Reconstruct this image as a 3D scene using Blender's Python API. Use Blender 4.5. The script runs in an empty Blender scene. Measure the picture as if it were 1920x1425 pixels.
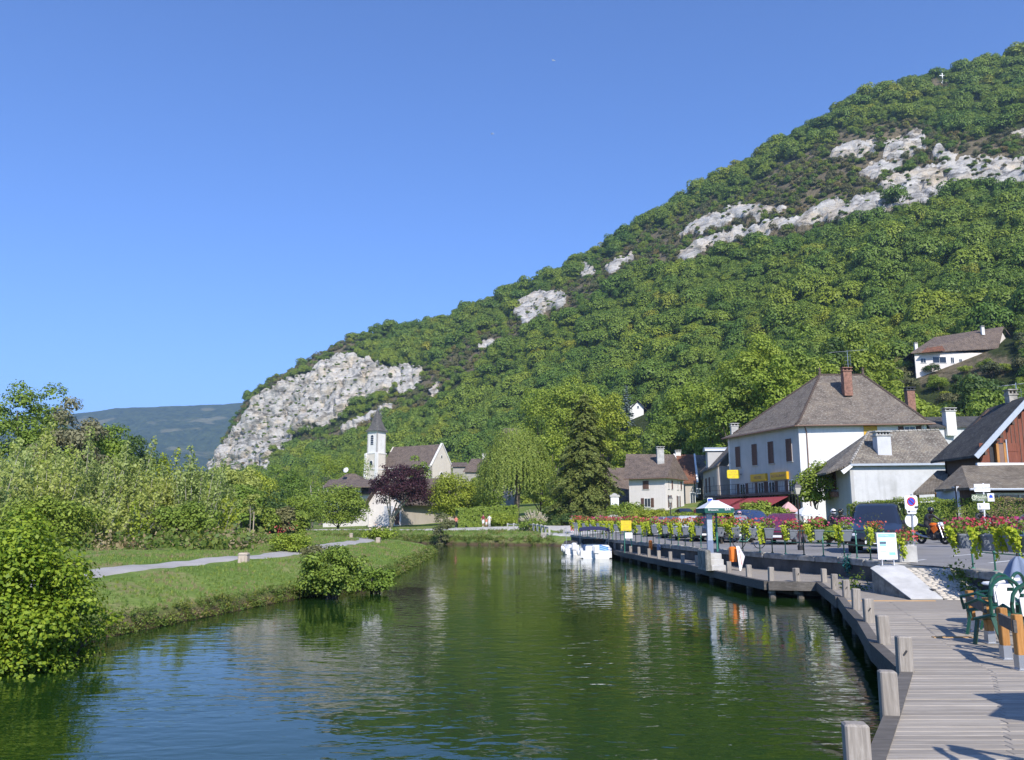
import bpy, bmesh, math, random
import numpy as np
from mathutils import Vector, Matrix, noise as mnoise

SC = bpy.context.scene
COL = SC.collection
R = math.radians
# ------------------------------------------------------------------ camera, sky, sun, exposure
CAMZ, PITCH, FPX = 2.3, R(9.684), 1550.0
cam_d = bpy.data.cameras.new('camera')
cam = bpy.data.objects.new('camera', cam_d); COL.objects.link(cam)
cam.location = (0, 0, CAMZ); cam.rotation_euler = (math.pi / 2 + PITCH, 0, 0)
cam_d.sensor_width = 36; cam_d.lens = 36 * FPX / 1920
cam_d.clip_start = 0.1; cam_d.clip_end = 20000
SC.camera = cam

SUN_EL = R(38)
tv = Vector((-0.26, 0.965, 0)).normalized() * math.cos(SUN_EL) + Vector((0, 0, -math.sin(SUN_EL)))
wd = bpy.data.worlds.new('World'); SC.world = wd; wd.use_nodes = True
nt = wd.node_tree
sky = nt.nodes.new('ShaderNodeTexSky'); sky.sky_type = 'NISHITA'; sky.sun_disc = False
sky.sun_elevation = SUN_EL
sky.sun_rotation = math.atan2(-tv.x, -tv.y)   # towards the sun, clockwise from +Y
sky.altitude = 200; sky.air_density = 1.0; sky.dust_density = 0.05; sky.ozone_density = 9.0
bg = nt.nodes['Background']; bg.inputs['Strength'].default_value = 0.15
tint = nt.nodes.new('ShaderNodeMixRGB'); tint.blend_type = 'MULTIPLY'; tint.inputs[0].default_value = 1; tint.inputs[2].default_value = (0.97, 0.96, 1.13, 1)
nt.links.new(sky.outputs[0], tint.inputs[1]); nt.links.new(tint.outputs[0], bg.inputs[0])
sun_d = bpy.data.lights.new('sun', 'SUN'); sun_d.energy = 5.0; sun_d.angle = R(0.53); sun_d.color = (1.0, 0.94, 0.84)
sun = bpy.data.objects.new('sun', sun_d); COL.objects.link(sun)
sun.rotation_euler = tv.to_track_quat('-Z', 'Y').to_euler(); sun.location = (60, -80, 120)
vs = SC.view_settings
vs.view_transform = 'Standard'; vs.look = 'None'; vs.gamma = 1.0; vs.use_curve_mapping = False
vs.exposure = 0.4
SC.render.engine = 'CYCLES'
SC.cycles.use_denoising = True
SC.cycles.max_bounces = 7; SC.cycles.transparent_max_bounces = 8
SC.cycles.volume_bounces = 0; SC.cycles.caustics_reflective = False; SC.cycles.caustics_refractive = False
SC.cycles.sample_clamp_indirect = 6

# ------------------------------------------------------------------ helpers
CP, SP = math.cos(PITCH), math.sin(PITCH)
def ray(px, py):
    a = (px - 960) / FPX; b = (712.5 - py) / FPX
    return Vector((a, CP - b * SP, SP + b * CP))
def gz(px, py, z):
    d = ray(px, py); t = (z - CAMZ) / d.z
    return Vector((d.x * t, d.y * t, z))
def at(px, py, Y):
    d = ray(px, py); t = Y / d.y
    return Vector((d.x * t, Y, CAMZ + d.z * t))
def pxm(Y): return FPX / (Y * CP)

def tag(o, label=None, cat=None, group=None, kind=None):
    if label: o['label'] = label
    if cat: o['category'] = cat
    if group: o['group'] = group
    if kind: o['kind'] = kind
    return o
def empty(name, loc=(0, 0, 0), rz=0.0):
    o = bpy.data.objects.new(name, None); COL.objects.link(o)
    o.location = loc; o.rotation_euler = (0, 0, rz); o.empty_display_size = 0.2
    return o
def thing(name, label, cat, loc=(0, 0, 0), rz=0.0, group=None):
    return tag(empty(name, loc, rz), label, cat, group)
def link(name, me, parent=None, loc=None, rz=None):
    o = bpy.data.objects.new(name, me); COL.objects.link(o)
    if parent: o.parent = parent
    if loc is not None: o.location = loc
    if rz is not None: o.rotation_euler = (0, 0, rz)
    return o
def copy_tree(o, parent=None):
    c = o.copy(); COL.objects.link(c)
    if parent: c.parent = parent
    for ch in o.children: copy_tree(ch, c)
    return c
ORD = ['first', 'second', 'third', 'fourth', 'fifth', 'sixth', 'seventh', 'eighth', 'ninth', 'tenth', 'eleventh', 'twelfth', 'thirteenth',
       'fourteenth', 'fifteenth', 'sixteenth', 'seventeenth', 'eighteenth', 'nineteenth']
TENS = {2: 'twent', 3: 'thirt', 4: 'fort', 5: 'fift', 6: 'sixt', 7: 'sevent', 8: 'eight', 9: 'ninet'}
def ordw(i):       # 0 -> first
    n = i + 1
    if n < 20: return ORD[n - 1]
    if n > 99: return str(n) + 'th'
    return TENS[n // 10] + ('ieth' if n % 10 == 0 else 'y-' + ORD[n % 10 - 1])

class MB:
    """collects shapes, builds ONE mesh object"""
    def __init__(s): s.v = []; s.f = []; s.m = []; s.cur = 0
    def add(s, vs, fs):
        b = len(s.v); s.v += [tuple(p) for p in vs]
        for f in fs: s.f.append([i + b for i in f]); s.m.append(s.cur)
        return s
    def box(s, x0, x1, y0, y1, z0, z1):
        vs = [(x0, y0, z0), (x1, y0, z0), (x1, y1, z0), (x0, y1, z0), (x0, y0, z1), (x1, y0, z1), (x1, y1, z1), (x0, y1, z1)]
        return s.add(vs, [(3, 2, 1, 0), (4, 5, 6, 7), (0, 1, 5, 4), (1, 2, 6, 5), (2, 3, 7, 6), (3, 0, 4, 7)])
    def cbox(s, c, sx, sy, sz, rot=None):
        m = rot if rot else Matrix.Identity(3)
        vs = []
        for z in (-1, 1):
            for x, y in ((-1, -1), (1, -1), (1, 1), (-1, 1)):
                vs.append(Vector(c) + m @ Vector((x * sx / 2, y * sy / 2, z * sz / 2)))
        return s.add(vs, [(3, 2, 1, 0), (4, 5, 6, 7), (0, 1, 5, 4), (1, 2, 6, 5), (2, 3, 7, 6), (3, 0, 4, 7)])
    def chbox(s, x0, x1, y0, y1, z0, z1, c=0.02):
        """box with chamfered top and vertical edges"""
        def ring(i, z): return [(x0 + i, y0 + i + c, z), (x0 + i + c, y0 + i, z), (x1 - i - c, y0 + i, z), (x1 - i, y0 + i + c, z),
                                (x1 - i, y1 - i - c, z), (x1 - i - c, y1 - i, z), (x0 + i + c, y1 - i, z), (x0 + i, y1 - i - c, z)]
        r = ring(0, z0) + ring(0, z1 - c) + ring(c, z1)
        fs = [tuple(range(7, -1, -1)), tuple(range(16, 24))]
        for k in (0, 8):
            for i in range(8): fs.append((k + i, k + (i + 1) % 8, k + 8 + (i + 1) % 8, k + 8 + i))
        return s.add(r, fs)
    def beam(s, a, b, w, h, up=(0, 0, 1)):
        a = Vector(a); b = Vector(b); d = (b - a); L = d.length; d.normalize()
        u = Vector(up); sd = d.cross(u)
        if sd.length < 1e-4: sd = d.cross(Vector((1, 0, 0)))
        sd.normalize(); u = sd.cross(d)
        vs = []
        for p in (a, b):
            for x, y in ((-1, -1), (1, -1), (1, 1), (-1, 1)): vs.append(p + sd * x * w / 2 + u * y * h / 2)
        return s.add(vs, [(0, 1, 2, 3), (7, 6, 5, 4), (0, 4, 5, 1), (1, 5, 6, 2), (2, 6, 7, 3), (3, 7, 4, 0)])
    def tube(s, pts, rad, n=8, cap=True):
        pts = [Vector(p) for p in pts]
        if not hasattr(rad, '__len__'): rad = [rad] * len(pts)
        rings = []; vs = []; ref = None
        for i, p in enumerate(pts):
            d = (pts[min(i + 1, len(pts) - 1)] - pts[max(i - 1, 0)]).normalized()
            if ref is None:
                ref = Vector((0, 0, 1)) if abs(d.z) < 0.9 else Vector((1, 0, 0))
            a = d.cross(ref)
            if a.length < 1e-5: a = d.cross(Vector((0.3, 1, 0.2)))
            a.normalize(); b = d.cross(a).normalized(); ref = a.cross(d)
            for k in range(n):
                t = 2 * math.pi * k / n
                vs.append(p + (a * math.cos(t) + b * math.sin(t)) * rad[i])
        fs = []
        for i in range(len(pts) - 1):
            for k in range(n):
                fs.append((i * n + k, i * n + (k + 1) % n, (i + 1) * n + (k + 1) % n, (i + 1) * n + k))
        if cap:
            fs.append(tuple(range(n - 1, -1, -1))); fs.append(tuple((len(pts) - 1) * n + k for k in range(n)))
        return s.add(vs, fs)
    def lathe(s, c, prof, n=16, cap=True, sx=1, sy=1, axis='z'):
        c = Vector(c); vs = []
        for r, z in prof:
            for k in range(n):
                t = 2 * math.pi * k / n
                q = (r * math.cos(t) * sx, r * math.sin(t) * sy, z)
                if axis == 'y': q = (q[0], q[2], q[1])
                if axis == 'x': q = (q[2], q[0], q[1])
                vs.append(c + Vector(q))
        fs = []
        for i in range(len(prof) - 1):
            for k in range(n): fs.append((i * n + k, i * n + (k + 1) % n, (i + 1) * n + (k + 1) % n, (i + 1) * n + k))
        if cap:
            fs.append(tuple(range(n - 1, -1, -1))); fs.append(tuple((len(prof) - 1) * n + k for k in range(n)))
        return s.add(vs, fs)
    def ellip(s, c, rx, ry, rz, n=12, m=8):
        return s.lathe(c, [(max(1e-3, math.sin(math.pi * i / m)) * 1.0, -math.cos(math.pi * i / m) * rz) for i in range(m + 1)], n, True, rx, ry)
    def loft(s, secs, cap=True, closed=True):
        n = len(secs[0]); vs = [p for r in secs for p in r]; fs = []
        for i in range(len(secs) - 1):
            for k in range(n if closed else n - 1):
                fs.append((i * n + k, i * n + (k + 1) % n, (i + 1) * n + (k + 1) % n, (i + 1) * n + k))
        if cap and closed:
            fs.append(tuple(range(n - 1, -1, -1))); fs.append(tuple((len(secs) - 1) * n + k for k in range(n)))
        return s.add(vs, fs)
    def prism(s, pts, off):
        """polygon pts (3d) extruded by vector off"""
        n = len(pts); pts = [Vector(p) for p in pts]; off = Vector(off)
        vs = pts + [p + off for p in pts]
        fs = [tuple(range(n - 1, -1, -1)), tuple(range(n, 2 * n))]
        for i in range(n): fs.append((i, (i + 1) % n, n + (i + 1) % n, n + i))
        return s.add(vs, fs)
    def mesh(s, name, mat, smooth=False, fix=True):
        me = bpy.data.meshes.new(name)
        me.from_pydata(s.v, [], s.f)
        for m in (mat if isinstance(mat, (list, tuple)) else [mat]): me.materials.append(m)
        if any(s.m): me.polygons.foreach_set('material_index', s.m)
        if fix:
            bm = bmesh.new(); bm.from_mesh(me); bmesh.ops.recalc_face_normals(bm, faces=bm.faces); bm.to_mesh(me); bm.free()
        if smooth: me.polygons.foreach_set('use_smooth', [True] * len(me.polygons))
        if smooth == 'auto':
            try: me.set_sharp_from_angle(angle=R(35))
            except Exception: pass
        me.update()
        return me
    def build(s, name, mat, parent=None, smooth=False, loc=None, rz=None, fix=True):
        return link(name, s.mesh(name, mat, smooth, fix), parent, loc, rz)

def np_mesh(name, V, F, mat, smooth=False, midx=None):
    """V (n,3) array, F (m,k) array of equal-size faces"""
    me = bpy.data.meshes.new(name)
    V = np.asarray(V, dtype=np.float32); F = np.asarray(F, dtype=np.int32)
    m, k = F.shape
    me.vertices.add(len(V)); me.vertices.foreach_set('co', V.ravel())
    me.loops.add(m * k); me.loops.foreach_set('vertex_index', F.ravel())
    me.polygons.add(m); me.polygons.foreach_set('loop_start', np.arange(0, m * k, k, dtype=np.int32))
    for x in (mat if isinstance(mat, (list, tuple)) else [mat]): me.materials.append(x)
    if midx is not None: me.polygons.foreach_set('material_index', np.asarray(midx, dtype=np.int32))
    if smooth: me.polygons.foreach_set('use_smooth', np.ones(m, dtype=bool))
    me.update(calc_edges=True); me.validate()
    return me

# ------------------------------------------------------------------ materials
MATS = {}
def _n(nt, t, **kw):
    n = nt.nodes.new('ShaderNode' + t)
    for k, v in kw.items():
        if k in n.inputs: n.inputs[k].default_value = v
        else: setattr(n, k, v)
    return n
def newmat(name):
    m = bpy.data.materials.new(name); m.use_nodes = True
    nt = m.node_tree; b = nt.nodes['Principled BSDF']
    return m, nt, b
def c4(c): return (c[0], c[1], c[2], 1)
def ramp(nt, fac, stops):
    r = nt.nodes.new('ShaderNodeValToRGB'); e = r.color_ramp.elements
    while len(e) < len(stops): e.new(0.5)
    for i, (p, c) in enumerate(stops): e[i].position = p; e[i].color = c4(c)
    nt.links.new(fac, r.inputs[0]); return r
def bump(nt, b, h, strength=0.3, dist=0.05, prev=None):
    n = _n(nt, 'Bump', Strength=strength, Distance=dist)
    nt.links.new(h, n.inputs['Height'])
    if prev: nt.links.new(prev.outputs[0], n.inputs['Normal'])
    nt.links.new(n.outputs[0], b.inputs['Normal']); return n
def mat(name, col, rough=0.8, var=0.18, scale=4.0, bmp=0.0, bscale=30.0, metal=0.0, coat=0.0, spec=0.5, stretch=None, col2=None, obj=True):
    if name in MATS: return MATS[name]
    m, nt, b = newmat(name)
    tc = _n(nt, 'TexCoord'); mp = _n(nt, 'Mapping')
    nt.links.new(tc.outputs['Object' if obj else 'Generated'], mp.inputs[0])
    if stretch: mp.inputs['Scale'].default_value = stretch
    nz = _n(nt, 'TexNoise', Scale=scale, Detail=5.0, Roughness=0.62); nt.links.new(mp.outputs[0], nz.inputs['Vector'])
    lo = tuple(max(0, x * (1 - var * 1.6)) for x in col); hi = tuple(min(1, x * (1 + var * 1.3)) for x in (col2 or col))
    rp = ramp(nt, nz.outputs[0], [(0.3, lo), (0.7, hi)])
    nt.links.new(rp.outputs[0], b.inputs['Base Color'])
    b.inputs['Roughness'].default_value = rough; b.inputs['Metallic'].default_value = metal
    b.inputs['Coat Weight'].default_value = coat; b.inputs['Specular IOR Level'].default_value = spec
    if bmp:
        n2 = _n(nt, 'TexNoise', Scale=bscale, Detail=4.0); nt.links.new(mp.outputs[0], n2.inputs['Vector'])
        bump(nt, b, n2.outputs[0], bmp, 0.02)
    MATS[name] = m; return m
def flat(name, col, rough=0.6, metal=0.0, coat=0.0, spec=0.5):
    return mat(name, col, rough, 0.06, 6.0, 0, 1, metal, coat, spec)
def leafmat(name, dark, light, trans=0.35, hue=None, big=0.0, amt=1.0):
    """foliage: colour differs from leaf to leaf and from plant to plant"""
    if name in MATS: return MATS[name]
    m, nt, b = newmat(name)
    g = _n(nt, 'NewGeometry'); oi = _n(nt, 'ObjectInfo')
    rp = ramp(nt, g.outputs['Random Per Island'], [(0.0, dark), (1.0, light)])
    out = rp.outputs[0]
    if big:      # patches of kin: colour also follows where the plant stands
        nb_ = _n(nt, 'TexNoise', Scale=big, Detail=3.0); nt.links.new(oi.outputs['Location'], nb_.inputs['Vector'])
        rb_ = ramp(nt, nb_.outputs[0], [(0.34, (0.72, 0.84, 0.85)), (0.5, (1, 1, 1)), (0.66, (1.16, 1.09, 0.9))]); mb_ = _n(nt, 'MixRGB', blend_type='MULTIPLY'); mb_.inputs[0].default_value = 1
        nt.links.new(out, mb_.inputs[1]); nt.links.new(rb_.outputs[0], mb_.inputs[2]); out = mb_.outputs[0]
    if hue:
        r2 = ramp(nt, oi.outputs['Random'], hue)
        mx = _n(nt, 'MixRGB', blend_type='MULTIPLY'); mx.inputs[0].default_value = amt
        nt.links.new(out, mx.inputs[1]); nt.links.new(r2.outputs[0], mx.inputs[2]); out = mx.outputs[0]
    b.inputs['Roughness'].default_value = 0.55; b.inputs['Specular IOR Level'].default_value = 0.3
    nt.links.new(out, b.inputs['Base Color'])
    tr = _n(nt, 'BsdfTranslucent'); nt.links.new(out, tr.inputs[0])
    ms = _n(nt, 'MixShader'); ms.inputs[0].default_value = trans
    nt.links.new(b.outputs[0], ms.inputs[1]); nt.links.new(tr.outputs[0], ms.inputs[2])
    nt.links.new(ms.outputs[0], nt.nodes['Material Output'].inputs[0])
    MATS[name] = m; return m
# ------------------------------------------------------------------ special materials
def tile_mat(name, col, col2, rows=4.0, bmp=0.5, lichen=0.25):
    """small flat roof tiles, weathered; rows per metre up the slope"""
    if name in MATS: return MATS[name]
    m, nt, b = newmat(name)
    tc = _n(nt, 'TexCoord')
    uv = tc.outputs['UV']
    br = _n(nt, 'TexBrick', Scale=1.0); br.offset = 0.5
    for k, v in (('Mortar Size', 0.035), ('Mortar Smooth', 0.2), ('Bias', 0.0), ('Brick Width', 1.0 / rows * 0.62), ('Row Height', 1.0 / rows)): br.inputs[k].default_value = v
    br.inputs['Color1'].default_value = c4(col); br.inputs['Color2'].default_value = c4(col2); br.inputs['Mortar'].default_value = c4(tuple(x * 0.45 for x in col))
    nt.links.new(uv, br.inputs['Vector'])
    nz = _n(nt, 'TexNoise', Scale=0.9, Detail=7.0, Roughness=0.7); nt.links.new(uv, nz.inputs['Vector'])
    rp = ramp(nt, nz.outputs[0], [(0.36, (0.6, 0.58, 0.57)), (0.5, (1, 1, 1)), (0.64, (1.3, 1.28, 1.18))])
    mx = _n(nt, 'MixRGB', blend_type='MULTIPLY'); mx.inputs[0].default_value = 0.9
    nt.links.new(br.outputs[0], mx.inputs[1]); nt.links.new(rp.outputs[0], mx.inputs[2])
    n2 = _n(nt, 'TexNoise', Scale=5.0, Detail=6.0, Roughness=0.75); nt.links.new(uv, n2.inputs['Vector'])
    r2 = ramp(nt, n2.outputs[0], [(0.52, (0, 0, 0)), (0.62, (lichen, lichen, lichen))])
    m2 = _n(nt, 'MixRGB'); nt.links.new(r2.outputs[0], m2.inputs[0]); nt.links.new(mx.outputs[0], m2.inputs[1]); m2.inputs[2].default_value = (0.42, 0.41, 0.35, 1)
    nt.links.new(m2.outputs[0], b.inputs['Base Color']); b.inputs['Roughness'].default_value = 0.9; b.inputs['Specular IOR Level'].default_value = 0.2
    b1 = bump(nt, b, br.outputs['Fac'], -bmp if False else bmp, 0.03); b1.invert = True
    bump(nt, b, n2.outputs[0], 0.5, 0.05, b1)
    MATS[name] = m; return m

def wood_mat(name, col, col2, gscale=(1.0, 14.0, 14.0), rough=0.85):
    if name in MATS: return MATS[name]
    m, nt, b = newmat(name)
    tc = _n(nt, 'TexCoord'); mp = _n(nt, 'Mapping'); mp.inputs['Scale'].default_value = gscale
    oi = _n(nt, 'ObjectInfo')
    ad = _n(nt, 'VectorMath', operation='ADD'); nt.links.new(tc.outputs['Object'], ad.inputs[0])
    sc = _n(nt, 'VectorMath', operation='SCALE'); sc.inputs['Scale'].default_value = 37.0
    cb = _n(nt, 'CombineXYZ'); nt.links.new(oi.outputs['Random'], cb.inputs[0]); nt.links.new(oi.outputs['Random'], cb.inputs[1])
    nt.links.new(cb.outputs[0], sc.inputs[0]); nt.links.new(sc.outputs[0], ad.inputs[1])
    nt.links.new(ad.outputs[0], mp.inputs[0])
    nz = _n(nt, 'TexNoise', Scale=2.5, Detail=8.0, Roughness=0.7, Distortion=0.6); nt.links.new(mp.outputs[0], nz.inputs['Vector'])
    rp = ramp(nt, nz.outputs[0], [(0.28, tuple(x * 0.62 for x in col)), (0.5, col), (0.72, col2)])
    r2 = ramp(nt, oi.outputs['Random'], [(0.0, (0.83, 0.82, 0.81)), (1.0, (1.1, 1.09, 1.07))])
    mx = _n(nt, 'MixRGB', blend_type='MULTIPLY'); mx.inputs[0].default_value = 1.0
    nt.links.new(rp.outputs[0], mx.inputs[1]); nt.links.new(r2.outputs[0], mx.inputs[2])
    nt.links.new(mx.outputs[0], b.inputs['Base Color']); b.inputs['Roughness'].default_value = rough; b.inputs['Specular IOR Level'].default_value = 0.25
    bump(nt, b, nz.outputs[0], 0.5, 0.008)
    MATS[name] = m; return m

def plaster(name, col, stain=(0.5, 0.5, 0.48), amt=0.35, scale=0.6):
    if name in MATS: return MATS[name]
    m, nt, b = newmat(name)
    tc = _n(nt, 'TexCoord')
    nz = _n(nt, 'TexNoise', Scale=scale, Detail=8.0, Roughness=0.65); nt.links.new(tc.outputs['Object'], nz.inputs['Vector'])
    rp = ramp(nt, nz.outputs[0], [(0.42, (0, 0, 0)), (0.72, (amt, amt, amt))])
    mp = _n(nt, 'Mapping'); mp.inputs['Scale'].default_value = (3.0, 3.0, 0.25); nt.links.new(tc.outputs['Object'], mp.inputs[0])
    n3 = _n(nt, 'TexNoise', Scale=1.0, Detail=5.0); nt.links.new(mp.outputs[0], n3.inputs['Vector'])
    r3 = ramp(nt, n3.outputs[0], [(0.5, (0, 0, 0)), (0.75, (amt * 0.8,) * 3)])
    ad = _n(nt, 'MixRGB', blend_type='ADD'); ad.inputs[0].default_value = 1; nt.links.new(rp.outputs[0], ad.inputs[1]); nt.links.new(r3.outputs[0], ad.inputs[2])
    mx = _n(nt, 'MixRGB'); nt.links.new(ad.outputs[0], mx.inputs[0]); mx.inputs[1].default_value = c4(col); mx.inputs[2].default_value = c4(tuple(a * s * 1.2 for a, s in zip(col, stain)))
    nt.links.new(mx.outputs[0], b.inputs['Base Color']); b.inputs['Roughness'].default_value = 0.92; b.inputs['Specular IOR Level'].default_value = 0.2
    n2 = _n(nt, 'TexNoise', Scale=18.0, Detail=4.0); nt.links.new(tc.outputs['Object'], n2.inputs['Vector'])
    bump(nt, b, n2.outputs[0], 0.15, 0.02)
    MATS[name] = m; return m

def glassy(name, col=(0.02, 0.025, 0.03), rough=0.05):
    if name in MATS: return MATS[name]
    m, nt, b = newmat(name); b.inputs['Base Color'].default_value = c4(col); b.inputs['Roughness'].default_value = rough
    b.inputs['Specular IOR Level'].default_value = 0.6; MATS[name] = m; return m

M = MATS
glassy('window_glass'); glassy('car_glass', (0.015, 0.02, 0.025), 0.03)
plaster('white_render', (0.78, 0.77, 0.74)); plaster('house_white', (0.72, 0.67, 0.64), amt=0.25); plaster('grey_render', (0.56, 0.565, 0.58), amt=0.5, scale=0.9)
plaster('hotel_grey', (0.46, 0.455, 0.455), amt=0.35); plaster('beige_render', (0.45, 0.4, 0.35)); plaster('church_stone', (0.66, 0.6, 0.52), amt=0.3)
plaster('church_white', (0.75, 0.73, 0.7), amt=0.3)
plaster('rubble_stone', (0.36, 0.34, 0.3), amt=0.6, scale=2.5)
tile_mat('tile_grey', (0.29, 0.24, 0.2), (0.37, 0.31, 0.265), 7.5, 0.6, 0.5)
tile_mat('tile_lauze', (0.27, 0.235, 0.2), (0.4, 0.34, 0.27), 5.5, 0.9, 0.6)
tile_mat('tile_slate', (0.125, 0.122, 0.12), (0.165, 0.16, 0.155), 8.0, 0.4, 0.15)
tile_mat('tile_spire', (0.2, 0.19, 0.185), (0.25, 0.24, 0.23), 8.0, 0.4, 0.15)
tile_mat('tile_brown', (0.24, 0.18, 0.15), (0.3, 0.23, 0.19), 7.5, 0.5, 0.3)
tile_mat('tile_red', (0.3, 0.13, 0.08), (0.36, 0.17, 0.1), 7.5, 0.5, 0.2)
tile_mat('tile_porch', (0.28, 0.235, 0.185), (0.34, 0.285, 0.225), 7.0, 0.4, 0.3)
wood_mat('deck_wood', (0.33, 0.295, 0.255), (0.42, 0.38, 0.335), (0.6, 12, 12))
wood_mat('post_wood', (0.29, 0.262, 0.232), (0.42, 0.385, 0.35), (10, 10, 0.8))
wood_mat('fascia_wood', (0.12, 0.11, 0.1), (0.19, 0.175, 0.16), (1, 8, 8))
wood_mat('red_boards', (0.2, 0.072, 0.048), (0.26, 0.1, 0.066), (8, 8, 0.5))
wood_mat('brown_boards', (0.12, 0.085, 0.07), (0.16, 0.115, 0.09), (8, 8, 0.5))
wood_mat('honey_wood', (0.42, 0.2, 0.06), (0.52, 0.27, 0.1), (9, 9, 0.8), 0.5)
wood_mat('shutter_wood', (0.13, 0.075, 0.06), (0.17, 0.1, 0.08), (4, 4, 1))
wood_mat('pale_bollard', (0.42, 0.35, 0.29), (0.5, 0.43, 0.36), (8, 8, 1))
mat('bark', (0.12, 0.1, 0.08), 0.95, 0.35, 3, 0.5, 12, stretch=(3, 3, 0.6)); mat('pale_bark', (0.36, 0.33, 0.28), 0.95, 0.3, 3, 0.5, 12, stretch=(3, 3, 0.6))
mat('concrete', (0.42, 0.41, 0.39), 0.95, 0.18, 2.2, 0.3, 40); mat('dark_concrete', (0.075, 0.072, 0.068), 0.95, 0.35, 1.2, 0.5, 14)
mat('coping', (0.3, 0.28, 0.25), 0.95, 0.35, 2.5, 0.6, 16); mat('white_concrete', (0.52, 0.51, 0.49), 0.92, 0.12, 2.0, 0.3, 40)
mat('rough_stone', (0.24, 0.23, 0.2), 0.95, 0.4, 3.5, 1.0, 9); mat('cobble', (0.5, 0.45, 0.38), 0.92, 0.2, 3.0, 0.3, 20)
mat('asphalt', (0.23, 0.22, 0.215), 0.95, 0.12, 0.35, 0.35, 90); mat('path_gravel', (0.36, 0.34, 0.32), 0.98, 0.12, 0.8, 0.3, 60)
mat('pale_road', (0.5, 0.47, 0.43), 0.98, 0.1, 0.4, 0.2, 40)
flat('road_paint', (0.7, 0.7, 0.68), 0.8)
flat('green_metal', (0.05, 0.2, 0.15), 0.45); flat('dark_green_metal', (0.012, 0.05, 0.04), 0.5); flat('planter_grey', (0.17, 0.19, 0.22), 0.7); flat('iron', (0.04, 0.04, 0.045), 0.5, 0.3)
flat('galv', (0.45, 0.46, 0.48), 0.4, 0.8); flat('white_paint', (0.78, 0.78, 0.77), 0.5); flat('white_gel', (0.8, 0.8, 0.8), 0.25, 0, 0.4)
flat('sign_yellow', (0.72, 0.55, 0.01), 0.45); flat('ochre_box', (0.62, 0.36, 0.012), 0.45); flat('sign_red', (0.55, 0.02, 0.02), 0.4); flat('sign_blue', (0.02, 0.07, 0.5), 0.4)
flat('pale_blue', (0.3, 0.55, 0.8), 0.5); flat('print_cyan', (0.25, 0.6, 0.75), 0.5); flat('ink', (0.05, 0.05, 0.07), 0.6); flat('ink_grey', (0.45, 0.46, 0.5), 0.6); flat('ink_gold', (0.55, 0.42, 0.08), 0.6)
flat('moss_green_sign', (0.12, 0.16, 0.1), 0.6); flat('cream_letter', (0.7, 0.72, 0.55), 0.6)
flat('orange_plastic', (0.72, 0.18, 0.015), 0.5); flat('navy_cloth', (0.02, 0.02, 0.07), 0.85); flat('blue_cloth', (0.1, 0.22, 0.55), 0.8)
flat('awning_red', (0.3, 0.045, 0.05), 0.85); flat('awning_dark', (0.015, 0.015, 0.018), 0.8); flat('canvas_green', (0.015, 0.11, 0.085), 0.75); flat('canvas_white', (0.7, 0.71, 0.74), 0.8)
flat('canvas_pink', (0.62, 0.36, 0.34), 0.85); flat('canvas_bluegrey', (0.17, 0.21, 0.3), 0.85); flat('chair_green', (0.012, 0.07, 0.045), 0.35)
mat('brick_red', (0.25, 0.13, 0.095), 0.9, 0.3, 5, 0.4, 14); flat('rubber', (0.02, 0.02, 0.02), 0.8); flat('bike_orange', (0.8, 0.16, 0.01), 0.3, 0, 0.5); flat('black_leather', (0.018, 0.018, 0.02), 0.45); flat('helmet_black', (0.015, 0.015, 0.018), 0.15, 0, 0.6); flat('helmet_white', (0.75, 0.74, 0.74), 0.2, 0, 0.6)
flat('helmet_pink', (0.6, 0.35, 0.4), 0.2, 0, 0.6); flat('chrome', (0.6, 0.6, 0.62), 0.15, 1.0)
flat('skin', (0.5, 0.3, 0.22), 0.6); flat('hair', (0.06, 0.04, 0.03), 0.8); flat('cloth_white', (0.75, 0.74, 0.73), 0.85); flat('cloth_maroon', (0.22, 0.03, 0.05), 0.85); flat('cloth_coral', (0.6, 0.2, 0.14), 0.85); flat('cloth_black', (0.02, 0.02, 0.024), 0.85); flat('cloth_grey', (0.2, 0.2, 0.21), 0.85); flat('cloth_red', (0.5, 0.04, 0.03), 0.85)
for nm, c in (('paint_black', (0.016, 0.017, 0.022)), ('paint_darkred', (0.16, 0.01, 0.03)), ('paint_white', (0.7, 0.7, 0.7)), ('paint_silver', (0.35, 0.36, 0.38)), ('paint_blue', (0.03, 0.05, 0.12)), ('paint_grey', (0.1, 0.11, 0.13))):
    flat(nm, c, 0.28, 0.15, 0.7)
flat('lamp_glass', (0.5, 0.48, 0.4), 0.25); flat('tail_red', (0.4, 0.01, 0.01), 0.2); flat('headlight', (0.7, 0.7, 0.72), 0.1, 0.3, 0.5)
flat('zinc', (0.4, 0.44, 0.5), 0.55, 0.3); flat('gutter_brown', (0.2, 0.12, 0.09), 0.6)

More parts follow.
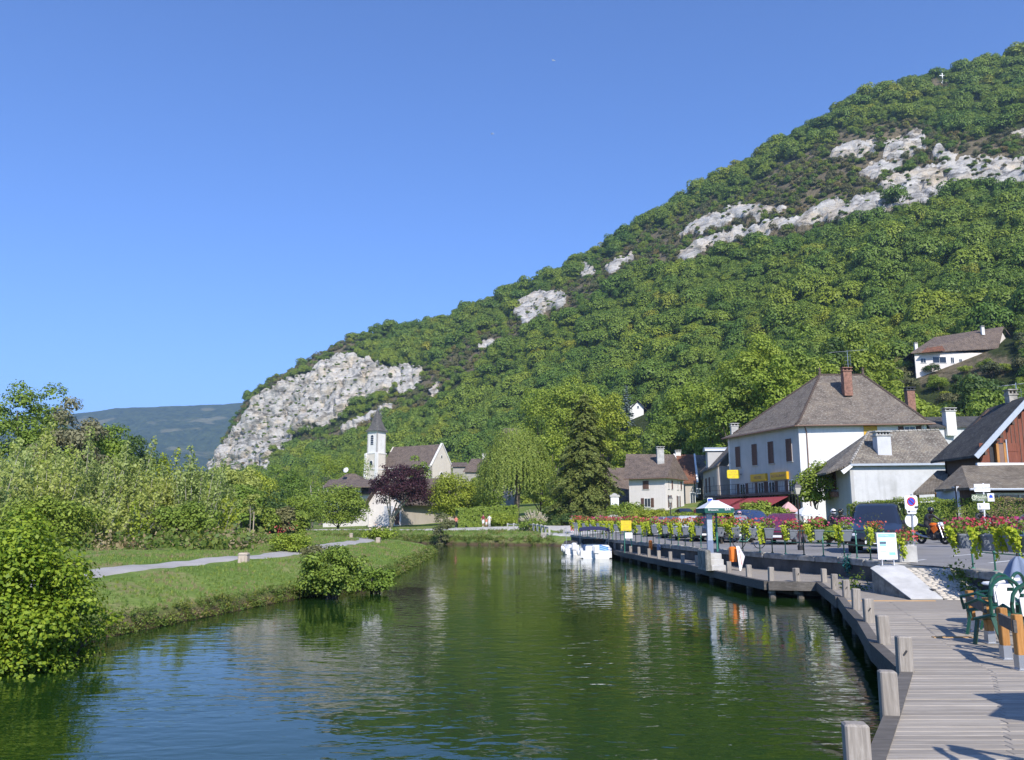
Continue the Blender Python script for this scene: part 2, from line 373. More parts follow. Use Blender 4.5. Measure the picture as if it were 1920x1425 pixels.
# foliage
HUE = [(0.0, (0.62, 0.74, 0.72)), (0.15, (0.78, 0.88, 0.8)), (0.35, (0.95, 0.98, 1.0)), (0.75, (1.12, 1.08, 0.9)), (0.94, (1.3, 1.17, 0.85)), (1.0, (1.45, 1.08, 0.85))]
leafmat('leaf_forest', (0.135, 0.2, 0.025), (0.22, 0.3, 0.048), 0.25, HUE, 0.02)
leafmat('leaf_scrub', (0.12, 0.13, 0.05), (0.2, 0.19, 0.085), 0.2, HUE)
leafmat('leaf_greybrown', (0.17, 0.17, 0.085), (0.3, 0.285, 0.16), 0.3)
leafmat('leaf_green', (0.13, 0.2, 0.025), (0.26, 0.345, 0.055), 0.3, [(0, (0.8, 0.88, 0.8)), (0.5, (1, 1, 1)), (1, (1.2, 1.1, 0.9))])
leafmat('leaf_yellowgreen', (0.2, 0.27, 0.025), (0.36, 0.43, 0.06), 0.35, [(0, (0.85, 0.92, 0.85)), (0.6, (1, 1, 1)), (1, (1.15, 1.05, 0.9))])
leafmat('leaf_poplar', (0.24, 0.31, 0.065), (0.44, 0.5, 0.18), 0.42, [(0, (0.82, 0.88, 0.85)), (0.5, (1, 1, 1)), (1, (1.15, 1.08, 0.85))])
leafmat('leaf_dark', (0.04, 0.085, 0.02), (0.105, 0.165, 0.04), 0.25, [(0, (0.85, 0.9, 0.9)), (1, (1.1, 1.05, 0.95))])
leafmat('leaf_conifer', (0.085, 0.115, 0.02), (0.2, 0.225, 0.055), 0.2)
leafmat('leaf_bluespruce', (0.1, 0.14, 0.13), (0.2, 0.25, 0.22), 0.15)
leafmat('leaf_willow', (0.15, 0.215, 0.03), (0.3, 0.36, 0.07), 0.35)
leafmat('leaf_plum', (0.028, 0.009, 0.013), (0.085, 0.03, 0.038), 0.25)
leafmat('leaf_vine', (0.1, 0.18, 0.012), (0.32, 0.41, 0.035), 0.35)
leafmat('leaf_lime', (0.26, 0.36, 0.015), (0.54, 0.58, 0.05), 0.35)
leafmat('leaf_hedge', (0.15, 0.22, 0.02), (0.29, 0.36, 0.05), 0.25)
leafmat('leaf_brown', (0.2, 0.14, 0.07), (0.34, 0.26, 0.14), 0.2)
leafmat('petal_red', (0.42, 0.03, 0.05), (0.65, 0.1, 0.13), 0.3, [(0, (0.9, 1.2, 2.4)), (0.3, (1, 1, 1.2)), (0.65, (1, 1.1, 1)), (1, (1.15, 2.6, 0.7))])
leafmat('petal_pale', (0.5, 0.35, 0.3), (0.7, 0.6, 0.5), 0.3)
leafmat('grass_blade', (0.15, 0.24, 0.045), (0.27, 0.37, 0.1), 0.3, [(0, (0.8, 0.85, 0.8)), (0.7, (1, 1, 1)), (1, (1.35, 1.1, 0.85))])
leafmat('dry_grass', (0.25, 0.2, 0.1), (0.4, 0.33, 0.18), 0.3)
leafmat('pampas', (0.55, 0.48, 0.36), (0.72, 0.65, 0.5), 0.4)
leafmat('weed', (0.07, 0.13, 0.02), (0.2, 0.24, 0.05), 0.3, [(0, (0.8, 0.9, 0.8)), (0.7, (1, 1, 1)), (1, (1.3, 1.0, 0.8))])
# ------------------------------------------------------------------ plan of the place (metres, camera over the origin, water at z = 0)
def ss(a, b, x):
    t = np.clip((np.asarray(x, float) - a) / (b - a), 0, 1); return t * t * (3 - 2 * t)
WALL_PTS = [(-12, 11.2), (18, 11.15), (21.9, 11.5), (24.2, 10.95), (28.2, 10.9), (31, 9.85), (36.5, 8.75), (46.5, 7.6), (55, 6.6), (74, 5.2), (110, 3.0)]
def xwall(y): return np.interp(y, [p[0] for p in WALL_PTS], [p[1] for p in WALL_PTS])
left_shore = [Vector((-10, -30, 0)), Vector((-9.0, 4, 0))] + [gz(a, b, 0) for a, b in
    [(0, 1250), (110, 1232), (160, 1205), (220, 1190), (330, 1168), (450, 1143), (570, 1120), (690, 1104), (748, 1077), (790, 1053), (814, 1040), (806, 1031)]]
left_shore += [Vector((-9.0, 70, 0)), Vector((-14, 80, 0)), Vector((-40, 98, 0))]
far_shore = [Vector((-40, 116, 0)), Vector((-16, 93, 0)), Vector((-8, 85, 0)), Vector((-2, 82, 0)), Vector((3.4, 80.5, 0)), Vector((5.3, 73, 0))]
WPOLY = [(p.x, p.y) for p in left_shore + far_shore] + [(float(xwall(y)) + 0.35, y) for y in (70, 55, 46, 36, 31, 28, 24, 21, 18, 0, -30)]
def poly_dist(px, py, poly):
    """signed distance, positive outside"""
    px = np.asarray(px, float); py = np.asarray(py, float)
    d = np.full(px.shape, 1e9); ins = np.zeros(px.shape, bool)
    n = len(poly)
    for i in range(n):
        ax, ay = poly[i]; bx, by = poly[(i + 1) % n]
        ex, ey = bx - ax, by - ay; L = ex * ex + ey * ey + 1e-12
        t = np.clip(((px - ax) * ex + (py - ay) * ey) / L, 0, 1)
        d = np.minimum(d, np.hypot(px - ax - t * ex, py - ay - t * ey))
        c = ((ay > py) != (by > py))
        xi = ax + (py - ay) * ex / (ey if abs(ey) > 1e-9 else 1e-9)
        ins ^= c & (px < xi)
    return np.where(ins, -d, d)
def vnoise(x, y, s, seed=0.0):
    f = np.frompyfunc(lambda a, b: mnoise.noise((a * s + seed, b * s - seed, seed * 1.7)), 2, 1)
    return f(x, y).astype(float)
def village_rise(x, y):
    s = np.asarray(y) + 2.0 * np.asarray(x)
    return np.interp(s, [90, 127, 176, 230, 400], [0.0, 0.8, 2.9, 5.9, 9.0])
def roadz(x, y): return 1.1 + 0.012 * np.clip(np.asarray(x) - xwall(y), 0, 40) + village_rise(x, y)
def groundz(x, y, nz=True):
    x = np.asarray(x, float); y = np.asarray(y, float)
    d = poly_dist(x, y, WPOLY)
    z = np.interp(d, [-8, -1.0, 0, 0.18, 0.8, 2.5, 5, 10], [-1.5, -0.6, -0.05, 0.33, 0.52, 0.82, 1.0, 1.06])
    if nz: z = z + np.where(d > 0.1, (vnoise(x, y, 0.35, 3.1) * 0.08 + vnoise(x, y, 1.3, 7.7) * 0.03) * ss(0.1, 1.2, d), 0)
    z = z + village_rise(x, y) * ss(2, 14, d)
    q = (x > xwall(y) - 0.2) & (y < 78)
    zq = np.where(x > xwall(y) + 0.8, roadz(x, y) - 0.07, -0.8)
    return np.where(q, zq, z)

# ------------------------------------------------------------------ ground sheet
def axis(segs):
    out = []
    for a, b, st in segs: out += list(np.arange(a, b, st))
    return np.array(out + [segs[-1][1]])
def ground_mat():
    m, nt, b = newmat('ground_grass')
    tc = _n(nt, 'TexCoord')
    n1 = _n(nt, 'TexNoise', Scale=0.35, Detail=6.0, Roughness=0.6); n2 = _n(nt, 'TexNoise', Scale=4.0, Detail=6.0, Roughness=0.7)
    for n in (n1, n2): nt.links.new(tc.outputs['Object'], n.inputs['Vector'])
    r1 = ramp(nt, n1.outputs[0], [(0.35, (0.11, 0.18, 0.035)), (0.52, (0.17, 0.235, 0.06)), (0.66, (0.27, 0.235, 0.12))])
    r2 = ramp(nt, n2.outputs[0], [(0.3, (0.65, 0.65, 0.6)), (0.7, (1.2, 1.2, 1.15))])
    mx = _n(nt, 'MixRGB', blend_type='MULTIPLY'); mx.inputs[0].default_value = 1
    nt.links.new(r1.outputs[0], mx.inputs[1]); nt.links.new(r2.outputs[0], mx.inputs[2])
    g = _n(nt, 'NewGeometry'); sx = _n(nt, 'SeparateXYZ'); nt.links.new(g.outputs['Position'], sx.inputs[0])
    r3 = ramp(nt, sx.outputs['Z'], [(0.12, (1, 1, 1)), (0.42, (0, 0, 0))])
    m3 = _n(nt, 'MixRGB'); nt.links.new(r3.outputs[0], m3.inputs[0]); nt.links.new(mx.outputs[0], m3.inputs[1]); m3.inputs[2].default_value = (0.09, 0.065, 0.04, 1)
    nt.links.new(m3.outputs[0], b.inputs['Base Color']); b.inputs['Roughness'].default_value = 1.0; b.inputs['Specular IOR Level'].default_value = 0.1
    bump(nt, b, n2.outputs[0], 0.8, 0.1); MATS['ground_grass'] = m; return m
ground_mat()
gx = axis([(-5200, -600, 900), (-600, -100, 60), (-100, -30, 5), (-30, -13, 0.8), (-13, -2, 0.3), (-2, 14, 0.7), (14, 60, 3), (60, 300, 30), (300, 5200, 900)])
gy = axis([(-400, -30, 60), (-30, 4, 3), (4, 60, 0.35), (60, 100, 0.8), (100, 200, 6), (200, 700, 50), (700, 6400, 900)])
GX, GY = np.meshgrid(gx, gy)
GZ = groundz(GX, GY)
V = np.stack([GX.ravel(), GY.ravel(), GZ.ravel()], 1)
nx, ny = len(gx), len(gy)
I = (np.arange(ny - 1)[:, None] * nx + np.arange(nx - 1)[None, :]).ravel()
F = np.stack([I, I + 1, I + nx + 1, I + nx], 1)
tag(link('ground', np_mesh('ground', V, F, M['ground_grass'], True)), 'grassy canal banks and meadow ground', kind='structure')

# ------------------------------------------------------------------ canal water
def water_mat():
    m, nt, b = newmat('canal_water')
    tc = _n(nt, 'TexCoord')
    mp = _n(nt, 'Mapping'); mp.inputs['Scale'].default_value = (0.55, 1.0, 1.0); nt.links.new(tc.outputs['Object'], mp.inputs[0])
    n0 = _n(nt, 'TexNoise', Scale=0.11, Detail=2.0); nt.links.new(tc.outputs['Object'], n0.inputs['Vector'])
    calm = ramp(nt, n0.outputs[0], [(0.4, (0.22,) * 3), (0.6, (1,) * 3)])
    n1 = _n(nt, 'TexNoise', Scale=3.6, Detail=2.5, Roughness=0.45, Distortion=0.4); n2 = _n(nt, 'TexNoise', Scale=1.0, Detail=1.5, Roughness=0.4)
    n3 = _n(nt, 'TexNoise', Scale=11.0, Detail=1.0)
    for n in (n1, n2, n3): nt.links.new(mp.outputs[0], n.inputs['Vector'])
    a = _n(nt, 'MixRGB', blend_type='ADD'); a.inputs[0].default_value = 0.9; nt.links.new(n1.outputs[0], a.inputs[1]); nt.links.new(n2.outputs[0], a.inputs[2])
    a2 = _n(nt, 'MixRGB', blend_type='ADD'); a2.inputs[0].default_value = 0.12; nt.links.new(a.outputs[0], a2.inputs[1]); nt.links.new(n3.outputs[0], a2.inputs[2])
    bn = _n(nt, 'Bump', Distance=0.021); nt.links.new(calm.outputs[0], bn.inputs['Strength']); nt.links.new(a2.outputs[0], bn.inputs['Height'])
    nt.links.new(bn.outputs[0], b.inputs['Normal'])
    b.inputs['Base Color'].default_value = (0.011, 0.032, 0.006, 1); b.inputs['Roughness'].default_value = 0.03
    b.inputs['IOR'].default_value = 1.33
    MATS['canal_water'] = m; return m
water_mat()
w = MB(); w.add([(-70, -40, 0), (30, -40, 0), (30, 135, 0), (-70, 135, 0)], [(0, 1, 2, 3)])
tag(w.build('canal_water', M['canal_water']), 'rippled green canal water', kind='structure')

# ------------------------------------------------------------------ paths and road
def ribbon(name, stations, m, lift, label, ncr=6):
    """stations: (left xy, right xy); draped on the ground"""
    P = []
    for a, b in stations:
        for k in range(ncr + 1):
            t = k / ncr; P.append((a[0] + (b[0] - a[0]) * t, a[1] + (b[1] - a[1]) * t))
    P = np.array(P); z = groundz(P[:, 0], P[:, 1], True) + lift
    z.reshape(-1, ncr + 1)[:, [0, -1]] -= lift + .05
    n = ncr + 1; I = (np.arange(len(stations) - 1)[:, None] * n + np.arange(ncr)[None]).ravel()
    return tag(link(name, np_mesh(name, np.column_stack([P, z]), np.stack([I, I + 1, I + n + 1, I + n], 1), m, True)), label, kind='structure')
pc = [gz(a, b, 1.05) for a, b in [(-150, 1100), (40, 1082), (165, 1068), (330, 1052), (505, 1038), (590, 1026), (650, 1017), (690, 1011)]] + [Vector((-13.5, 75, 0)), Vector((-20, 90, 0)), Vector((-34, 112, 0))]
pts = []
for i in range(len(pc) - 1):
    for k in range(10): pts.append(pc[i].lerp(pc[i + 1], k / 10))
st = []
for i, p in enumerate(pts):
    d = (pts[min(i + 2, len(pts) - 1)] - pts[max(i - 2, 0)]); nrm = Vector((-d.y, d.x, 0)).normalized() * (0.6 + .09 * math.sin(i * 1.7) + .05 * math.sin(i * 4.3))
    st.append(((p.x + nrm.x, p.y + nrm.y), (p.x - nrm.x, p.y - nrm.y)))
ribbon('path', st, M['path_gravel'], 0.04, 'grey gravel towpath along the left bank')
st = []
for y in list(np.arange(-12, 21.6, 1.2)) + list(np.arange(21.6, 76, 1.0)):
    xl = float(xwall(y)) + (0.45 if not 21.2 < y < 24.3 else 0.1); wd_ = float(np.interp(y, [0, 40, 50, 75], [24, 22, 15, 9]))
    st.append(((xl, y), (xl + wd_, y)))
P = []
for a, b in st:
    for k in range(9):
        t = k / 8; P.append((a[0] + (b[0] - a[0]) * t, a[1]))
P = np.array(P); z = roadz(P[:, 0], P[:, 1]); I = (np.arange(len(st) - 1)[:, None] * 9 + np.arange(8)[None]).ravel()
tag(link('road', np_mesh('road', np.column_stack([P, z]), np.stack([I, I + 1, I + 10, I + 9], 1), M['asphalt'], True)), 'grey asphalt quay road', kind='structure')
# pale road running on round the head of the canal
st = [((6.2, 75.5), (13.5, 75.5)), ((6.0, 84), (12.5, 86)), ((3.0, 97), (9, 104)), ((-4, 103), (-1, 112)), ((-14, 109), (-13, 116)), ((-34, 118), (-34, 123))]
ribbon('pale_road', st, M['pale_road'], 0.12, 'pale gravel road round the head of the canal', 8)
# parking bay lines on the asphalt
for i, (a, b) in enumerate([((1690, 1053), (1735, 1049)), ((1783, 1044), (1850, 1040)), ((1855, 1056), (1915, 1051)), ((1470, 1012), (1500, 1010))]):
    p = gz(a[0], a[1], 1.13); q = gz(b[0], b[1], 1.13); mb = MB(); d = (q - p).normalized(); nn = Vector((-d.y, d.x, 0)) * 0.06
    vs_ = []
    for c in (p + nn, p - nn, q - nn, q + nn): vs_.append((c.x, c.y, float(roadz(c.x, c.y)) + 0.008))
    mb.add(vs_, [(0, 1, 2, 3)]); tag(mb.build('road_marking', M['road_paint']), 'thin white parking line painted on the asphalt', kind='structure')

# ------------------------------------------------------------------ the hill
HC = [(330, [(1000, 660), (960, 680), (950, 690), (945, 700), (940, 705)]),
      (385, [(1000, 600), (945, 625), (925, 645), (912, 655), (900, 665)]),
      (400, [(1000, 560), (930, 592), (905, 622), (885, 647), (876, 668)]),
      (450, [(1000, 480), (905, 545), (850, 612), (800, 640), (765, 670)]),
      (480, [(1000, 450), (895, 530), (840, 600), (780, 632), (728, 662)]),
      (560, [(1000, 400), (880, 485), (830, 562), (750, 612), (686, 655)]),
      (640, [(1000, 370), (868, 455), (810, 540), (720, 595), (642, 650)]),
      (700, [(1000, 340), (860, 430), (800, 522), (700, 582), (625, 648)]),
      (790, [(1000, 310), (852, 400), (770, 492), (690, 560), (615, 640)]),
      (850, [(1000, 285), (850, 380), (755, 480), (665, 540), (592, 630)]),
      (1000, [(1000, 235), (840, 320), (715, 430), (605, 510), (537, 600)]),
      (1130, [(1000, 205), (826, 285), (670, 398), (540, 482), (465, 580)]),
      (1290, [(1000, 170), (805, 250), (600, 365), (455, 460), (369, 555)]),
      (1470, [(1000, 142), (778, 220), (540, 345), (370, 442), (268, 535)]),
      (1640, [(1000, 122), (750, 198), (480, 328), (300, 428), (172, 520)]),
      (1790, [(1000, 112), (722, 188), (430, 320), (262, 418), (138, 512)]),
      (1920, [(1000, 104), (690, 180), (400, 310), (230, 410), (106, 505)]),
      (2200, [(1000, 90), (620, 160), (330, 290), (150, 390), (30, 490)]),
      (2800, [(1000, 75), (540, 135), (240, 265), (40, 365), (-80, 465)])]
hcx = np.array([c[0] for c in HC], float); HT = np.array([c[1] for c in HC], float)      # (cols, rows, 2)
U = np.concatenate([np.arange(330, 380, 10), np.arange(380, 960, 2.6), np.arange(960, 1980, 3.4), np.arange(1980, 2801, 14)])
tv_ = np.concatenate([np.linspace(0, 1, 40), np.linspace(1, 4, 200)[1:]])
PY = np.zeros((len(tv_), len(U))); PYD = np.zeros_like(PY)
rows = [np.interp(U, hcx, HT[:, r, 0]) for r in range(5)]; rowd = [np.interp(U, hcx, HT[:, r, 1]) for r in range(5)]
def smooth1(a, k=9):
    p = np.pad(a, k, mode='edge'); return np.convolve(p, np.ones(2 * k + 1) / (2 * k + 1), 'valid')
rows = [smooth1(r) if i > 0 else r for i, r in enumerate(rows)]; rowd = [smooth1(r) for r in rowd]
for i, t in enumerate(tv_):
    r = min(int(t), 3); f = t - r
    PY[i] = rows[r] * (1 - f) + rows[r + 1] * f; PYD[i] = rowd[r] * (1 - f) + rowd[r + 1] * f
PU = np.repeat(U[None], len(tv_), 0)
A = (PU - 960) / FPX; B = (712.5 - PY) / FPX
DY = CP - B * SP; T = PYD / DY
HX = A * T; HY = PYD.copy(); HZ = CAMZ + (SP + B * CP) * T
ROCK = [[(400, 895), (398, 872), (425, 832), (445, 792), (458, 775), (480, 750), (535, 718), (575, 702), (600, 682), (640, 662), (690, 668), (705, 680), (760, 690), (800, 685), (790, 705), (745, 720), (722, 735), (690, 747), (655, 754), (652, 775), (622, 790), (580, 800), (552, 815), (540, 840), (520, 862), (500, 880), (470, 886), (430, 895), (405, 905)],
        [(640, 802), (700, 774), (742, 762), (735, 775), (690, 795), (645, 812)], [(805, 735), (835, 712), (832, 728), (815, 747)], [(898, 646), (930, 633), (926, 650), (903, 658)], [(740, 728), (775, 700), (790, 712), (760, 738)],
        [(962, 590), (975, 565), (1000, 550), (1040, 543), (1064, 555), (1056, 578), (1030, 590), (1000, 598), (985, 608)], [(1087, 515), (1090, 495), (1110, 490), (1115, 505), (1098, 518)], [(1130, 508), (1150, 488), (1182, 472), (1190, 485), (1165, 505), (1140, 512)],
        [(1268, 488), (1272, 466), (1310, 455), (1340, 440), (1400, 425), (1460, 412), (1520, 400), (1560, 396), (1562, 408), (1520, 418), (1470, 428), (1440, 447), (1400, 442), (1380, 454), (1330, 462), (1290, 486)],
        [(1268, 440), (1290, 422), (1340, 398), (1385, 378), (1450, 385), (1480, 396), (1440, 408), (1380, 412), (1350, 425), (1290, 440)],
        [(1560, 412), (1640, 396), (1662, 365), (1648, 342), (1680, 330), (1760, 310), (1790, 302), (1810, 292), (1860, 296), (1920, 300), (2000, 285), (2000, 345), (1920, 353), (1870, 361), (1800, 352), (1760, 372), (1700, 385), (1650, 402), (1600, 414)],
        [(1655, 300), (1658, 262), (1690, 248), (1742, 242), (1735, 282), (1700, 302)], [(1548, 312), (1560, 285), (1590, 265), (1650, 255), (1642, 290), (1600, 300)], [(1745, 302), (1752, 284), (1802, 285), (1790, 302)], [(1612, 322), (1640, 300), (1705, 305), (1660, 330), (1615, 337)], [(1530, 398), (1560, 382), (1640, 362), (1668, 372), (1645, 405), (1560, 420)], [(1895, 246), (1920, 236), (1940, 250), (1910, 256)]]
SCRUB = [[(1085, 525), (1200, 440), (1400, 345), (1560, 262), (1700, 225), (1800, 262), (2000, 225), (2000, 300), (1800, 310), (1640, 410), (1440, 455), (1270, 495), (1180, 520), (1000, 622), (930, 662), (840, 742), (740, 792), (600, 845), (560, 820), (640, 800), (800, 690), (900, 625), (960, 602), (1040, 540)],
         [(385, 915), (400, 850), (450, 745), (560, 680), (640, 632), (700, 650), (640, 660), (480, 745), (410, 880)], [(1745, 150), (1800, 148), (1800, 168), (1745, 168)], [(1680, 705), (1760, 690), (1890, 690), (1890, 712), (1720, 735)]]
nzx = vnoise(PU, PY, 0.045, 1.0) * 9 + vnoise(PU, PY, 0.16, 5.0) * 4; nzy = vnoise(PU, PY, 0.05, 11.0) * 8 + vnoise(PU, PY, 0.17, 15.0) * 4
rk = np.zeros_like(PU)
for pl in ROCK: rk = np.maximum(rk, ss(3.0, -2.5, poly_dist(PU + nzx, PY + nzy - 4, pl)))
sb = np.zeros_like(PU)
for pl in SCRUB: sb = np.maximum(sb, ss(6, -5, poly_dist(PU + nzx * 1.6, PY + nzy * 1.6, pl)))
# rock stands proud of the slope, broken by ledges and cracks
def ridged(x, y, z, s, seed):
    f = np.frompyfunc(lambda a, b, c: 1 - abs(mnoise.noise((a * s + seed, b * s, c * s))), 3, 1); return f(x, y, z).astype(float)
rm = rk > 0.01
d1 = np.zeros_like(rk); xx, yy, zz = HX[rm], HY[rm], HZ[rm]
f3 = np.frompyfunc(lambda a, b, c: mnoise.cell((a, b, c)), 3, 1)
wx = xx + vnoise(xx, zz, 0.06, 2.0) * 14; wz = zz - 0.5 * xx + vnoise(xx, zz, 0.05, 9.0) * 9
d1[rm] = (ridged(xx, yy, zz, 0.028, 2.0) - 0.7) * 10 + (ridged(xx, yy, zz, 0.085, 8.0) - 0.7) * 3.5 + (ridged(xx, yy, zz, 0.3, 4.0) - 0.7) * 0.9 \
    + f3(wx / 26.0, wz / 12.0, np.zeros_like(xx)).astype(float) * 3.0 + f3(wx / 9.0, wz / 5.5, np.ones_like(xx)).astype(float) * 1.5
wl = zz - 0.42 * xx + vnoise(xx, zz, 0.03, 31.0) * 7 + vnoise(xx, zz, 0.12, 37.0) * 1.6
d1[rm] += ((wl / 8.5) % 1.0) * 3.6 + ((wl / 3.1) % 1.0) * 1.3
gv = ridged(xx + vnoise(xx, zz, .08, 41.) * 3, np.zeros_like(xx), zz * .22, 0.11, 51.0); d1[rm] -= ss(.9, 1.0, gv) * 3.0
slope_n = Vector((-0.25, -0.85, 0.45)).normalized()
amp = rk * (d1 + 1.5) * np.interp(PU, [400, 900, 1300], [1.1, 0.65, 0.6])
und = vnoise(HX, HY, 0.012, 20.0) * 5.0 * (1 - rk) * ss(0.3, 1.2, np.repeat(tv_[:, None], len(U), 1)) * ss(4.0, 3.6, np.repeat(tv_[:, None], len(U), 1))
HX = HX + slope_n.x * amp; HY = HY + slope_n.y * amp; HZ = HZ + slope_n.z * amp + und
# far side of the ridge
back = []
for k, (dy, dz, dx) in enumerate([(25, -4, 4), (80, -35, 12), (200, -110, 25), (420, -330, 50)]):
    back.append((HX[-1] + dx, HY[-1] + dy, np.maximum(HZ[-1] + dz, -8)))
AX = np.vstack([HX] + [b[0][None] for b in back]); AY = np.vstack([HY] + [b[1][None] for b in back]); AZ = np.vstack([HZ] + [b[2][None] for b in back])
rkA = np.vstack([rk, np.zeros((4, len(U)))]); sbA = np.vstack([sb, np.zeros((4, len(U)))])
nr, nc = AX.shape
I = (np.arange(nr - 1)[:, None] * nc + np.arange(nc - 1)[None]).ravel()
HF = np.stack([I, I + 1, I + nc + 1, I + nc], 1); HV = np.stack([AX.ravel(), AY.ravel(), AZ.ravel()], 1)
def hill_mat():
    m, nt, b = newmat('hill_rock_soil')
    tc = _n(nt, 'TexCoord'); g = tc.outputs['Object']
    ar = _n(nt, 'Attribute', attribute_name='rock'); asb = _n(nt, 'Attribute', attribute_name='scrub')
    n1 = _n(nt, 'TexNoise', Scale=0.06, Detail=7.0, Roughness=0.68); n2 = _n(nt, 'TexNoise', Scale=0.45, Detail=8.0, Roughness=0.75)
    mp = _n(nt, 'Mapping'); mp.inputs['Scale'].default_value = (0.05, 0.05, 0.16); mp.inputs['Rotation'].default_value = (0, R(27), 0)
    n3 = _n(nt, 'TexNoise', Scale=1.6, Detail=8.0, Roughness=0.7, Distortion=1.2)
    nt.links.new(g, n1.inputs['Vector']); nt.links.new(g, n2.inputs['Vector']); nt.links.new(g, mp.inputs[0]); nt.links.new(mp.outputs[0], n3.inputs['Vector'])
    rock = ramp(nt, n3.outputs[0], [(0.34, (0.2, 0.19, 0.18)), (0.43, (0.42, 0.405, 0.385)), (0.56, (0.53, 0.51, 0.475)), (0.68, (0.6, 0.55, 0.48))])
    och = ramp(nt, n1.outputs[0], [(0.48, (1, 1, 1)), (0.62, (1.05, 0.95, 0.8))])
    mx = _n(nt, 'MixRGB', blend_type='MULTIPLY'); mx.inputs[0].default_value = 1; nt.links.new(rock.outputs[0], mx.inputs[1]); nt.links.new(och.outputs[0], mx.inputs[2])
    gr = ramp(nt, n2.outputs[0], [(0.3, (0.66,) * 3), (0.7, (1.15,) * 3)])
    mg = _n(nt, 'MixRGB', blend_type='MULTIPLY'); mg.inputs[0].default_value = 0.8; nt.links.new(mx.outputs[0], mg.inputs[1]); nt.links.new(gr.outputs[0], mg.inputs[2])
    soil = ramp(nt, n2.outputs[0], [(0.3, (0.085, 0.075, 0.045)), (0.55, (0.17, 0.14, 0.09)), (0.75, (0.25, 0.205, 0.14))])
    und = ramp(nt, n2.outputs[0], [(0.3, (0.022, 0.035, 0.012)), (0.7, (0.06, 0.075, 0.025))])
    m1 = _n(nt, 'MixRGB'); nt.links.new(asb.outputs['Fac'], m1.inputs[0]); nt.links.new(und.outputs[0], m1.inputs[1]); nt.links.new(soil.outputs[0], m1.inputs[2])
    # broken edge between rock and soil
    ad = _n(nt, 'Math', operation='ADD'); nt.links.new(ar.outputs['Fac'], ad.inputs[0])
    nm = _n(nt, 'Math', operation='MULTIPLY'); nt.links.new(n2.outputs[0], nm.inputs[0]); nm.inputs[1].default_value = 0.9; nt.links.new(nm.outputs[0], ad.inputs[1]); nm2 = _n(nt, 'Math', operation='MULTIPLY_ADD'); nt.links.new(n3.outputs[0], nm2.inputs[0]); nm2.inputs[1].default_value = 0.8; nt.links.new(ad.outputs[0], nm2.inputs[2]); nsc = _n(nt, 'Math', operation='MULTIPLY'); nt.links.new(nm2.outputs[0], nsc.inputs[0]); nsc.inputs[1].default_value = 0.5
    rr = ramp(nt, nsc.outputs[0], [(0.745, (0, 0, 0)), (0.78, (1, 1, 1))])
    vo = _n(nt, 'TexVoronoi', Scale=0.75, feature='DISTANCE_TO_EDGE'); vd = _n(nt, 'MixRGB'); vd.inputs[0].default_value = 0.5; nt.links.new(mp.outputs[0], vd.inputs[1]); nt.links.new(n3.outputs['Color'], vd.inputs[2]); nt.links.new(vd.outputs[0], vo.inputs['Vector'])
    vr = ramp(nt, vo.outputs['Distance'], [(0.0, (0.3, 0.29, 0.28)), (0.05, (1, 1, 1))]); mv = _n(nt, 'MixRGB', blend_type='MULTIPLY'); mv.inputs[0].default_value = 0.55; nt.links.new(mg.outputs[0], mv.inputs[1]); nt.links.new(vr.outputs[0], mv.inputs[2])
    m2 = _n(nt, 'MixRGB'); nt.links.new(rr.outputs[0], m2.inputs[0]); nt.links.new(m1.outputs[0], m2.inputs[1]); nt.links.new(mv.outputs[0], m2.inputs[2])
    nt.links.new(m2.outputs[0], b.inputs['Base Color']); b.inputs['Roughness'].default_value = 1.0; b.inputs['Specular IOR Level'].default_value = 0.1
    b0 = bump(nt, b, vr.outputs[0], 0.5, 1.0); b1 = bump(nt, b, n3.outputs[0], 1.0, 1.5, b0); bump(nt, b, n2.outputs[0], 0.7, 0.8, b1)
    MATS['hill'] = m; return m
hm = np_mesh('hill', HV, HF, hill_mat(), False)
for nm, arr in (('rock', rkA), ('scrub', sbA)):
    a_ = hm.attributes.new(nm, 'FLOAT', 'POINT'); a_.data.foreach_set('value', arr.ravel().astype(np.float32))
tag(link('hill', hm), 'wooded limestone hill with pale cliff bands above the village', kind='structure')
from mathutils.bvhtree import BVHTree
HBVH = BVHTree.FromPolygons([tuple(v) for v in HV.tolist()], HF.tolist())
def surf(x, y):
    """height of hill or ground"""
    r = HBVH.ray_cast(Vector((x, y, 900)), Vector((0, 0, -1)))
    g = float(groundz(np.array([x]), np.array([y]), False)[0])
    return max(g, r[0].z) if r[0] is not None else g
def hitpx(px, py):
    d = ray(px, py).normalized(); r = HBVH.ray_cast(Vector((0, 0, CAMZ)), d); return r[0]

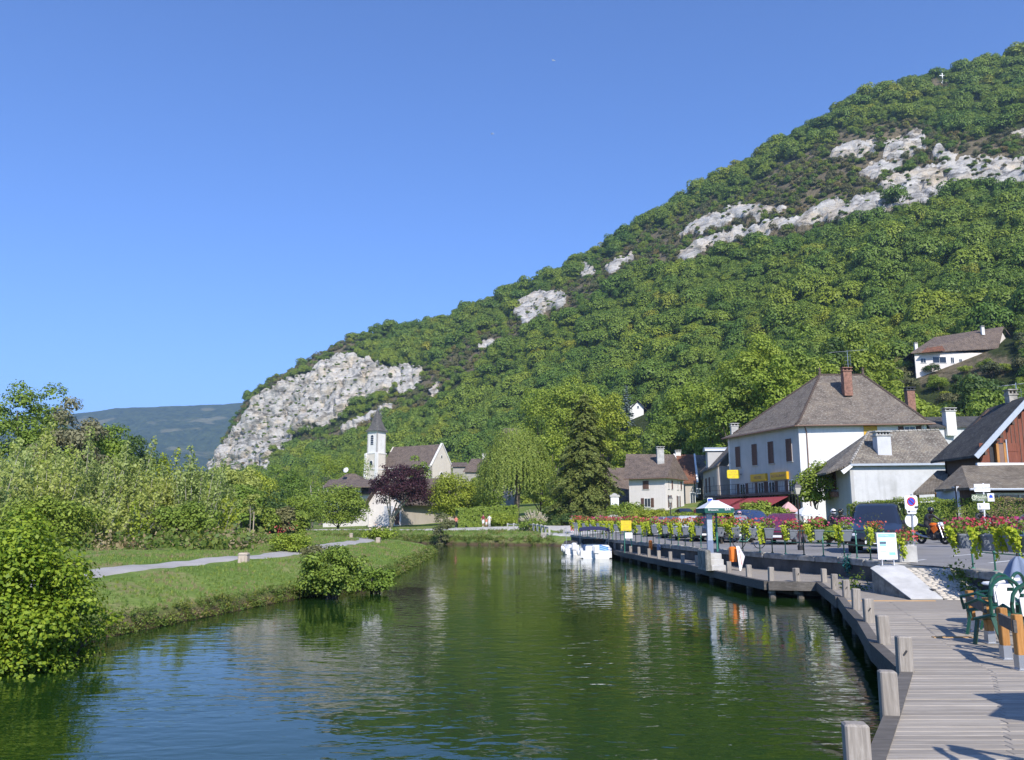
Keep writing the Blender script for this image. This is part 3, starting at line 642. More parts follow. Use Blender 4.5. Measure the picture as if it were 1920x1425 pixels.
# ------------------------------------------------------------------ the mountain far behind
def far_mat():
    m, nt, b = newmat('far_mountain')
    tc = _n(nt, 'TexCoord')
    n1 = _n(nt, 'TexNoise', Scale=0.035, Detail=8.0, Roughness=0.7); n2 = _n(nt, 'TexNoise', Scale=0.005, Detail=4.0)
    mp = _n(nt, 'Mapping'); mp.inputs['Scale'].default_value = (1, 1, 3.5)
    nt.links.new(tc.outputs['Object'], mp.inputs[0]); nt.links.new(tc.outputs['Object'], n1.inputs['Vector']); nt.links.new(mp.outputs[0], n2.inputs['Vector'])
    r1 = ramp(nt, n1.outputs[0], [(0.35, (0.02, 0.035, 0.015)), (0.65, (0.08, 0.105, 0.035))])
    r2 = ramp(nt, n2.outputs[0], [(0.6, (0, 0, 0)), (0.66, (0.75,) * 3)])
    mx = _n(nt, 'MixRGB'); nt.links.new(r2.outputs[0], mx.inputs[0]); nt.links.new(r1.outputs[0], mx.inputs[1]); mx.inputs[2].default_value = (0.2, 0.19, 0.1, 1)
    nt.links.new(mx.outputs[0], b.inputs['Base Color']); b.inputs['Roughness'].default_value = 1; b.inputs['Specular IOR Level'].default_value = 0
    bump(nt, b, n1.outputs[0], 1.0, 14.0); MATS['far_mountain'] = m; return m
fx = np.linspace(-2600, 1500, 260); ft = np.linspace(0, 1, 60)
FXg, FT = np.meshgrid(fx, ft)
pxs = 960 + FPX * fx / 2300 / CP
crest_px = np.interp(pxs, [-900, -200, 100, 200, 300, 380, 450, 560, 900, 2000], [860, 800, 778, 768, 763, 759, 757, 750, 765, 850])
crest = np.array([at(960, c, 2300).z for c in crest_px])
FZ = -10 + (crest[None] + 10) * (FT ** 0.85)
FY = 1550 + 750 * FT
jit = vnoise(FXg, FY, 0.006, 4.0) * 28 + vnoise(FXg, FY, 0.03, 14.0) * 9 + vnoise(FXg, FY, 0.09, 24.0) * 5
FZ = FZ + jit * (0.25 + 0.75 * np.sin(FT * math.pi)) * 1.0
KM = 1.65
FXg = FXg * KM; fx = fx * KM; FY = FY * KM; FZ = (FZ - CAMZ) * KM + CAMZ
FXa = np.vstack([FXg, fx[None]]); FYa = np.vstack([FY, np.full((1, len(fx)), 4700.0)]); FZa = np.vstack([FZ, np.full((1, len(fx)), -10.0)])
nr, nc = FXa.shape; I = (np.arange(nr - 1)[:, None] * nc + np.arange(nc - 1)[None]).ravel()
tag(link('mountain', np_mesh('mountain', np.stack([FXa.ravel(), FYa.ravel(), FZa.ravel()], 1), np.stack([I, I + 1, I + nc + 1, I + nc], 1), far_mat(), True)), 'hazy blue wooded mountain on the horizon', kind='structure')
# ------------------------------------------------------------------ foliage makers
def rnd_dirs(rng, n):
    v = rng.normal(size=(n, 3)); return v / np.linalg.norm(v, axis=1, keepdims=True)
def leaves(C, N, size, rng, aspect=0.55, jitter=0.7, fold=0.0):
    """rhombic leaf faces at centres C with normals about N"""
    n = len(C)
    Nn = N + rnd_dirs(rng, n) * jitter; Nn /= np.linalg.norm(Nn, axis=1, keepdims=True) + 1e-9
    r = rnd_dirs(rng, n); U_ = np.cross(Nn, r); U_ /= np.linalg.norm(U_, axis=1, keepdims=True) + 1e-9
    W_ = np.cross(Nn, U_)
    s = (size * rng.uniform(0.6, 1.35, n))[:, None] if np.isscalar(size) else (size * rng.uniform(0.7, 1.3, n))[:, None]
    a = C - U_ * s * 0.5; c = C + U_ * s * 0.5; b_ = C + W_ * s * aspect * 0.5 + U_ * s * -0.08 + Nn * s * fold; d = C - W_ * s * aspect * 0.5 + U_ * s * -0.08 + Nn * s * fold
    V = np.stack([a, b_, c, d], 1).reshape(-1, 3); F = np.arange(4 * n).reshape(n, 4)
    return V, F
def join(parts):
    Vs, Fs, o = [], [], 0
    for V, F in parts: Vs.append(V); Fs.append(F + o); o += len(V)
    return np.vstack(Vs), np.vstack(Fs)
def crown_lobes(rng, n_lobes, rx, rz, cz, shell=0.72, lob=(0.24, 0.4), top=1.0, low=-0.8):
    L = []
    while len(L) < n_lobes:
        d = rnd_dirs(rng, 1)[0]
        if d[2] < low: continue
        k = shell * rng.uniform(0.55, 1.15)
        L.append((np.array([d[0] * rx * k, d[1] * rx * k, cz + d[2] * rz * k * (top if d[2] > 0 else 1)]), rx * rng.uniform(*lob)))
    return L
def lobes_leaves(rng, L, n, size, aspect=0.6, zs=0.8, jitter=0.6, fill=0.75):
    w = np.array([l[1] ** 2 for l in L]); w = w / w.sum(); k = rng.choice(len(L), n, p=w)
    c = np.array([l[0] for l in L])[k]; r = np.array([l[1] for l in L])[k]
    d = rnd_dirs(rng, n); d[:, 2] = np.where(d[:, 2] < -0.35, -d[:, 2], d[:, 2])
    rr = r * rng.uniform(fill, 1.08, n)
    C = c + d * rr[:, None] * np.array([1, 1, zs]); return leaves(C, d + np.array([0, 0, 0.35]), size, rng, aspect, jitter)
def limbs(rng, L, th, tr, cz, nb=7, base=(0, 0), bend=0.3):
    mb = MB()
    top = Vector((base[0] + rng.uniform(-.1, .1) * cz, base[1] + rng.uniform(-.1, .1) * cz, cz))
    b0 = Vector((base[0], base[1], -0.4)); mid = Vector((base[0] + rng.uniform(-1, 1) * tr, base[1] + rng.uniform(-1, 1) * tr, th))
    mb.tube([b0, Vector((base[0], base[1], 0.15)), mid, mid.lerp(top, 0.5), top], [tr * 1.5, tr * 1.05, tr * 0.85, tr * 0.5, tr * 0.15], 7)
    for i in rng.choice(len(L), min(nb, len(L)), replace=False):
        e = Vector(L[i][0].tolist()); s0 = mid.lerp(top, rng.uniform(0.0, 0.5)); m_ = s0.lerp(e, 0.5) + Vector((0, 0, rng.uniform(0, bend) * L[i][1]))
        mb.tube([s0, m_, e], [tr * 0.45, tr * 0.28, tr * 0.08], 5)
    return mb
def tree_meshes(nm, seed, H, Rr, leafm, n=6000, size=0.25, nl=34, trunk=0.22, tr=0.16, shell=0.72, lob=(0.22, 0.38), bark='bark', nb=8, aspect=0.6, cz=None, low=-0.8, fill=0.7):
    rng = np.random.default_rng(seed)
    th = H * trunk; rz = (H - th) / 2; c = th + rz if cz is None else cz
    L = crown_lobes(rng, nl, Rr, rz, c, shell, lob, low=low)
    V, F = lobes_leaves(rng, L, n, size, aspect, fill=fill)
    zt = V[:, 2].max(); V[:, 2] = np.where(V[:, 2] > th, th + (V[:, 2] - th) * (H - th) / max(zt - th, .1), V[:, 2])
    crown = np_mesh(nm + '_crown', V, F, M[leafm]); t = limbs(rng, L, th, tr, c + rz * 0.3, nb).mesh(nm + '_trunk', M[bark], True)
    return crown, t
def put_tree(name, meshes, loc, s=1.0, rz=0.0, label=None, group=None, cat='tree', sz=None):
    o = thing(name, label, cat, loc, rz, group); o.scale = (s, s, sz or s)
    link('crown', meshes[0], o)
    if meshes[1]: link('trunk', meshes[1], o)
    return o
# instanced masses (forest far off, grass, weeds)
def instancer(name, pts, rots, scales, idx, meshes, label):
    src = bpy.data.collections.new(name + '_kinds')
    for i, me in enumerate(meshes):
        o = bpy.data.objects.new('%s_kind_%02d' % (name, i), me); src.objects.link(o)
    me = bpy.data.meshes.new(name); pts = np.asarray(pts, np.float32)
    me.vertices.add(len(pts)); me.vertices.foreach_set('co', pts.ravel())
    for an, ty, arr, key in (('rot', 'FLOAT_VECTOR', rots, 'vector'), ('scl', 'FLOAT_VECTOR', scales, 'vector'), ('kind_id', 'INT', idx, 'value')):
        a = me.attributes.new(an, ty, 'POINT'); a.data.foreach_set(key, np.asarray(arr, np.int32 if ty == 'INT' else np.float32).ravel())
    o = link(name, me)
    ng = bpy.data.node_groups.new(name + '_scatter', 'GeometryNodeTree')
    ng.interface.new_socket('Geometry', in_out='INPUT', socket_type='NodeSocketGeometry'); ng.interface.new_socket('Geometry', in_out='OUTPUT', socket_type='NodeSocketGeometry')
    N = ng.nodes; gi = N.new('NodeGroupInput'); go = N.new('NodeGroupOutput'); ip = N.new('GeometryNodeInstanceOnPoints')
    ci = N.new('GeometryNodeCollectionInfo'); ci.inputs['Collection'].default_value = src; ci.inputs['Separate Children'].default_value = True; ci.inputs['Reset Children'].default_value = True
    def na(nm, ty):
        a = N.new('GeometryNodeInputNamedAttribute'); a.data_type = ty; a.inputs['Name'].default_value = nm; return a.outputs['Attribute']
    Lk = ng.links.new
    Lk(gi.outputs[0], ip.inputs['Points']); Lk(ci.outputs[0], ip.inputs['Instance']); ip.inputs['Pick Instance'].default_value = True
    Lk(na('kind_id', 'INT'), ip.inputs['Instance Index']); Lk(na('rot', 'FLOAT_VECTOR'), ip.inputs['Rotation']); Lk(na('scl', 'FLOAT_VECTOR'), ip.inputs['Scale'])
    Lk(ip.outputs[0], go.inputs[0])
    md = o.modifiers.new('scatter', 'NODES'); md.node_group = ng
    tag(o, label, kind='stuff'); return o

# ------------------------------------------------------------------ the forest on the hill
rng = np.random.default_rng(5)
def crown_kind(seed, leafm, n=560, size=0.2, nl=16, flat=0.85):
    r = np.random.default_rng(seed); L = crown_lobes(r, nl, 1.0, 0.95, 0.55, 0.62, (0.28, 0.46), low=-0.5)
    V, F = lobes_leaves(r, L, n, size, 0.8, flat, 0.3, 0.9)
    return np_mesh('crown_kind', V, F, M[leafm])
KINDS_F = [crown_kind(i, 'leaf_forest', 2300, 0.115, 15 + 2 * i) for i in range(5)] + [crown_kind(20 + i, 'leaf_scrub', 1100, 0.13, 12) for i in range(2)]
tri = HF
cen = HV[HF].mean(1); e1 = HV[HF[:, 1]] - HV[HF[:, 0]]; e2 = HV[HF[:, 3]] - HV[HF[:, 0]]
area = np.linalg.norm(np.cross(e1, e2), axis=1)
frk = rkA.ravel()[HF].mean(1); fsb = sbA.ravel()[HF].mean(1)
cpx = 960 + FPX * cen[:, 0] / (cen[:, 1] * CP + (cen[:, 2] - CAMZ) * SP)
rowi = np.repeat(np.arange(AX.shape[0] - 1), AX.shape[1] - 1)
LOWER = 205.0
bank = (cpx > 1640) & (cpx < 1960) & (cen[:, 1] > 118) & (cen[:, 1] < LOWER) & ~((cpx > 1695) & (cpx < 1915) & (cen[:, 1] > 165))
ok = (cpx > 370) & (cpx < 2060) & (cen[:, 1] > LOWER - 25 * (cpx < 1100)) & (rowi < len(tv_) + 1)
qc = hitpx(1768, 156); qh = hitpx(1192, 782)
free = np.hypot(cen[:, 0] - qc.x, cen[:, 1] - qc.y) < 9
free |= (cpx > 1158) & (cpx < 1226) & (cen[:, 1] < qh.y + 4)
ok = ok & ~free
wgt = area * np.where(ok, 1, 0) * np.clip(1 - frk * 1.3, 0.0, 1) * (1 - 0.2 * fsb) / np.maximum(cen[:, 1], 150) ** 0.55
N_F = 21000
pick = rng.choice(len(wgt), N_F, p=wgt / wgt.sum())
ra, rb = rng.random(N_F), rng.random(N_F)
fp = HV[HF[pick, 0]] + e1[pick] * ra[:, None] + e2[pick] * rb[:, None]
isb = (fsb[pick] + rng.uniform(-0.3, 0.3, N_F)) > 0.5
rad = np.where(isb, rng.uniform(1.0, 3.2, N_F), np.clip(rng.lognormal(1.0, .48, N_F), 1.2, 7.5)) * np.interp(fp[:, 1], [180, 300, 650], [0.85, 0.95, 1.05])
hgt = rad * rng.uniform(0.8, 1.35, N_F)
fp[:, 2] -= np.where(isb, 0.2, 0.2) * rad
wb = area * bank; pk3 = rng.choice(len(wb), 900, p=wb / wb.sum()); fp3 = cen[pk3]; rad3 = rng.uniform(.9, 2.8, len(pk3))
# a few bushes clinging to the cliffs
wr = area * ok * (frk > 0.6); pk2 = rng.choice(len(wr), 800, p=wr / wr.sum())
fp2 = cen[pk2]; rad2 = rng.uniform(0.5, 1.9, len(pk2))
allp = np.vstack([fp, fp2, fp3]); alls = np.vstack([np.stack([rad, rad, hgt], 1), np.stack([rad2, rad2, rad2 * 0.8], 1), np.stack([rad3, rad3, rad3], 1)])
allk = np.concatenate([np.where(isb & (rng.random(N_F) < 0.6), rng.integers(5, 7, N_F), rng.integers(0, 5, N_F)), rng.integers(0, 7, len(pk2)), rng.integers(0, 7, len(pk3))])
rot = np.stack([rng.uniform(-.12, .12, len(allp)), rng.uniform(-.12, .12, len(allp)), rng.uniform(0, 6.28, len(allp))], 1)
instancer('hillside_forest', allp, rot, alls, allk, KINDS_F, 'dense green forest covering the hillside')
# ------------------------------------------------------------------ building kit
def V2(p, z=0.0): return Vector((p[0], p[1], z))
def roof(parent, polys, m, th=0.16, name='roof'):
    me = bpy.data.meshes.new(name); vs_, fs_, uv = [], [], []
    for pl in polys:
        pl = [Vector(p) for p in pl]; n = (pl[1] - pl[0]).cross(pl[2] - pl[0]).normalized()
        if n.z < 0: pl = pl[::-1]; n = -n
        u = Vector((0, 0, 1)).cross(n)
        u = u.normalized() if u.length > 1e-4 else Vector((1, 0, 0)); v = n.cross(u)
        k = len(pl); b = len(vs_)
        vs_ += [tuple(p) for p in pl] + [(p.x, p.y, p.z - th) for p in pl]
        fs_.append([b + i for i in range(k)]); fs_.append([b + k + i for i in reversed(range(k))])
        for i in range(k): fs_.append([b + i, b + k + i, b + k + (i + 1) % k, b + (i + 1) % k])
        loc = [(p.dot(u), p.dot(v)) for p in pl] * 2
        for f in fs_[-(k + 2):]: uv += [loc[i - b] for i in f]
    me.from_pydata(vs_, [], fs_); ul = me.uv_layers.new(name='UVMap')
    ul.data.foreach_set('uv', [c for t in uv for c in t]); me.materials.append(m); me.update()
    return link(name, me, parent)
def wall(parent, P, Q, z0, z1, m, th=0.25, extra=None, name='wall'):
    """vertical wall P->Q seen from outside left to right; extra = points added along the top (t, z)"""
    P = V2(P); Q = V2(Q); d = (Q - P).normalized(); n = Vector((d.y, -d.x, 0))
    pts = [Vector((P.x, P.y, z0)), Vector((Q.x, Q.y, z0)), Vector((Q.x, Q.y, z1))]
    for t, z in (extra or []): q = P.lerp(Q, t); pts.append(Vector((q.x, q.y, z)))
    pts.append(Vector((P.x, P.y, z1)))
    mb = MB(); mb.prism(pts, -n * th); return mb.build(name, m, parent)
def wf(P, Q):
    P = V2(P); Q = V2(Q); d = (Q - P).normalized(); return P, d, Vector((d.y, -d.x, 0)), (Q - P).length
def window(parent, P, Q, u, z, w, h, shut=None, frame='white_paint', shutm='shutter_wood', sill=True, arch=False, pane='window_glass'):
    """u = distance of window centre along the wall, z = sill height"""
    P, d, n, L = wf(P, Q); c = P + d * u
    def q(a, zz, o): return c + d * a + n * o + Vector((0, 0, zz))
    mb = MB(); t = 0.07
    for a0, a1, z0, z1 in ((-w / 2, -w / 2 + t, z, z + h), (w / 2 - t, w / 2, z, z + h), (-w / 2 + t, w / 2 - t, z + h - t, z + h), (-w / 2 + t, w / 2 - t, z, z + t), (-t / 3, t / 3, z + t, z + h - t)):
        mb.prism([q(a0, z0, 0.045), q(a1, z0, 0.045), q(a1, z1, 0.045), q(a0, z1, 0.045)], -n * 0.06)
    f = mb.build('window', M[frame], parent)
    g = MB(); g.prism([q(-w / 2 + t / 2, z + t / 2, 0.012), q(w / 2 - t / 2, z + t / 2, 0.012), q(w / 2 - t / 2, z + h - t / 2, 0.012), q(-w / 2 + t / 2, z + h - t / 2, 0.012)], -n * 0.03); g.build('pane', M[pane], f)
    if sill: s = MB(); s.prism([q(-w / 2 - 0.08, z - 0.09, 0.1), q(w / 2 + 0.08, z - 0.09, 0.1), q(w / 2 + 0.08, z - 0.005, 0.1), q(-w / 2 - 0.08, z - 0.005, 0.1)], -n * 0.11); s.build('sill', M['concrete'], f)
    if shut == 'open':
        for sg in (-1, 1):
            s = MB(); a0 = sg * (w / 2 + 0.03); a1 = sg * (w / 2 + w * 0.48)
            s.prism([q(a0, z, 0.06), q(a1, z, 0.06), q(a1, z + h, 0.06), q(a0, z + h, 0.06)], -n * 0.045)
            for k in range(3): zz = z + h * (0.12 + 0.36 * k); s.prism([q(a0, zz, 0.08), q(a1, zz, 0.08), q(a1, zz + 0.08, 0.08), q(a0, zz + 0.08, 0.08)], -n * 0.018)
            s.build('shutter', M[shutm], f)
    if shut == 'closed':
        for sg in (-1, 1):
            s = MB(); a0 = sg * 0.012; a1 = sg * w * 0.5
            s.prism([q(a0, z + .01, 0.085), q(a1, z + .01, 0.085), q(a1, z + h - .01, 0.085), q(a0, z + h - .01, 0.085)], -n * 0.035)
            for k in range(6): zz = z + h * (0.08 + 0.15 * k); s.prism([q(a0, zz, 0.1), q(a1, zz, 0.1), q(a1, zz + 0.06, 0.1), q(a0, zz + 0.06, 0.1)], -n * 0.014)
            s.build('shutter', M[shutm], f)
    return f
def arched(parent, P, Q, u, z, w, h, fm='church_white', louvre=True):
    P, d, n, L = wf(P, Q); c = P + d * u
    def q(a, zz, o): return c + d * a + n * o + Vector((0, 0, zz))
    def prof(k): return [(-k, z), (k, z), (k, z + h - w / 2)] + [(k * math.cos(t), z + h - w / 2 + k * math.sin(t)) for t in np.linspace(0.3, 2.84, 7)] + [(-k, z + h - w / 2)]
    mb = MB(); mb.prism([q(a, b, 0.05) for a, b in prof(w / 2 + 0.22)], -n * 0.08); f = mb.build('window', M[fm], parent)
    g = MB(); g.prism([q(a, b, 0.06) for a, b in prof(w / 2)], -n * 0.03); g.build('pane', M['window_glass'], f)
    if louvre:
        s = MB()
        for k in range(4): zz = z + (h - w / 2) * (k + 0.5) / 4; s.prism([q(-w / 2, zz, 0.1), q(w / 2, zz, 0.1), q(w / 2, zz + 0.1, 0.07), q(-w / 2, zz + 0.1, 0.07)], -n * 0.03)
        s.build('louvre', M['ink_grey'], f)
    return f
def chimney(parent, c, w, d, z0, z1, m, cap='concrete', pots=2, rz=0.0):
    mb = MB(); r = Matrix.Rotation(rz, 3, 'Z'); mb.cbox((c[0], c[1], (z0 + z1) / 2), w, d, z1 - z0, r); o = mb.build('chimney', M[m], parent)
    k = MB(); k.cbox((c[0], c[1], z1 + 0.05), w * 1.2, d * 1.2, 0.1, r)
    for i in range(pots + 1):
        off = r @ Vector(((i / max(pots, 1) - 0.5) * w * 0.9, 0, 0)); k.cbox((c[0] + off.x, c[1] + off.y, z1 + 0.2), 0.09, d * 0.9, 0.2, r)
    k.cbox((c[0], c[1], z1 + 0.34), w * 1.25, d * 1.25, 0.08, r); k.build('chimney_cap', M[cap], o); return o
def antenna(parent, p, h, arm=1.2, rz=0.3, n=7):
    p = Vector(p); mb = MB(); mb.tube([p, p + Vector((0, 0, h))], 0.025, 6); top = p + Vector((0, 0, h - 0.1)); dx = Vector((math.cos(rz), math.sin(rz), 0.12)); sy = Vector((-math.sin(rz), math.cos(rz), 0))
    mb.tube([top - dx * arm, top + dx * arm], 0.02, 5)
    for i in range(n): q = top + dx * arm * (2 * i / (n - 1) - 1); mb.tube([q - sy * 0.3, q + sy * 0.3], 0.012, 4)
    for i in range(3): q = p + Vector((0, 0, h * (0.35 + 0.18 * i))); mb.tube([q - dx * 0.35, q + dx * 0.35], 0.014, 4); mb.tube([q - Vector((0, 0, 0.2)) + dx * 0.3, q + Vector((0, 0, 0.2)) + dx * 0.3], 0.012, 4)
    return mb.build('antenna', M['galv'], parent)
def dish(parent, p, r=0.4, to=(-0.3, -1, 0.4)):
    mb = MB(); p = Vector(p); to = Vector(to).normalized(); q = to.to_track_quat('Z', 'Y').to_matrix()
    t = MB(); t.lathe((0, 0, 0), [(0.02, 0), (r * 0.5, 0.04), (r, 0.14), (r, 0.17), (0.02, 0.03)], 14)
    mb.add([p + q @ Vector(v) for v in t.v], t.f); mb.tube([p - Vector((0, 0, 0.5)), p - to * 0.05], 0.025, 5); mb.tube([p + q @ Vector((0, r * 0.9, 0.1)), p + to * 0.4], 0.012, 4)
    return mb.build('satellite_dish', M['white_paint'], parent, True)
def text(parent, s, p, d, n, size, m, align='CENTER', name='lettering', up=None, depth=0.004):
    cu = bpy.data.curves.new(name, 'FONT'); cu.body = s; cu.size = size; cu.align_x = align; cu.align_y = 'CENTER'; cu.extrude = depth; cu.resolution_u = 2
    tmp = bpy.data.objects.new('tmp_text', cu); COL.objects.link(tmp)
    me = bpy.data.meshes.new_from_object(tmp.evaluated_get(bpy.context.evaluated_depsgraph_get())); bpy.data.objects.remove(tmp)
    me.materials.clear(); me.materials.append(M[m]); o = bpy.data.objects.new(name, me); COL.objects.link(o); o['kind'] = 'stuff'
    d = Vector(d).normalized(); n = Vector(n).normalized(); u = n.cross(d).normalized()
    mt = Matrix((d, u, n)).transposed().to_4x4(); mt.translation = Vector(p); o.matrix_world = mt
    if parent:
        o.parent = parent; o.matrix_parent_inverse = (Matrix.LocRotScale(parent.location, parent.rotation_euler, parent.scale) if parent.parent is None else (Matrix.LocRotScale(parent.parent.location, parent.parent.rotation_euler, parent.parent.scale) @ Matrix.LocRotScale(parent.location, parent.rotation_euler, parent.scale))).inverted()
    return o
def xy(px, Y): p = at(px, 977, Y); return (p.x, p.y)
def gutter(parent, P, Q, m='gutter_brown', r=0.07):
    return MB().tube([P, Q], r, 6).build('gutter', M[m], parent)

# ------------------------------------------------------------------ hotel with the tall hipped roof
A = xy(1507, 75); B = xy(1752, 73.5); D = (A[0] - 0.30 * 11.5, A[1] + 11.5); Cc = (B[0] - 0.3 * 11.5, B[1] + 11.5)
ze = at(1507, 795, 75).z; zb = 0.8
h = thing('hotel', 'tall white and grey hotel with steep hipped roof and red awning', 'hotel', (A[0], A[1], 0))
h.location = (0, 0, 0)
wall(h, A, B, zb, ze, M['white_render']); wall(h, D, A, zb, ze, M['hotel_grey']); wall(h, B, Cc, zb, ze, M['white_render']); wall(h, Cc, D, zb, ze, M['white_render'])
o = 0.55; def_ = lambda p, dx, dy, z: Vector((p[0] + dx, p[1] + dy, z))
e1_, e2_, e3_, e4_ = def_(A, -o * .7, -o, ze - .1), def_(B, o, -o, ze - .1), def_(Cc, o, o, ze - .1), def_(D, -o, o * .3, ze - .1)
r1_ = at(1537, 703, 80.5); r2_ = at(1618, 703, 80.0)
k1, k2 = [e.lerp(r, 0.12) - Vector((0, 0, 0.32)) for e, r in ((e1_, r1_), (e2_, r2_))]; k3, k4 = e3_.lerp(r2_, 0.12) - Vector((0, 0, 0.32)), e4_.lerp(r1_, 0.12) - Vector((0, 0, 0.32))
roof(h, [[e1_, e2_, k2, k1], [k1, k2, r2_, r1_], [e2_, e3_, k3, k2], [k2, k3, r2_], [e3_, e4_, k4, k3], [k3, k4, r1_, r2_], [e4_, e1_, k1, k4], [k4, k1, r1_]], M['tile_grey'])
hips = MB()
for a_, b_ in ((k1, r1_), (k2, r2_), (r1_, r2_), (e1_, k1), (k4, r1_)):
    for i in range(26 if (b_ - a_).length > 4 else 8):
        n_ = 26 if (b_ - a_).length > 4 else 8; hips.tube([a_.lerp(b_, i / n_), a_.lerp(b_, (i + 0.92) / n_)], [0.13, 0.1], 6)
hips.build('ridge_tiles', M['tile_brown'], h)
for r_ in (r1_, r2_): MB().lathe(r_, [(0.12, -0.1), (0.16, 0.1), (0.1, 0.35), (0.13, 0.5), (0.05, 0.75)], 8).build('finial', M['tile_brown'], h)
gutter(h, e1_ + Vector((0, -.05, -.12)), e2_ + Vector((0, -.05, -.12))); gutter(h, e4_ + Vector((-.05, 0, -.12)), e1_ + Vector((-.05, 0, -.12)))
P_, d_, n_, L_ = wf(A, B)
dp = MB(); q = P_ + d_ * 0.55 + n_ * 0.1; dp.tube([Vector((q.x, q.y, ze - .25)), Vector((q.x + .15, q.y + 0.02, ze - .8)), Vector((q.x + .15, q.y + .02, 1.8))], 0.05, 6); dp.build('downpipe', M['gutter_brown'], h); dp = MB()
q = P_ + d_ * (L_ - 0.5) + n_ * 0.1; dp.tube([Vector((q.x, q.y, ze - .25)), Vector((q.x, q.y, 1.8))], 0.05, 6); dp.build('downpipe', M['gutter_brown'], h)
ch = at(1588, 725, 77.6); chimney(h, (ch.x, ch.y), 0.78, 0.7, ch.z - .9, at(1588, 697, 77.6).z, 'brick_red', 'brick_red')
antenna(h, (ch.x + 0.25, ch.y, at(1588, 697, 77.6).z), 2.1, 2.0, 0.25, 5)
ch = at(1706, 745, 86); chimney(h, (ch.x, ch.y), 0.8, 0.7, ch.z - 3.5, at(1706, 733, 86).z, 'brick_red', 'iron')
for u, kind in ((5.9, 'b'), (9.6, 'w')):
    if kind == 'b':
        f = window(h, A, B, u + .35, ze - 1.95, 1.15, 1.7, None, 'ochre_box', sill=True, pane='ochre_box')
    else: window(h, A, B, u, ze - 1.95, 1.0, 1.6, 'open')
for t in (0.12, 0.37, 0.6, 0.84):
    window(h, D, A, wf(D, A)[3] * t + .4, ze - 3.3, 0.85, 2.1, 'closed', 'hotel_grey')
for t in (0.2, 0.47, 0.62, 0.88):
    window(h, D, A, wf(D, A)[3] * t, ze - 7.9, 1.0, 2.9, 'open', 'white_paint', sill=False)
Pd, dd, nd, Ld = wf(D, A)
for t, lab in ((0.46, 0), (0.74, 1)):      # lit-up style ochre sign boxes
    c = Pd + dd * (Ld * t) + nd * 0.25; mb = MB(); mb.prism([c - dd * 1.3 + Vector((0, 0, ze - 4.9)), c + dd * 1.3 + Vector((0, 0, ze - 4.9)), c + dd * 1.3 + Vector((0, 0, ze - 4.2)), c - dd * 1.3 + Vector((0, 0, ze - 4.2))], -nd * 0.35)
    s = mb.build('sign_box', M['ochre_box'], h); text(s, 'HOTEL' if lab == 0 else 'RESTAURANT', c + nd * 0.012 + Vector((0, 0, ze - 4.55)), dd, nd, 0.42 if lab == 0 else 0.36, 'gutter_brown')
zbal = at(1491, 922, 76).z
bal = MB(); c0 = Pd - dd * 3.2 + nd * 0.02; c1 = Pd + dd * (Ld + 0.1) + nd * 0.02
bal.prism([c0 + Vector((0, 0, zbal - 0.25)), c1 + Vector((0, 0, zbal - 0.25)), c1 + Vector((0, 0, zbal)), c0 + Vector((0, 0, zbal))], nd * 1.2); bo = bal.build('balcony', M['dark_concrete'], h)
rl = MB(); N_ = 60
for i in range(N_ + 1):
    q = c0.lerp(c1, i / N_) + nd * 1.15; rl.tube([q + Vector((0, 0, zbal)), q + Vector((0, 0, zbal + 1.0))], 0.012 if i % 12 else 0.03, 4)
for z_ in (0.08, 0.5, 1.0): rl.tube([c0 + nd * 1.15 + Vector((0, 0, zbal + z_)), c1 + nd * 1.15 + Vector((0, 0, zbal + z_))], 0.018, 4)
rl.build('balcony_railing', M['iron'], bo)
for a0, a1, nm in ((0.02, 0.44, 0), (0.47, 0.98, 1)):     # red awnings
    q0 = Pd + dd * (Ld * a0 - 1.5) + nd * 1.0; q1 = Pd + dd * (Ld * a1 - 0.2) + nd * 1.0; zt = zbal - 0.35
    mb = MB(); k = 10
    for i in range(k):
        s0 = q0.lerp(q1, i / k); s1 = q0.lerp(q1, (i + 1) / k)
        mb.prism([s0 + Vector((0, 0, zt)), s1 + Vector((0, 0, zt)), s1 + nd * 2.6 + Vector((0, 0, zt - 1.15)), s0 + nd * 2.6 + Vector((0, 0, zt - 1.15))], (0, 0, -0.03))
        mb.prism([s0 + nd * 2.6 + Vector((0, 0, zt - 1.15)), s1 + nd * 2.6 + Vector((0, 0, zt - 1.15)), s1 + nd * 2.62 + Vector((0, 0, zt - 1.4)), s0.lerp(s1, 0.5) + nd * 2.62 + Vector((0, 0, zt - 1.46)), s0 + nd * 2.62 + Vector((0, 0, zt - 1.4))], nd * 0.02)
    mb.build('awning', M['awning_red'], h)
    MB().tube([q0 + Vector((0, 0, zt - 0.1)), q0 + nd * 2.6 + Vector((0, 0, zt - 1.2))], 0.03, 5).build('awning_arm', M['galv'], h)
gr = MB(); q0 = Pd + dd * 0.6 + nd * 0.03; q1 = Pd + dd * (Ld - 0.3) + nd * 0.03
gr.prism([q0 + Vector((0, 0, 1.7)), q1 + Vector((0, 0, 1.7)), q1 + Vector((0, 0, zbal - 0.5)), q0 + Vector((0, 0, zbal - 0.5))], -nd * 0.02); gr.build('shopfront', M['window_glass'], h)
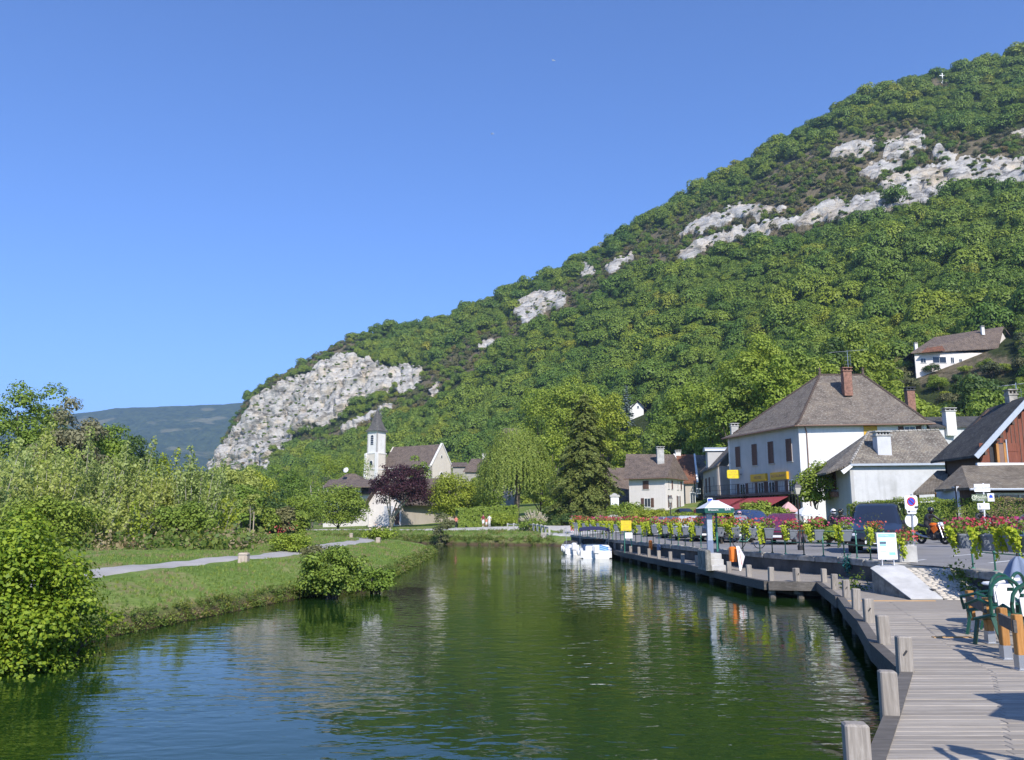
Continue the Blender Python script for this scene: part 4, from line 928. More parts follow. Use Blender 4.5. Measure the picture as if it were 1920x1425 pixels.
# small gable and lower wing at the far end of the hotel
W0 = (D[0] - 0.5, D[1] + 0.6); W1 = (W0[0] - 0.3 * 5.2, W0[1] + 5.2)
g0 = Vector((D[0] - .15, D[1] + .1, 0)); gp = MB()
s = thing('terraced_house', 'shaded beige terraced house with dormer left of the hotel', 'house')
T0 = (D[0] - 0.9, D[1] + 1.0); T1 = xy(1322, 99); zw = at(1350, 878, 92).z
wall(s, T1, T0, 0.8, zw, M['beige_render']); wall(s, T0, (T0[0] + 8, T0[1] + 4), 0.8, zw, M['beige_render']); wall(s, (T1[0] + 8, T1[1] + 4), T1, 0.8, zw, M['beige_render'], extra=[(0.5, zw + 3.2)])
rt = [Vector((T0[0] - .2, T0[1] - .6, zw)), Vector((T1[0] - .4, T1[1] + .5, zw))]; rr_ = [Vector((T0[0] + 4, T0[1] + 2, zw + 4.2)), Vector((T1[0] + 4, T1[1] + 2, zw + 3.6))]
roof(s, [[rt[0], rt[1], rr_[1], rr_[0]], [rr_[0], rr_[1], Vector((T1[0] + 8.4, T1[1] + 4, zw)), Vector((T0[0] + 8.4, T0[1] + 4, zw))]], M['tile_grey'])
Pt, dt, nt_, Lt = wf(T1, T0)
for u in (0.22, 0.45): window(s, T1, T0, Lt * u, zw - 2.6, 0.9, 1.7, 'closed', 'beige_render'); window(s, T1, T0, Lt * u, zw - 5.4, 0.9, 2.0, 'open', 'beige_render')
window(s, T1, T0, Lt * 0.82, zw - 5.6, 1.0, 2.6, None, 'white_paint'); window(s, T1, T0, Lt * 0.72, zw - 2.0, 0.8, 1.0, None, 'beige_render')
c = Pt + dt * (Lt * 0.42) + nt_ * -1.0
dm = MB(); dm.cbox((c.x, c.y, zw + 1.15), 1.5, 2.4, 1.9, Matrix.Rotation(math.atan2(dt.y, dt.x), 3, 'Z')); dmo = dm.build('dormer', M['hotel_grey'], s)
dr = MB(); ends = []
for k_ in np.linspace(0, math.pi, 9): ends.append(c - dt * math.cos(k_) * 0.95 + Vector((0, 0, zw + 2.05 + math.sin(k_) * 0.45)) + nt_ * 1.5)
dr.prism(ends, -nt_ * 3.0); dr.build('dormer_roof', M['zinc'], dmo)
c = Pt + dt * (Lt * 0.62) + nt_ * 0.1; chimney(s, (c.x + 3.2, c.y + 1.6), 0.8, 0.6, zw + 2, zw + 4.8, 'concrete')
bl = MB(); c = Pt + dt * (Lt * 0.5) + nt_ * 0.02; bl.prism([c - dt * 1.2 + Vector((0, 0, zw - 5.5)), c + dt * 1.2 + Vector((0, 0, zw - 5.5)), c + dt * 1.2 + Vector((0, 0, zw - 5.25)), c - dt * 1.2 + Vector((0, 0, zw - 5.25))], nt_ * 0.9); b_ = bl.build('balcony', M['concrete'], s)
r_ = MB()
for i in range(13): q = c - dt * 1.2 + dt * 0.2 * i + nt_ * 0.85; r_.tube([q + Vector((0, 0, zw - 5.25)), q + Vector((0, 0, zw - 4.35))], 0.012, 4)
r_.tube([c - dt * 1.2 + nt_ * .85 + Vector((0, 0, zw - 4.35)), c + dt * 1.2 + nt_ * .85 + Vector((0, 0, zw - 4.35))], 0.02, 4); r_.build('balcony_railing', M['iron'], b_)
# yellow rounded hanging sign
p = at(1375, 889, 84); sg = thing('hanging_sign', 'yellow rounded hanging sign on the shaded facade beside the hotel', 'sign', (p.x, p.y, p.z))
mb = MB(); w_, h_ = 0.62, 0.43; pr = []
for cx, cz, a0 in ((w_ - .15, h_ - .15, 0), (-w_ + .15, h_ - .15, 90), (-w_ + .15, -h_ + .15, 180), (w_ - .15, -h_ + .15, 270)):
    for k_ in range(5): t = R(a0 + k_ * 22.5); pr.append(Vector((cx + .15 * math.cos(t), 0, cz + .15 * math.sin(t))))
mb.prism(pr, (0, 0.22, 0)); mb.build('panel', M['sign_yellow'], sg)
text(sg, 'HOTEL', p + Vector((0, -0.012, .2)), (1, 0, 0), (0, -1, 0), 0.24, 'ink_gold'); text(sg, 'RESTAURANT', p + Vector((0, -0.012, -.05)), (1, 0, 0), (0, -1, 0), 0.17, 'ink_gold'); text(sg, 'BAR', p + Vector((0, -0.012, -.27)), (1, 0, 0), (0, -1, 0), 0.15, 'ink_gold')
MB().beam((0.55, 0.1, 0.0), (2.4, 1.2, 0.0), 0.05, 0.06).build('bracket', M['iron'], sg)

# ------------------------------------------------------------------ grey house with lauze roof
A = xy(1600, 62); B = (A[0] + 8.3, A[1] + 0.4); D = (A[0] + 0.35, A[1] + 6.2); ze = at(1600, 871, 62).z
s = thing('grey_house', 'low grey rendered house with mossy stone-tiled roof and square chimney', 'house')
C_ = (B[0] + .35, B[1] + 6.2)
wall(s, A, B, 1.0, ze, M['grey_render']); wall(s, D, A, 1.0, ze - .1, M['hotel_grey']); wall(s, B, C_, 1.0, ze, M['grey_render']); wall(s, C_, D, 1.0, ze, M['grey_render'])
el, er = Vector((A[0] - 0.05, A[1] - .25, ze + .02)), Vector((B[0] + .2, B[1] - .25, ze + .12)); rl_, rr_ = at(1628, 811, 65.5), Vector((B[0] + 0.6, 65.8, at(1795, 806, 65.5).z))
ol = Vector((A[0] - 1.55, A[1] + 0.6, ze - .55)); ob = Vector((D[0] - 1.4, D[1] + .6, ze - .55))
roof(s, [[el, er, rr_, rl_], [ol, el, rl_], [ob, ol, rl_], [ob, rl_, rr_, Vector((C_[0] + .4, C_[1] + .6, ze - .3))]], M['tile_lauze'], 0.14)
MB().beam(el + Vector((0, -.06, -.06)), er + Vector((0, -.06, -.06)), 0.14, 0.16).build('eave_board', M['zinc'], s)
MB().prism([el + Vector((-.75, -.1, -.5)), el + Vector((.1, -.12, .02)), el + Vector((.12, -.12, -.22)), el + Vector((-.55, -.1, -.75))], (0, .1, 0)).build('barge_board', M['white_paint'], s)
hp = MB()
for a_, b_ in ((el, rl_), (rl_, rr_)):
    for i in range(16): hp.tube([a_.lerp(b_, i / 16) + Vector((0, 0, .03)), a_.lerp(b_, (i + .93) / 16) + Vector((0, 0, .03))], [.12, .09], 6)
hp.build('ridge_tiles', M['coping'], s)
c = at(1655, 850, 63.2); chimney(s, (c.x, c.y), 1.05, 0.8, ze - .1, at(1655, 818, 63.2).z, 'grey_render', 'concrete', 4)
window(s, D, A, wf(D, A)[3] * 0.45, at(1575, 918, 64).z, 0.75, 1.6, 'closed', 'hotel_grey'); bx_ = MB()
P_, d_, n_, L_ = wf(D, A); c = P_ + d_ * (L_ * .45) + n_ * .05; zf = at(1570, 931, 64).z
bx_.prism([c - d_ * .65 + Vector((0, 0, zf)), c + d_ * .65 + Vector((0, 0, zf)), c + d_ * .65 + Vector((0, 0, zf + .4)), c - d_ * .65 + Vector((0, 0, zf + .4))], n_ * .35); bx_.build('window_box', M['brick_red'], s)
for u in (0.25, 0.55): window(s, D, A, L_ * u, 1.7, .6, 1.0, None, 'hotel_grey')
# roof behind the grey house
s = thing('back_house', 'slate roofed house with white chimney between hotel and chalet', 'house'); p0 = at(1765, 800, 84); p1 = at(1850, 797, 86); q0 = at(1765, 782, 88); q1 = at(1850, 780, 90)
q0.x, q1.x = p0.x - .2, p1.x + 2
roof(s, [[p0 + Vector((-1.2, 0, 0)), p1 + Vector((3, 0, 0)), q1, q0], [q0, q1, q1 + Vector((1, 4, -2.6)), q0 + Vector((-1, 4, -2.6))]], M['tile_slate']); wall(s, (p0.x - .9, p0.y + .3), (p1.x + 2.8, p1.y + .3), 1.2, p0.z, M['grey_render'])
c = at(1780, 790, 84.6); chimney(s, (c.x, c.y), 1.0, 0.8, c.z - 1.5, at(1780, 772, 84.6).z, 'church_white')

# ------------------------------------------------------------------ wooden chalet and its porch
Yf = 48.0; pe = at(1830, 853, Yf); ridge_x = at(1932, 740, Yf).x; zr = at(1932, 740, Yf).z; xl = pe.x; xr = 2 * ridge_x - xl
s = thing('wooden_chalet', 'red-brown timber chalet with dark roof and open balcony door', 'house')
dep = 4.6; zev = pe.z
wall(s, (xl + .55, Yf + .5), (xr - .55, Yf + .5), 1.0, zev + .3, M['red_boards'], extra=[(0.5, zr - .25)], th=.2)
wall(s, (xl + .55, Yf + dep), (xl + .55, Yf + .5), 1.0, zev, M['brown_boards'], th=.2); wall(s, (xr - .55, Yf + .5), (xr - .55, Yf + dep), 1.0, zev, M['brown_boards'], th=.2); wall(s, (xr - .55, Yf + dep), (xl + .55, Yf + dep), 1.0, zev + .3, M['brown_boards'], extra=[(.5, zr - .25)], th=.2)
bd = MB(); x_ = xl + .75
while x_ < xr - .6:
    top = zr - .3 - abs(x_ - ridge_x) * (zr - zev) / (ridge_x - xl)
    if top > 5.6: bd.box(x_, x_ + .035, Yf + .478, Yf + .5, 5.0, top)
    x_ += .24
bd.build('batten', M['brown_boards'], s)
b0, b1 = Vector((xl - .8, Yf + dep + .6, zev)), Vector((xl, Yf, zev)); b0.x = at(1744, 857, Yf + dep + .6).x
roof(s, [[b1, b0, Vector((at(1851, 757, Yf + dep + .6).x, Yf + dep + .6, zr - .1)), Vector((ridge_x, Yf, zr))], [Vector((ridge_x, Yf, zr)), Vector((at(1851, 757, Yf + dep + .6).x, Yf + dep + .6, zr - .1)), Vector((xr, Yf + dep + .6, zev)), Vector((xr, Yf, zev))]], M['tile_slate'], .14)
fb = MB(); fb.beam(Vector((xl - .03, Yf - .04, zev - .12)), Vector((ridge_x, Yf - .04, zr - .1)), .06, .3); fb.beam(Vector((xr, Yf - .04, zev - .12)), Vector((ridge_x, Yf - .04, zr - .1)), .06, .3); fb.build('barge_board', M['zinc'], s)
for t in (.12, .4, .62, .85): rf = MB(); q = Vector((xl, Yf, zev)).lerp(Vector((ridge_x, Yf, zr)), t); rf.box(q.x + .1, q.x + .24, Yf - .02, Yf + .5, q.z - .42, q.z - .22); rf.build('rafter_end', M['brown_boards'], s)
dx0, dx1 = at(1862, 830, Yf).x, at(1893, 830, Yf).x; dz0, dz1 = at(1862, 868, Yf).z - .3, at(1862, 829, Yf).z
mb = MB(); mb.box(dx0, dx1, Yf + .44, Yf + .478, dz0, dz1); dr_ = mb.build('door', M['iron'], s)
mb = MB(); mb.box(dx0 + .28, dx0 + .42, Yf + .2, Yf + .44, dz0, dz1 - .06); mb.box(dx1 - .13, dx1, Yf + .40, Yf + .438, dz0, dz1); mb.build('door_leaf', M['honey_wood'], dr_)
mb = MB(); mb.box(dx0 + .42, dx1 - .13, Yf + .42, Yf + .438, dz0 + .1, dz1 - .08); mb.build('curtain', M['gutter_brown'], dr_)
for a_, b_ in ((dx0 - .58, dx0 - .03), (dx1 + .1, dx1 + .72)):
    mb = MB(); mb.box(a_, b_, Yf + .42, Yf + .475, dz0, dz1 - .02)
    for z_ in (.25, 1.0): mb.box(a_, b_, Yf + .4, Yf + .42, dz0 + z_, dz0 + z_ + .05)
    mb.build('shutter', M['red_boards'], s)
mb = MB(); lx = (dx0 + dx1) / 2 - .15; mb.tube([(lx, Yf + .48, dz1 + .3), (lx, Yf + .2, dz1 + .34), (lx, Yf + .2, dz1 + .22)], .015, 5); mb.lathe((lx, Yf + .2, dz1 + .06), [(.16, 0), (.06, .12), (.03, .17)], 10); mb.build('wall_lamp', M['iron'], s)
mb = MB(); mb.box(dx1 + .02, dx1 + .08, Yf + .40, Yf + .475, dz0, dz1 + .2); mb.build('downpipe', M['zinc'], s)
c = at(1897, 760, Yf + 2.4); chimney(s, (c.x, c.y), .5, .5, c.z - .8, at(1897, 742, Yf + 2.4).z, 'coping', 'coping', 2); antenna(s, (c.x + .38, c.y, c.z - .6), 2.0, .9, .1, 5)
# porch roof
f0, f1 = at(1817, 914, 44), at(1945, 914, 44); t0, t1 = at(1803, 873, 47.8), at(2010, 866, 47.8); l0 = at(1752, 918, 47); t00 = at(1800, 876, 48.0)
f1.x += 6; t1.x += 5
roof(s, [[f0, f1, t1, t0], [l0, f0, t0, t00]], M['tile_porch'], .13, 'porch_roof')
MB().box(t0.x + .9, t1.x, 47.75, 47.95, t0.z - .02, t0.z + .16).build('flashing', M['white_paint'], s)
MB().tube([f0 + Vector((0, -.06, -.1)), f1 + Vector((0, -.06, -.1))], .06, 6).build('gutter', M['zinc'], s)
wall(s, (f0.x - .15, 45.0), (f1.x, 45.0), 1.0, f0.z + .15, M['brown_boards'], th=.15)
wall(s, (l0.x + .6, 48.0), (f0.x - .15, 45.0), 1.0, f0.z + .1, M['grey_render'], th=.15)
wx0 = at(1829, 930, 45).x
mb = MB(); zt_ = at(1829, 924, 45).z; mb.box(wx0, wx0 + 3.5, 44.9, 44.99, zt_ - .12, zt_); 
for k_ in (0, 1.15, 2.3, 3.42): mb.box(wx0 + k_, wx0 + k_ + .09, 44.9, 44.99, zt_ - 1.25, zt_ - .12)
mb.box(wx0, wx0 + 3.5, 44.9, 44.99, zt_ - 1.36, zt_ - 1.25); wo = mb.build('window', M['white_paint'], s)
mb = MB(); mb.box(wx0 + .05, wx0 + 3.45, 44.93, 44.96, zt_ - 1.3, zt_ - .06); mb.build('pane', M['window_glass'], wo)
# side shelter roof left of the porch
a0, a1, a2, a3 = at(1712, 924, 50), at(1768, 921, 49), at(1757, 882, 53), at(1742, 900, 52.5)
roof(s, [[a0, a1, a2 + Vector((.8, 0, 0)), a2]], M['tile_porch'], .15, 'shelter_roof')
mb = MB(); 
for q in (a0 + Vector((.35, .2, 0)), a1 + Vector((-.3, .2, 0))): mb.beam((q.x, q.y, 1.0), (q.x, q.y, q.z - .1), .14, .14, (0, 1, 0))
mb.build('shelter_post', M['honey_wood'], s)
# ------------------------------------------------------------------ white house by the water garden
A = xy(1181, 131); B = xy(1250, 127.5); C_ = xy(1284, 134); D = (A[0] + C_[0] - B[0], A[1] + C_[1] - B[1] + 1)
ze = at(1250, 893, 127.5).z; s = thing('white_house', 'white two-storey house with brown hipped roof and shutters', 'house')
wall(s, A, B, 2, ze, M['house_white']); wall(s, B, C_, 2, ze, M['house_white']); wall(s, C_, D, 2, ze, M['house_white']); wall(s, D, A, 2, ze, M['house_white'])
def ov(p, c, k, z): v = Vector((p[0] - c[0], p[1] - c[1], 0)); v = v * (1 + k / v.length); return Vector((c[0] + v.x, c[1] + v.y, z))
cc = ((A[0] + C_[0]) / 2, (A[1] + C_[1]) / 2); ea, eb, ec, ed = [ov(p, cc, 0.9, ze - .15) for p in (A, B, C_, D)]
ra, rb = at(1174, 851, 136.5), at(1264, 852, 134)
roof(s, [[ea, eb, rb, ra], [eb, ec, rb], [ec, ed, ra, rb]], M['tile_brown'])
# stone half-gable on the left end
mb = MB(); mb.prism([ra + Vector((.15, 0, -.15)), ea.lerp(ra, .42) + Vector((.5, 0, 0)), Vector((ea.x + .9, ea.y + .8, ze)), Vector((ed.x + .9, ed.y - .5, ze)), ed.lerp(ra, .42) + Vector((.4, -.2, 0))], (.25, 0.1, 0)); mb.build('gable_wall', M['rubble_stone'], s)
c = at(1238, 855, 132); chimney(s, (c.x, c.y), 1.1, .8, c.z - 2, at(1238, 842, 132).z, 'concrete', 'concrete', 2)
P_, d_, n_, L_ = wf(A, B); window(s, A, B, L_ * .47, at(1215, 917, 129).z, 1.0, 1.3, 'closed', 'house_white'); window(s, A, B, L_ * .5, at(1215, 951, 129).z, 1.1, 1.4, 'open')
P_, d_, n_, L_ = wf(B, C_)
for u, w_ in ((.16, .5), (.34, .5), (.66, .5), (.84, .5)): window(s, B, C_, L_ * u, at(1262, 917, 130).z, w_, 1.3, 'closed' if u in (.34, .84) else None, 'house_white')
for u in (.2, .68): window(s, B, C_, L_ * u, at(1262, 952, 130).z, .8, 1.9, 'open')
gutter(s, ea + Vector((0, -.06, -.15)), eb + Vector((0, -.06, -.15))); gutter(s, eb + Vector((0, -.06, -.15)), ec + Vector((0, -.06, -.15)))
# red roofed house behind it, brown barn to its left
def gable_house(name, label, px0, px1, Yn, Yb, py_eave, py_ridge, m, wm, rpx0=None, rpx1=None, base=2.0, oh=.5, chim=None, verge=None):
    s = thing(name, label, 'house')
    qb = xy((px0 + px1) / 2, Yn); base = surf(qb[0], qb[1]) - 1.2
    a, b = at(px0, py_eave, Yn), at(px1, py_eave, Yn); r0, r1 = at(rpx0 or px0, py_ridge, Yb), at(rpx1 or px1, py_ridge, Yb)
    b0, b1 = Vector((2 * r0.x - a.x, 2 * r0.y - a.y, a.z)), Vector((2 * r1.x - b.x, 2 * r1.y - b.y, b.z))
    roof(s, [[a, b, r1, r0], [r0, r1, b1, b0]], M[m])
    i0, i1 = a + Vector((oh, oh, 0)), b + Vector((-oh, oh, 0)); j0, j1 = b0 + Vector((oh, -oh, 0)), b1 + Vector((-oh, -oh, 0))
    wall(s, i0, i1, base, a.z + .1, M[wm]); wall(s, i1, j1, base, a.z, M[wm], extra=[(.5, r1.z - .3)]); wall(s, j1, j0, base, a.z + .1, M[wm]); wall(s, j0, i0, base, a.z, M[wm], extra=[(.5, r0.z - .3)])
    if chim: q = at(chim[0], chim[1], chim[2]); chimney(s, (q.x, q.y), .9, .7, q.z - 2.2, q.z, 'church_white')
    for v in (verge or []):
        e_, r_ = (a, r0) if v == 0 else (b, r1); MB().beam(e_ + Vector((0, -.03, .05)), r_ + Vector((0, -.03, .05)), .3, .18).build('verge', M['white_paint'], s)
    return s, i0, i1, a.z
s, i0, i1, z_ = gable_house('red_roof_house', 'red tiled house with white verges right of the white house', 1280, 1308, 139, 146, 905, 852, 'tile_red', 'beige_render', 1264, 1302, 2.5, .5, (1271, 848, 146), (0, 1))
window(s, i0, i1, 1.2, z_ - 3.6, .9, 2.0, None); window(s, i0, i1, 2.2, z_ - 1.8, .6, .9, None)
s, i0, i1, z_ = gable_house('grey_roof_house', 'narrow grey roofed house between red roof and shaded terrace', 1313, 1336, 142, 150, 897, 853, 'tile_grey', 'beige_render', 1303, 1333, 2.5)
s, i0, i1, z_ = gable_house('brown_barn', 'brown roofed barn peeping out left of the white house', 1130, 1182, 140, 147, 938, 877, 'tile_brown', 'rubble_stone', 1134, 1180, 2.0)
# roofs among the trees left of centre
s, i0, i1, z_ = gable_house('slope_house', 'steep brown roof rising above the weeping willow', 936, 972, 228, 234, 826, 803, 'tile_brown', 'rubble_stone', 944, 975, 8)
s, i0, i1, z_ = gable_house('low_grey_house', 'low grey-brown roof with white chimney left of the willow', 868, 938, 200, 207, 884, 860, 'tile_brown', 'rubble_stone', 884, 930, 3, .5, (908, 853, 202))
s, i0, i1, z_ = gable_house('ruined_wall_house', 'small pale stone gable right of the church', 845, 878, 214, 220, 874, 867, 'tile_brown', 'rubble_stone', 848, 876, 4)

# ------------------------------------------------------------------ church
th_ = R(33); ax = Vector((math.cos(th_), -math.sin(th_), 0)); gx_ = Vector((math.sin(th_), math.cos(th_), 0))
Y0 = 245.0; g0 = Vector((*xy(807, Y0), 0)); ln, wd2 = 19.5, 9.8; zc = 5.0
ze = at(807, 872, Y0).z; s = thing('church', 'pale stone church with square bell tower and dark spire', 'church')
n0 = g0 - ax * ln; g1 = g0 + gx_ * wd2; n1 = n0 + gx_ * wd2; apex = g0 + gx_ * wd2 / 2; za = at(823, 832, apex.y).z; nap = n0 + gx_ * wd2 / 2
wall(s, g0, g1, zc, ze, M['church_stone'], extra=[(.5, za)], th=.5); wall(s, n0, g0, zc, ze, M['church_stone'], th=.5); wall(s, g1, n1, zc, ze, M['church_stone'], th=.5); wall(s, n1, n0, zc, ze, M['church_stone'], extra=[(.5, za)], th=.5)
e_g = g0 - gx_ * .5; e_n = n0 - gx_ * .5; zz = ze - .35
roof(s, [[Vector((e_n.x, e_n.y, zz)), Vector((e_g.x, e_g.y, zz)) - ax * .6, Vector((apex.x, apex.y, za - .1)) - ax * .6, Vector((nap.x, nap.y, za - .1))], [Vector((nap.x, nap.y, za - .1)), Vector((apex.x, apex.y, za - .1)) - ax * .6, Vector((*(g1 + gx_ * .5).xy, zz)) - ax * .6, Vector((*(n1 + gx_ * .5).xy, zz))]], M['tile_brown'], .2)
cp = MB()
for q in (g0 - gx_ * .35, g1 + gx_ * .35): cp.beam(Vector((q.x, q.y, ze - .2)), Vector((apex.x, apex.y, za + .15)), .6, .3)
cp.build('gable_coping', M['church_white'], s)
qn = MB()
for q in (g0, g1):
    for k in range(12): z_ = zc + 3 + k * .62; w_ = .75 if k % 2 else .45; qn.cbox((q.x, q.y, z_), w_ * 1.5, w_ * 1.5, .58, Matrix.Rotation(-th_, 3, 'Z'))
qn.build('quoin', M['church_white'], s)
arched(s, g0, g1, wd2 * .5, ze - 5.3, 1.3, 3.4, louvre=False); arched(s, g0, g1, wd2 * .5, ze + 2.4, .5, .8, louvre=False)
for u in (.25, .6): arched(s, n0, g0, ln * u, ze - 4.0, 1.0, 2.8, louvre=False)
MB().beam(Vector((e_n.x, e_n.y, ze - .45)), Vector((e_g.x, e_g.y, ze - .45)), .3, .3).build('cornice', M['church_white'], s)
# tower
tcx = Vector((*xy(702, 253), 0)); tw = 4.3; zt1 = at(702, 851, 253).z; zt2 = at(702, 809, 253).z; ztip = at(703, 766, 253).z
def sq(c, w): return [c - ax * w / 2 - gx_ * w / 2, c + ax * w / 2 - gx_ * w / 2, c + ax * w / 2 + gx_ * w / 2, c - ax * w / 2 + gx_ * w / 2]
lo = sq(tcx, tw); hi = sq(tcx, tw * .93)
for q, z0, z1, m in ((lo, zc, zt1, 'church_stone'), (hi, zt1, zt2, 'church_white')):
    for i in range(4): wall(s, q[i], q[(i + 1) % 4], z0, z1, M[m], th=.4, name='tower_wall')
st = MB()
for z_ in (zt1 - .1, zc + (zt1 - zc) * .35, zc + (zt1 - zc) * .72, zt2 - .3): 
    q = sq(tcx, tw * 1.06); st.prism([Vector((p.x, p.y, z_)) for p in q], (0, 0, .3))
st.build('string_course', M['church_white'], s)
bt = MB()
for p in (lo[0], lo[1]): bt.cbox((p.x, p.y, (zc + zt1) / 2), .8, .8, zt1 - zc, Matrix.Rotation(-th_, 3, 'Z'))
bt.build('buttress', M['church_white'], s)
for i, (a, b) in enumerate(((hi[3], hi[0]), (hi[0], hi[1]))):
    L_ = (b - a).length; arched(s, a, b, L_ * .5, zt1 + 2.6, 1.1, 3.0)
for a, b in ((lo[3], lo[0]), (lo[0], lo[1])):
    L_ = (b - a).length; arched(s, a, b, L_ * .5, zc + (zt1 - zc) * .8, 1.1, 1.3, louvre=False); arched(s, a, b, L_ * .5, zc + (zt1 - zc) * .5, .35, 1.2, louvre=False)
prf = [(1.0, 0), (.78, .1), (.6, .28), (.43, .5), (.24, .75), (.03, 1.0)]; base = sq(tcx, tw * 1.14); secs = []
for k, t in prf:
    r = []
    for p in base:
        for sg_ in (-1, 1):
            dv = p - tcx; pv = Vector((-dv.y, dv.x, 0)); q = tcx + (dv * (1 - .0) + pv * sg_ * .12 * (1 + 1.2 * t)) * k * (1 - .12 * t); r.append(Vector((q.x, q.y, zt2 + (ztip - zt2) * t)))
    secs.append(r)
polys = []
for i in range(len(secs) - 1):
    for j in range(8): polys.append([secs[i][j], secs[i][(j + 1) % 8], secs[i + 1][(j + 1) % 8], secs[i + 1][j]])
roof(s, polys, M['tile_spire'], .05, 'spire')
MB().tube([Vector((tcx.x, tcx.y, ztip - .3)), Vector((tcx.x, tcx.y, ztip + 1.4))], .06, 5).build('cross', M['iron'], s)
# ------------------------------------------------------------------ farmhouse and barn below the church
s = thing('barn', 'white barn with brown roof behind the purple plum tree', 'barn')
f0, f1 = xy(690, 152), xy(752, 150); k0 = at(695, 903, 152); zr_ = at(690, 902, 152).z; zeb = at(752, 942, 150).z
mid = ((f0[0] + f1[0]) / 2 - 1.5, (f0[1] + f1[1]) / 2)
wall(s, f0, f1, .5, zeb, M['house_white'], extra=[(.35, zr_ - .4)]); bk = [(f1[0] + 9, f1[1] + 13), (f0[0] + 9, f0[1] + 13)]
wall(s, f1, bk[0], .5, zeb, M['beige_render']); wall(s, bk[1], f0, .5, zeb, M['house_white'])
pr_ = V2(f0).lerp(V2(f1), .35); ra = Vector((pr_.x, pr_.y - .8, zr_)); rb = Vector((pr_.x + 10, pr_.y + 13, zr_ + 1.2)); el_ = Vector((f0[0] - 1.0, f0[1] - .8, zeb - .5)); er_ = Vector((f1[0] + .8, f1[1] - .8, zeb - .3))
roof(s, [[el_, ra, rb, Vector((el_.x + 9.5, el_.y + 14, el_.z))], [ra, er_, Vector((er_.x + 10, er_.y + 13, er_.z)), rb]], M['tile_brown'], .2)
window(s, f0, f1, wf(f0, f1)[3] * .62, at(720, 984, 150).z, 1.9, 3.4, None, 'white_paint', sill=False, pane='ink_grey'); window(s, f0, f1, wf(f0, f1)[3] * .88, at(740, 984, 150).z, .9, 3.0, 'closed', 'white_paint', sill=False)
s = thing('farmhouse', 'farmhouse with red-brown hipped roof behind the round walnut tree', 'house')
fa, fb_ = at(596, 925, 165), at(668, 925, 160); ze = at(600, 925, 165).z
rA, rB = at(650, 888, 168), at(666, 888, 167); ec_, ed_ = Vector((fb_.x + 6, fb_.y + 14, ze)), Vector((fa.x + 6, fa.y + 14, ze))
wA, wB = at(604, 905, 162), at(700, 906, 160)
roof(s, [[fa, fb_ + Vector((4, 0, 0)), rB, rA], [fb_ + Vector((4, 0, 0)), ec_, rB], [ec_, ed_, rA, rB], [ed_, fa, rA]], M['tile_brown'], .2); roof(s, [[at(606, 912, 160), at(700, 912, 158), at(705, 899, 164), at(618, 899, 166)]], M['tile_brown'], .2, 'dormer_roof')
wall(s, (fa.x + 1, fa.y + 1), (fb_.x + 3, fb_.y + 1), .5, ze + .3, M['house_white'])
for px_ in (612, 626, 640, 672):
    q = at(px_, 917, 161); q2 = MB(); q2.cbox((q.x, q.y, q.z), 1.1, .9, 1.2); dmo = q2.build('dormer', M['white_paint'], s); q3 = MB(); q3.cbox((q.x - .1, q.y - .46, q.z), .5, .06, .8); q3.build('pane', M['window_glass'], dmo)
dish(s, at(649, 882, 165), .55)
# ------------------------------------------------------------------ houses up on the hill
p = hitpx(1800, 682); Yh = p.y; s = thing('hillside_house', 'long white villa with brown roof high on the wooded slope', 'house')
a, b, r0, r1, gb = at(1708, 661, Yh), at(1880, 652, Yh + 2), at(1752, 632, Yh + 8), at(1884, 613, Yh + 9), at(1905, 655, Yh + 9)
zb_ = at(1800, 705, Yh).z - 4
b2 = at(1872, 652, Yh + 1); r1b = at(1882, 612, Yh + 6); knee = at(1897, 632, Yh + 6)
roof(s, [[a, b2, r1b, r0], [b2, at(1888, 640, Yh + 3), knee, r1b] if False else [r1b, knee, at(1892, 640, Yh + 9), at(1884, 618, Yh + 10)], [a, r0, Vector((a.x + 3, a.y + 14, a.z))], [r0, r1b, Vector((b2.x, b2.y + 14, b2.z)), Vector((a.x + 3, a.y + 14, a.z))]], M['tile_brown'], .25)
lw = at(1716, 680, Yh + .8); rw = at(1868, 680, Yh + 1.6)
wall(s, (lw.x, lw.y), (rw.x, rw.y), zb_, a.z + .2, M['house_white']); wall(s, (rw.x, rw.y), (at(1903, 660, Yh + 10).x, Yh + 10), zb_, b2.z, M['house_white'], extra=[(.45, knee.z + 1)])
Lh = wf((lw.x, lw.y), (rw.x, rw.y))[3]
for u, w_, h_ in ((.1, 1.4, 1.2), (.3, 3.4, 1.6), (.46, .9, 1.5), (.56, .8, 1.1)): window(s, (lw.x, lw.y), (rw.x, rw.y), Lh * u, a.z - 2.4, w_, h_, None)
roof(s, [[at(1728, 660, Yh - 1.2), at(1772, 656, Yh - 1.2), at(1764, 644, Yh + 3), at(1745, 646, Yh + 3)]], M['tile_red'], .2, 'porch_roof')
for px_, py_ in ((1770, 648), (1717, 648), (1842, 617)): q = at(px_, py_, Yh + 4); chimney(s, (q.x, q.y), .7, .6, q.z - 1.5, q.z + .4, 'church_white')
q0, q1 = at(1758, 706, Yh - 3), at(1835, 695, Yh - 3); w_ = thing('garden_wall', 'white garden wall below the villa on the slope', 'wall'); MB().prism([q0, q1, q1 + Vector((0, 0, -1.6)), q0 + Vector((0, 0, -2.2))], (0, .4, 0)).build('wall_face', M['house_white'], w_)
MB().beam(q0 + Vector((0, .2, .05)), q1 + Vector((0, .2, .05)), .5, .14).build('wall_cap', M['coping'], w_)
p = hitpx(1192, 782) or at(1192, 782, 240); Yc = p.y - 1
s = thing('little_chalet', 'little white chalet with dark gable beside the blue spruce', 'house')
cz_ = at(1192, 766, Yc); w0, w1 = at(1181, 776, Yc), at(1207, 776, Yc)
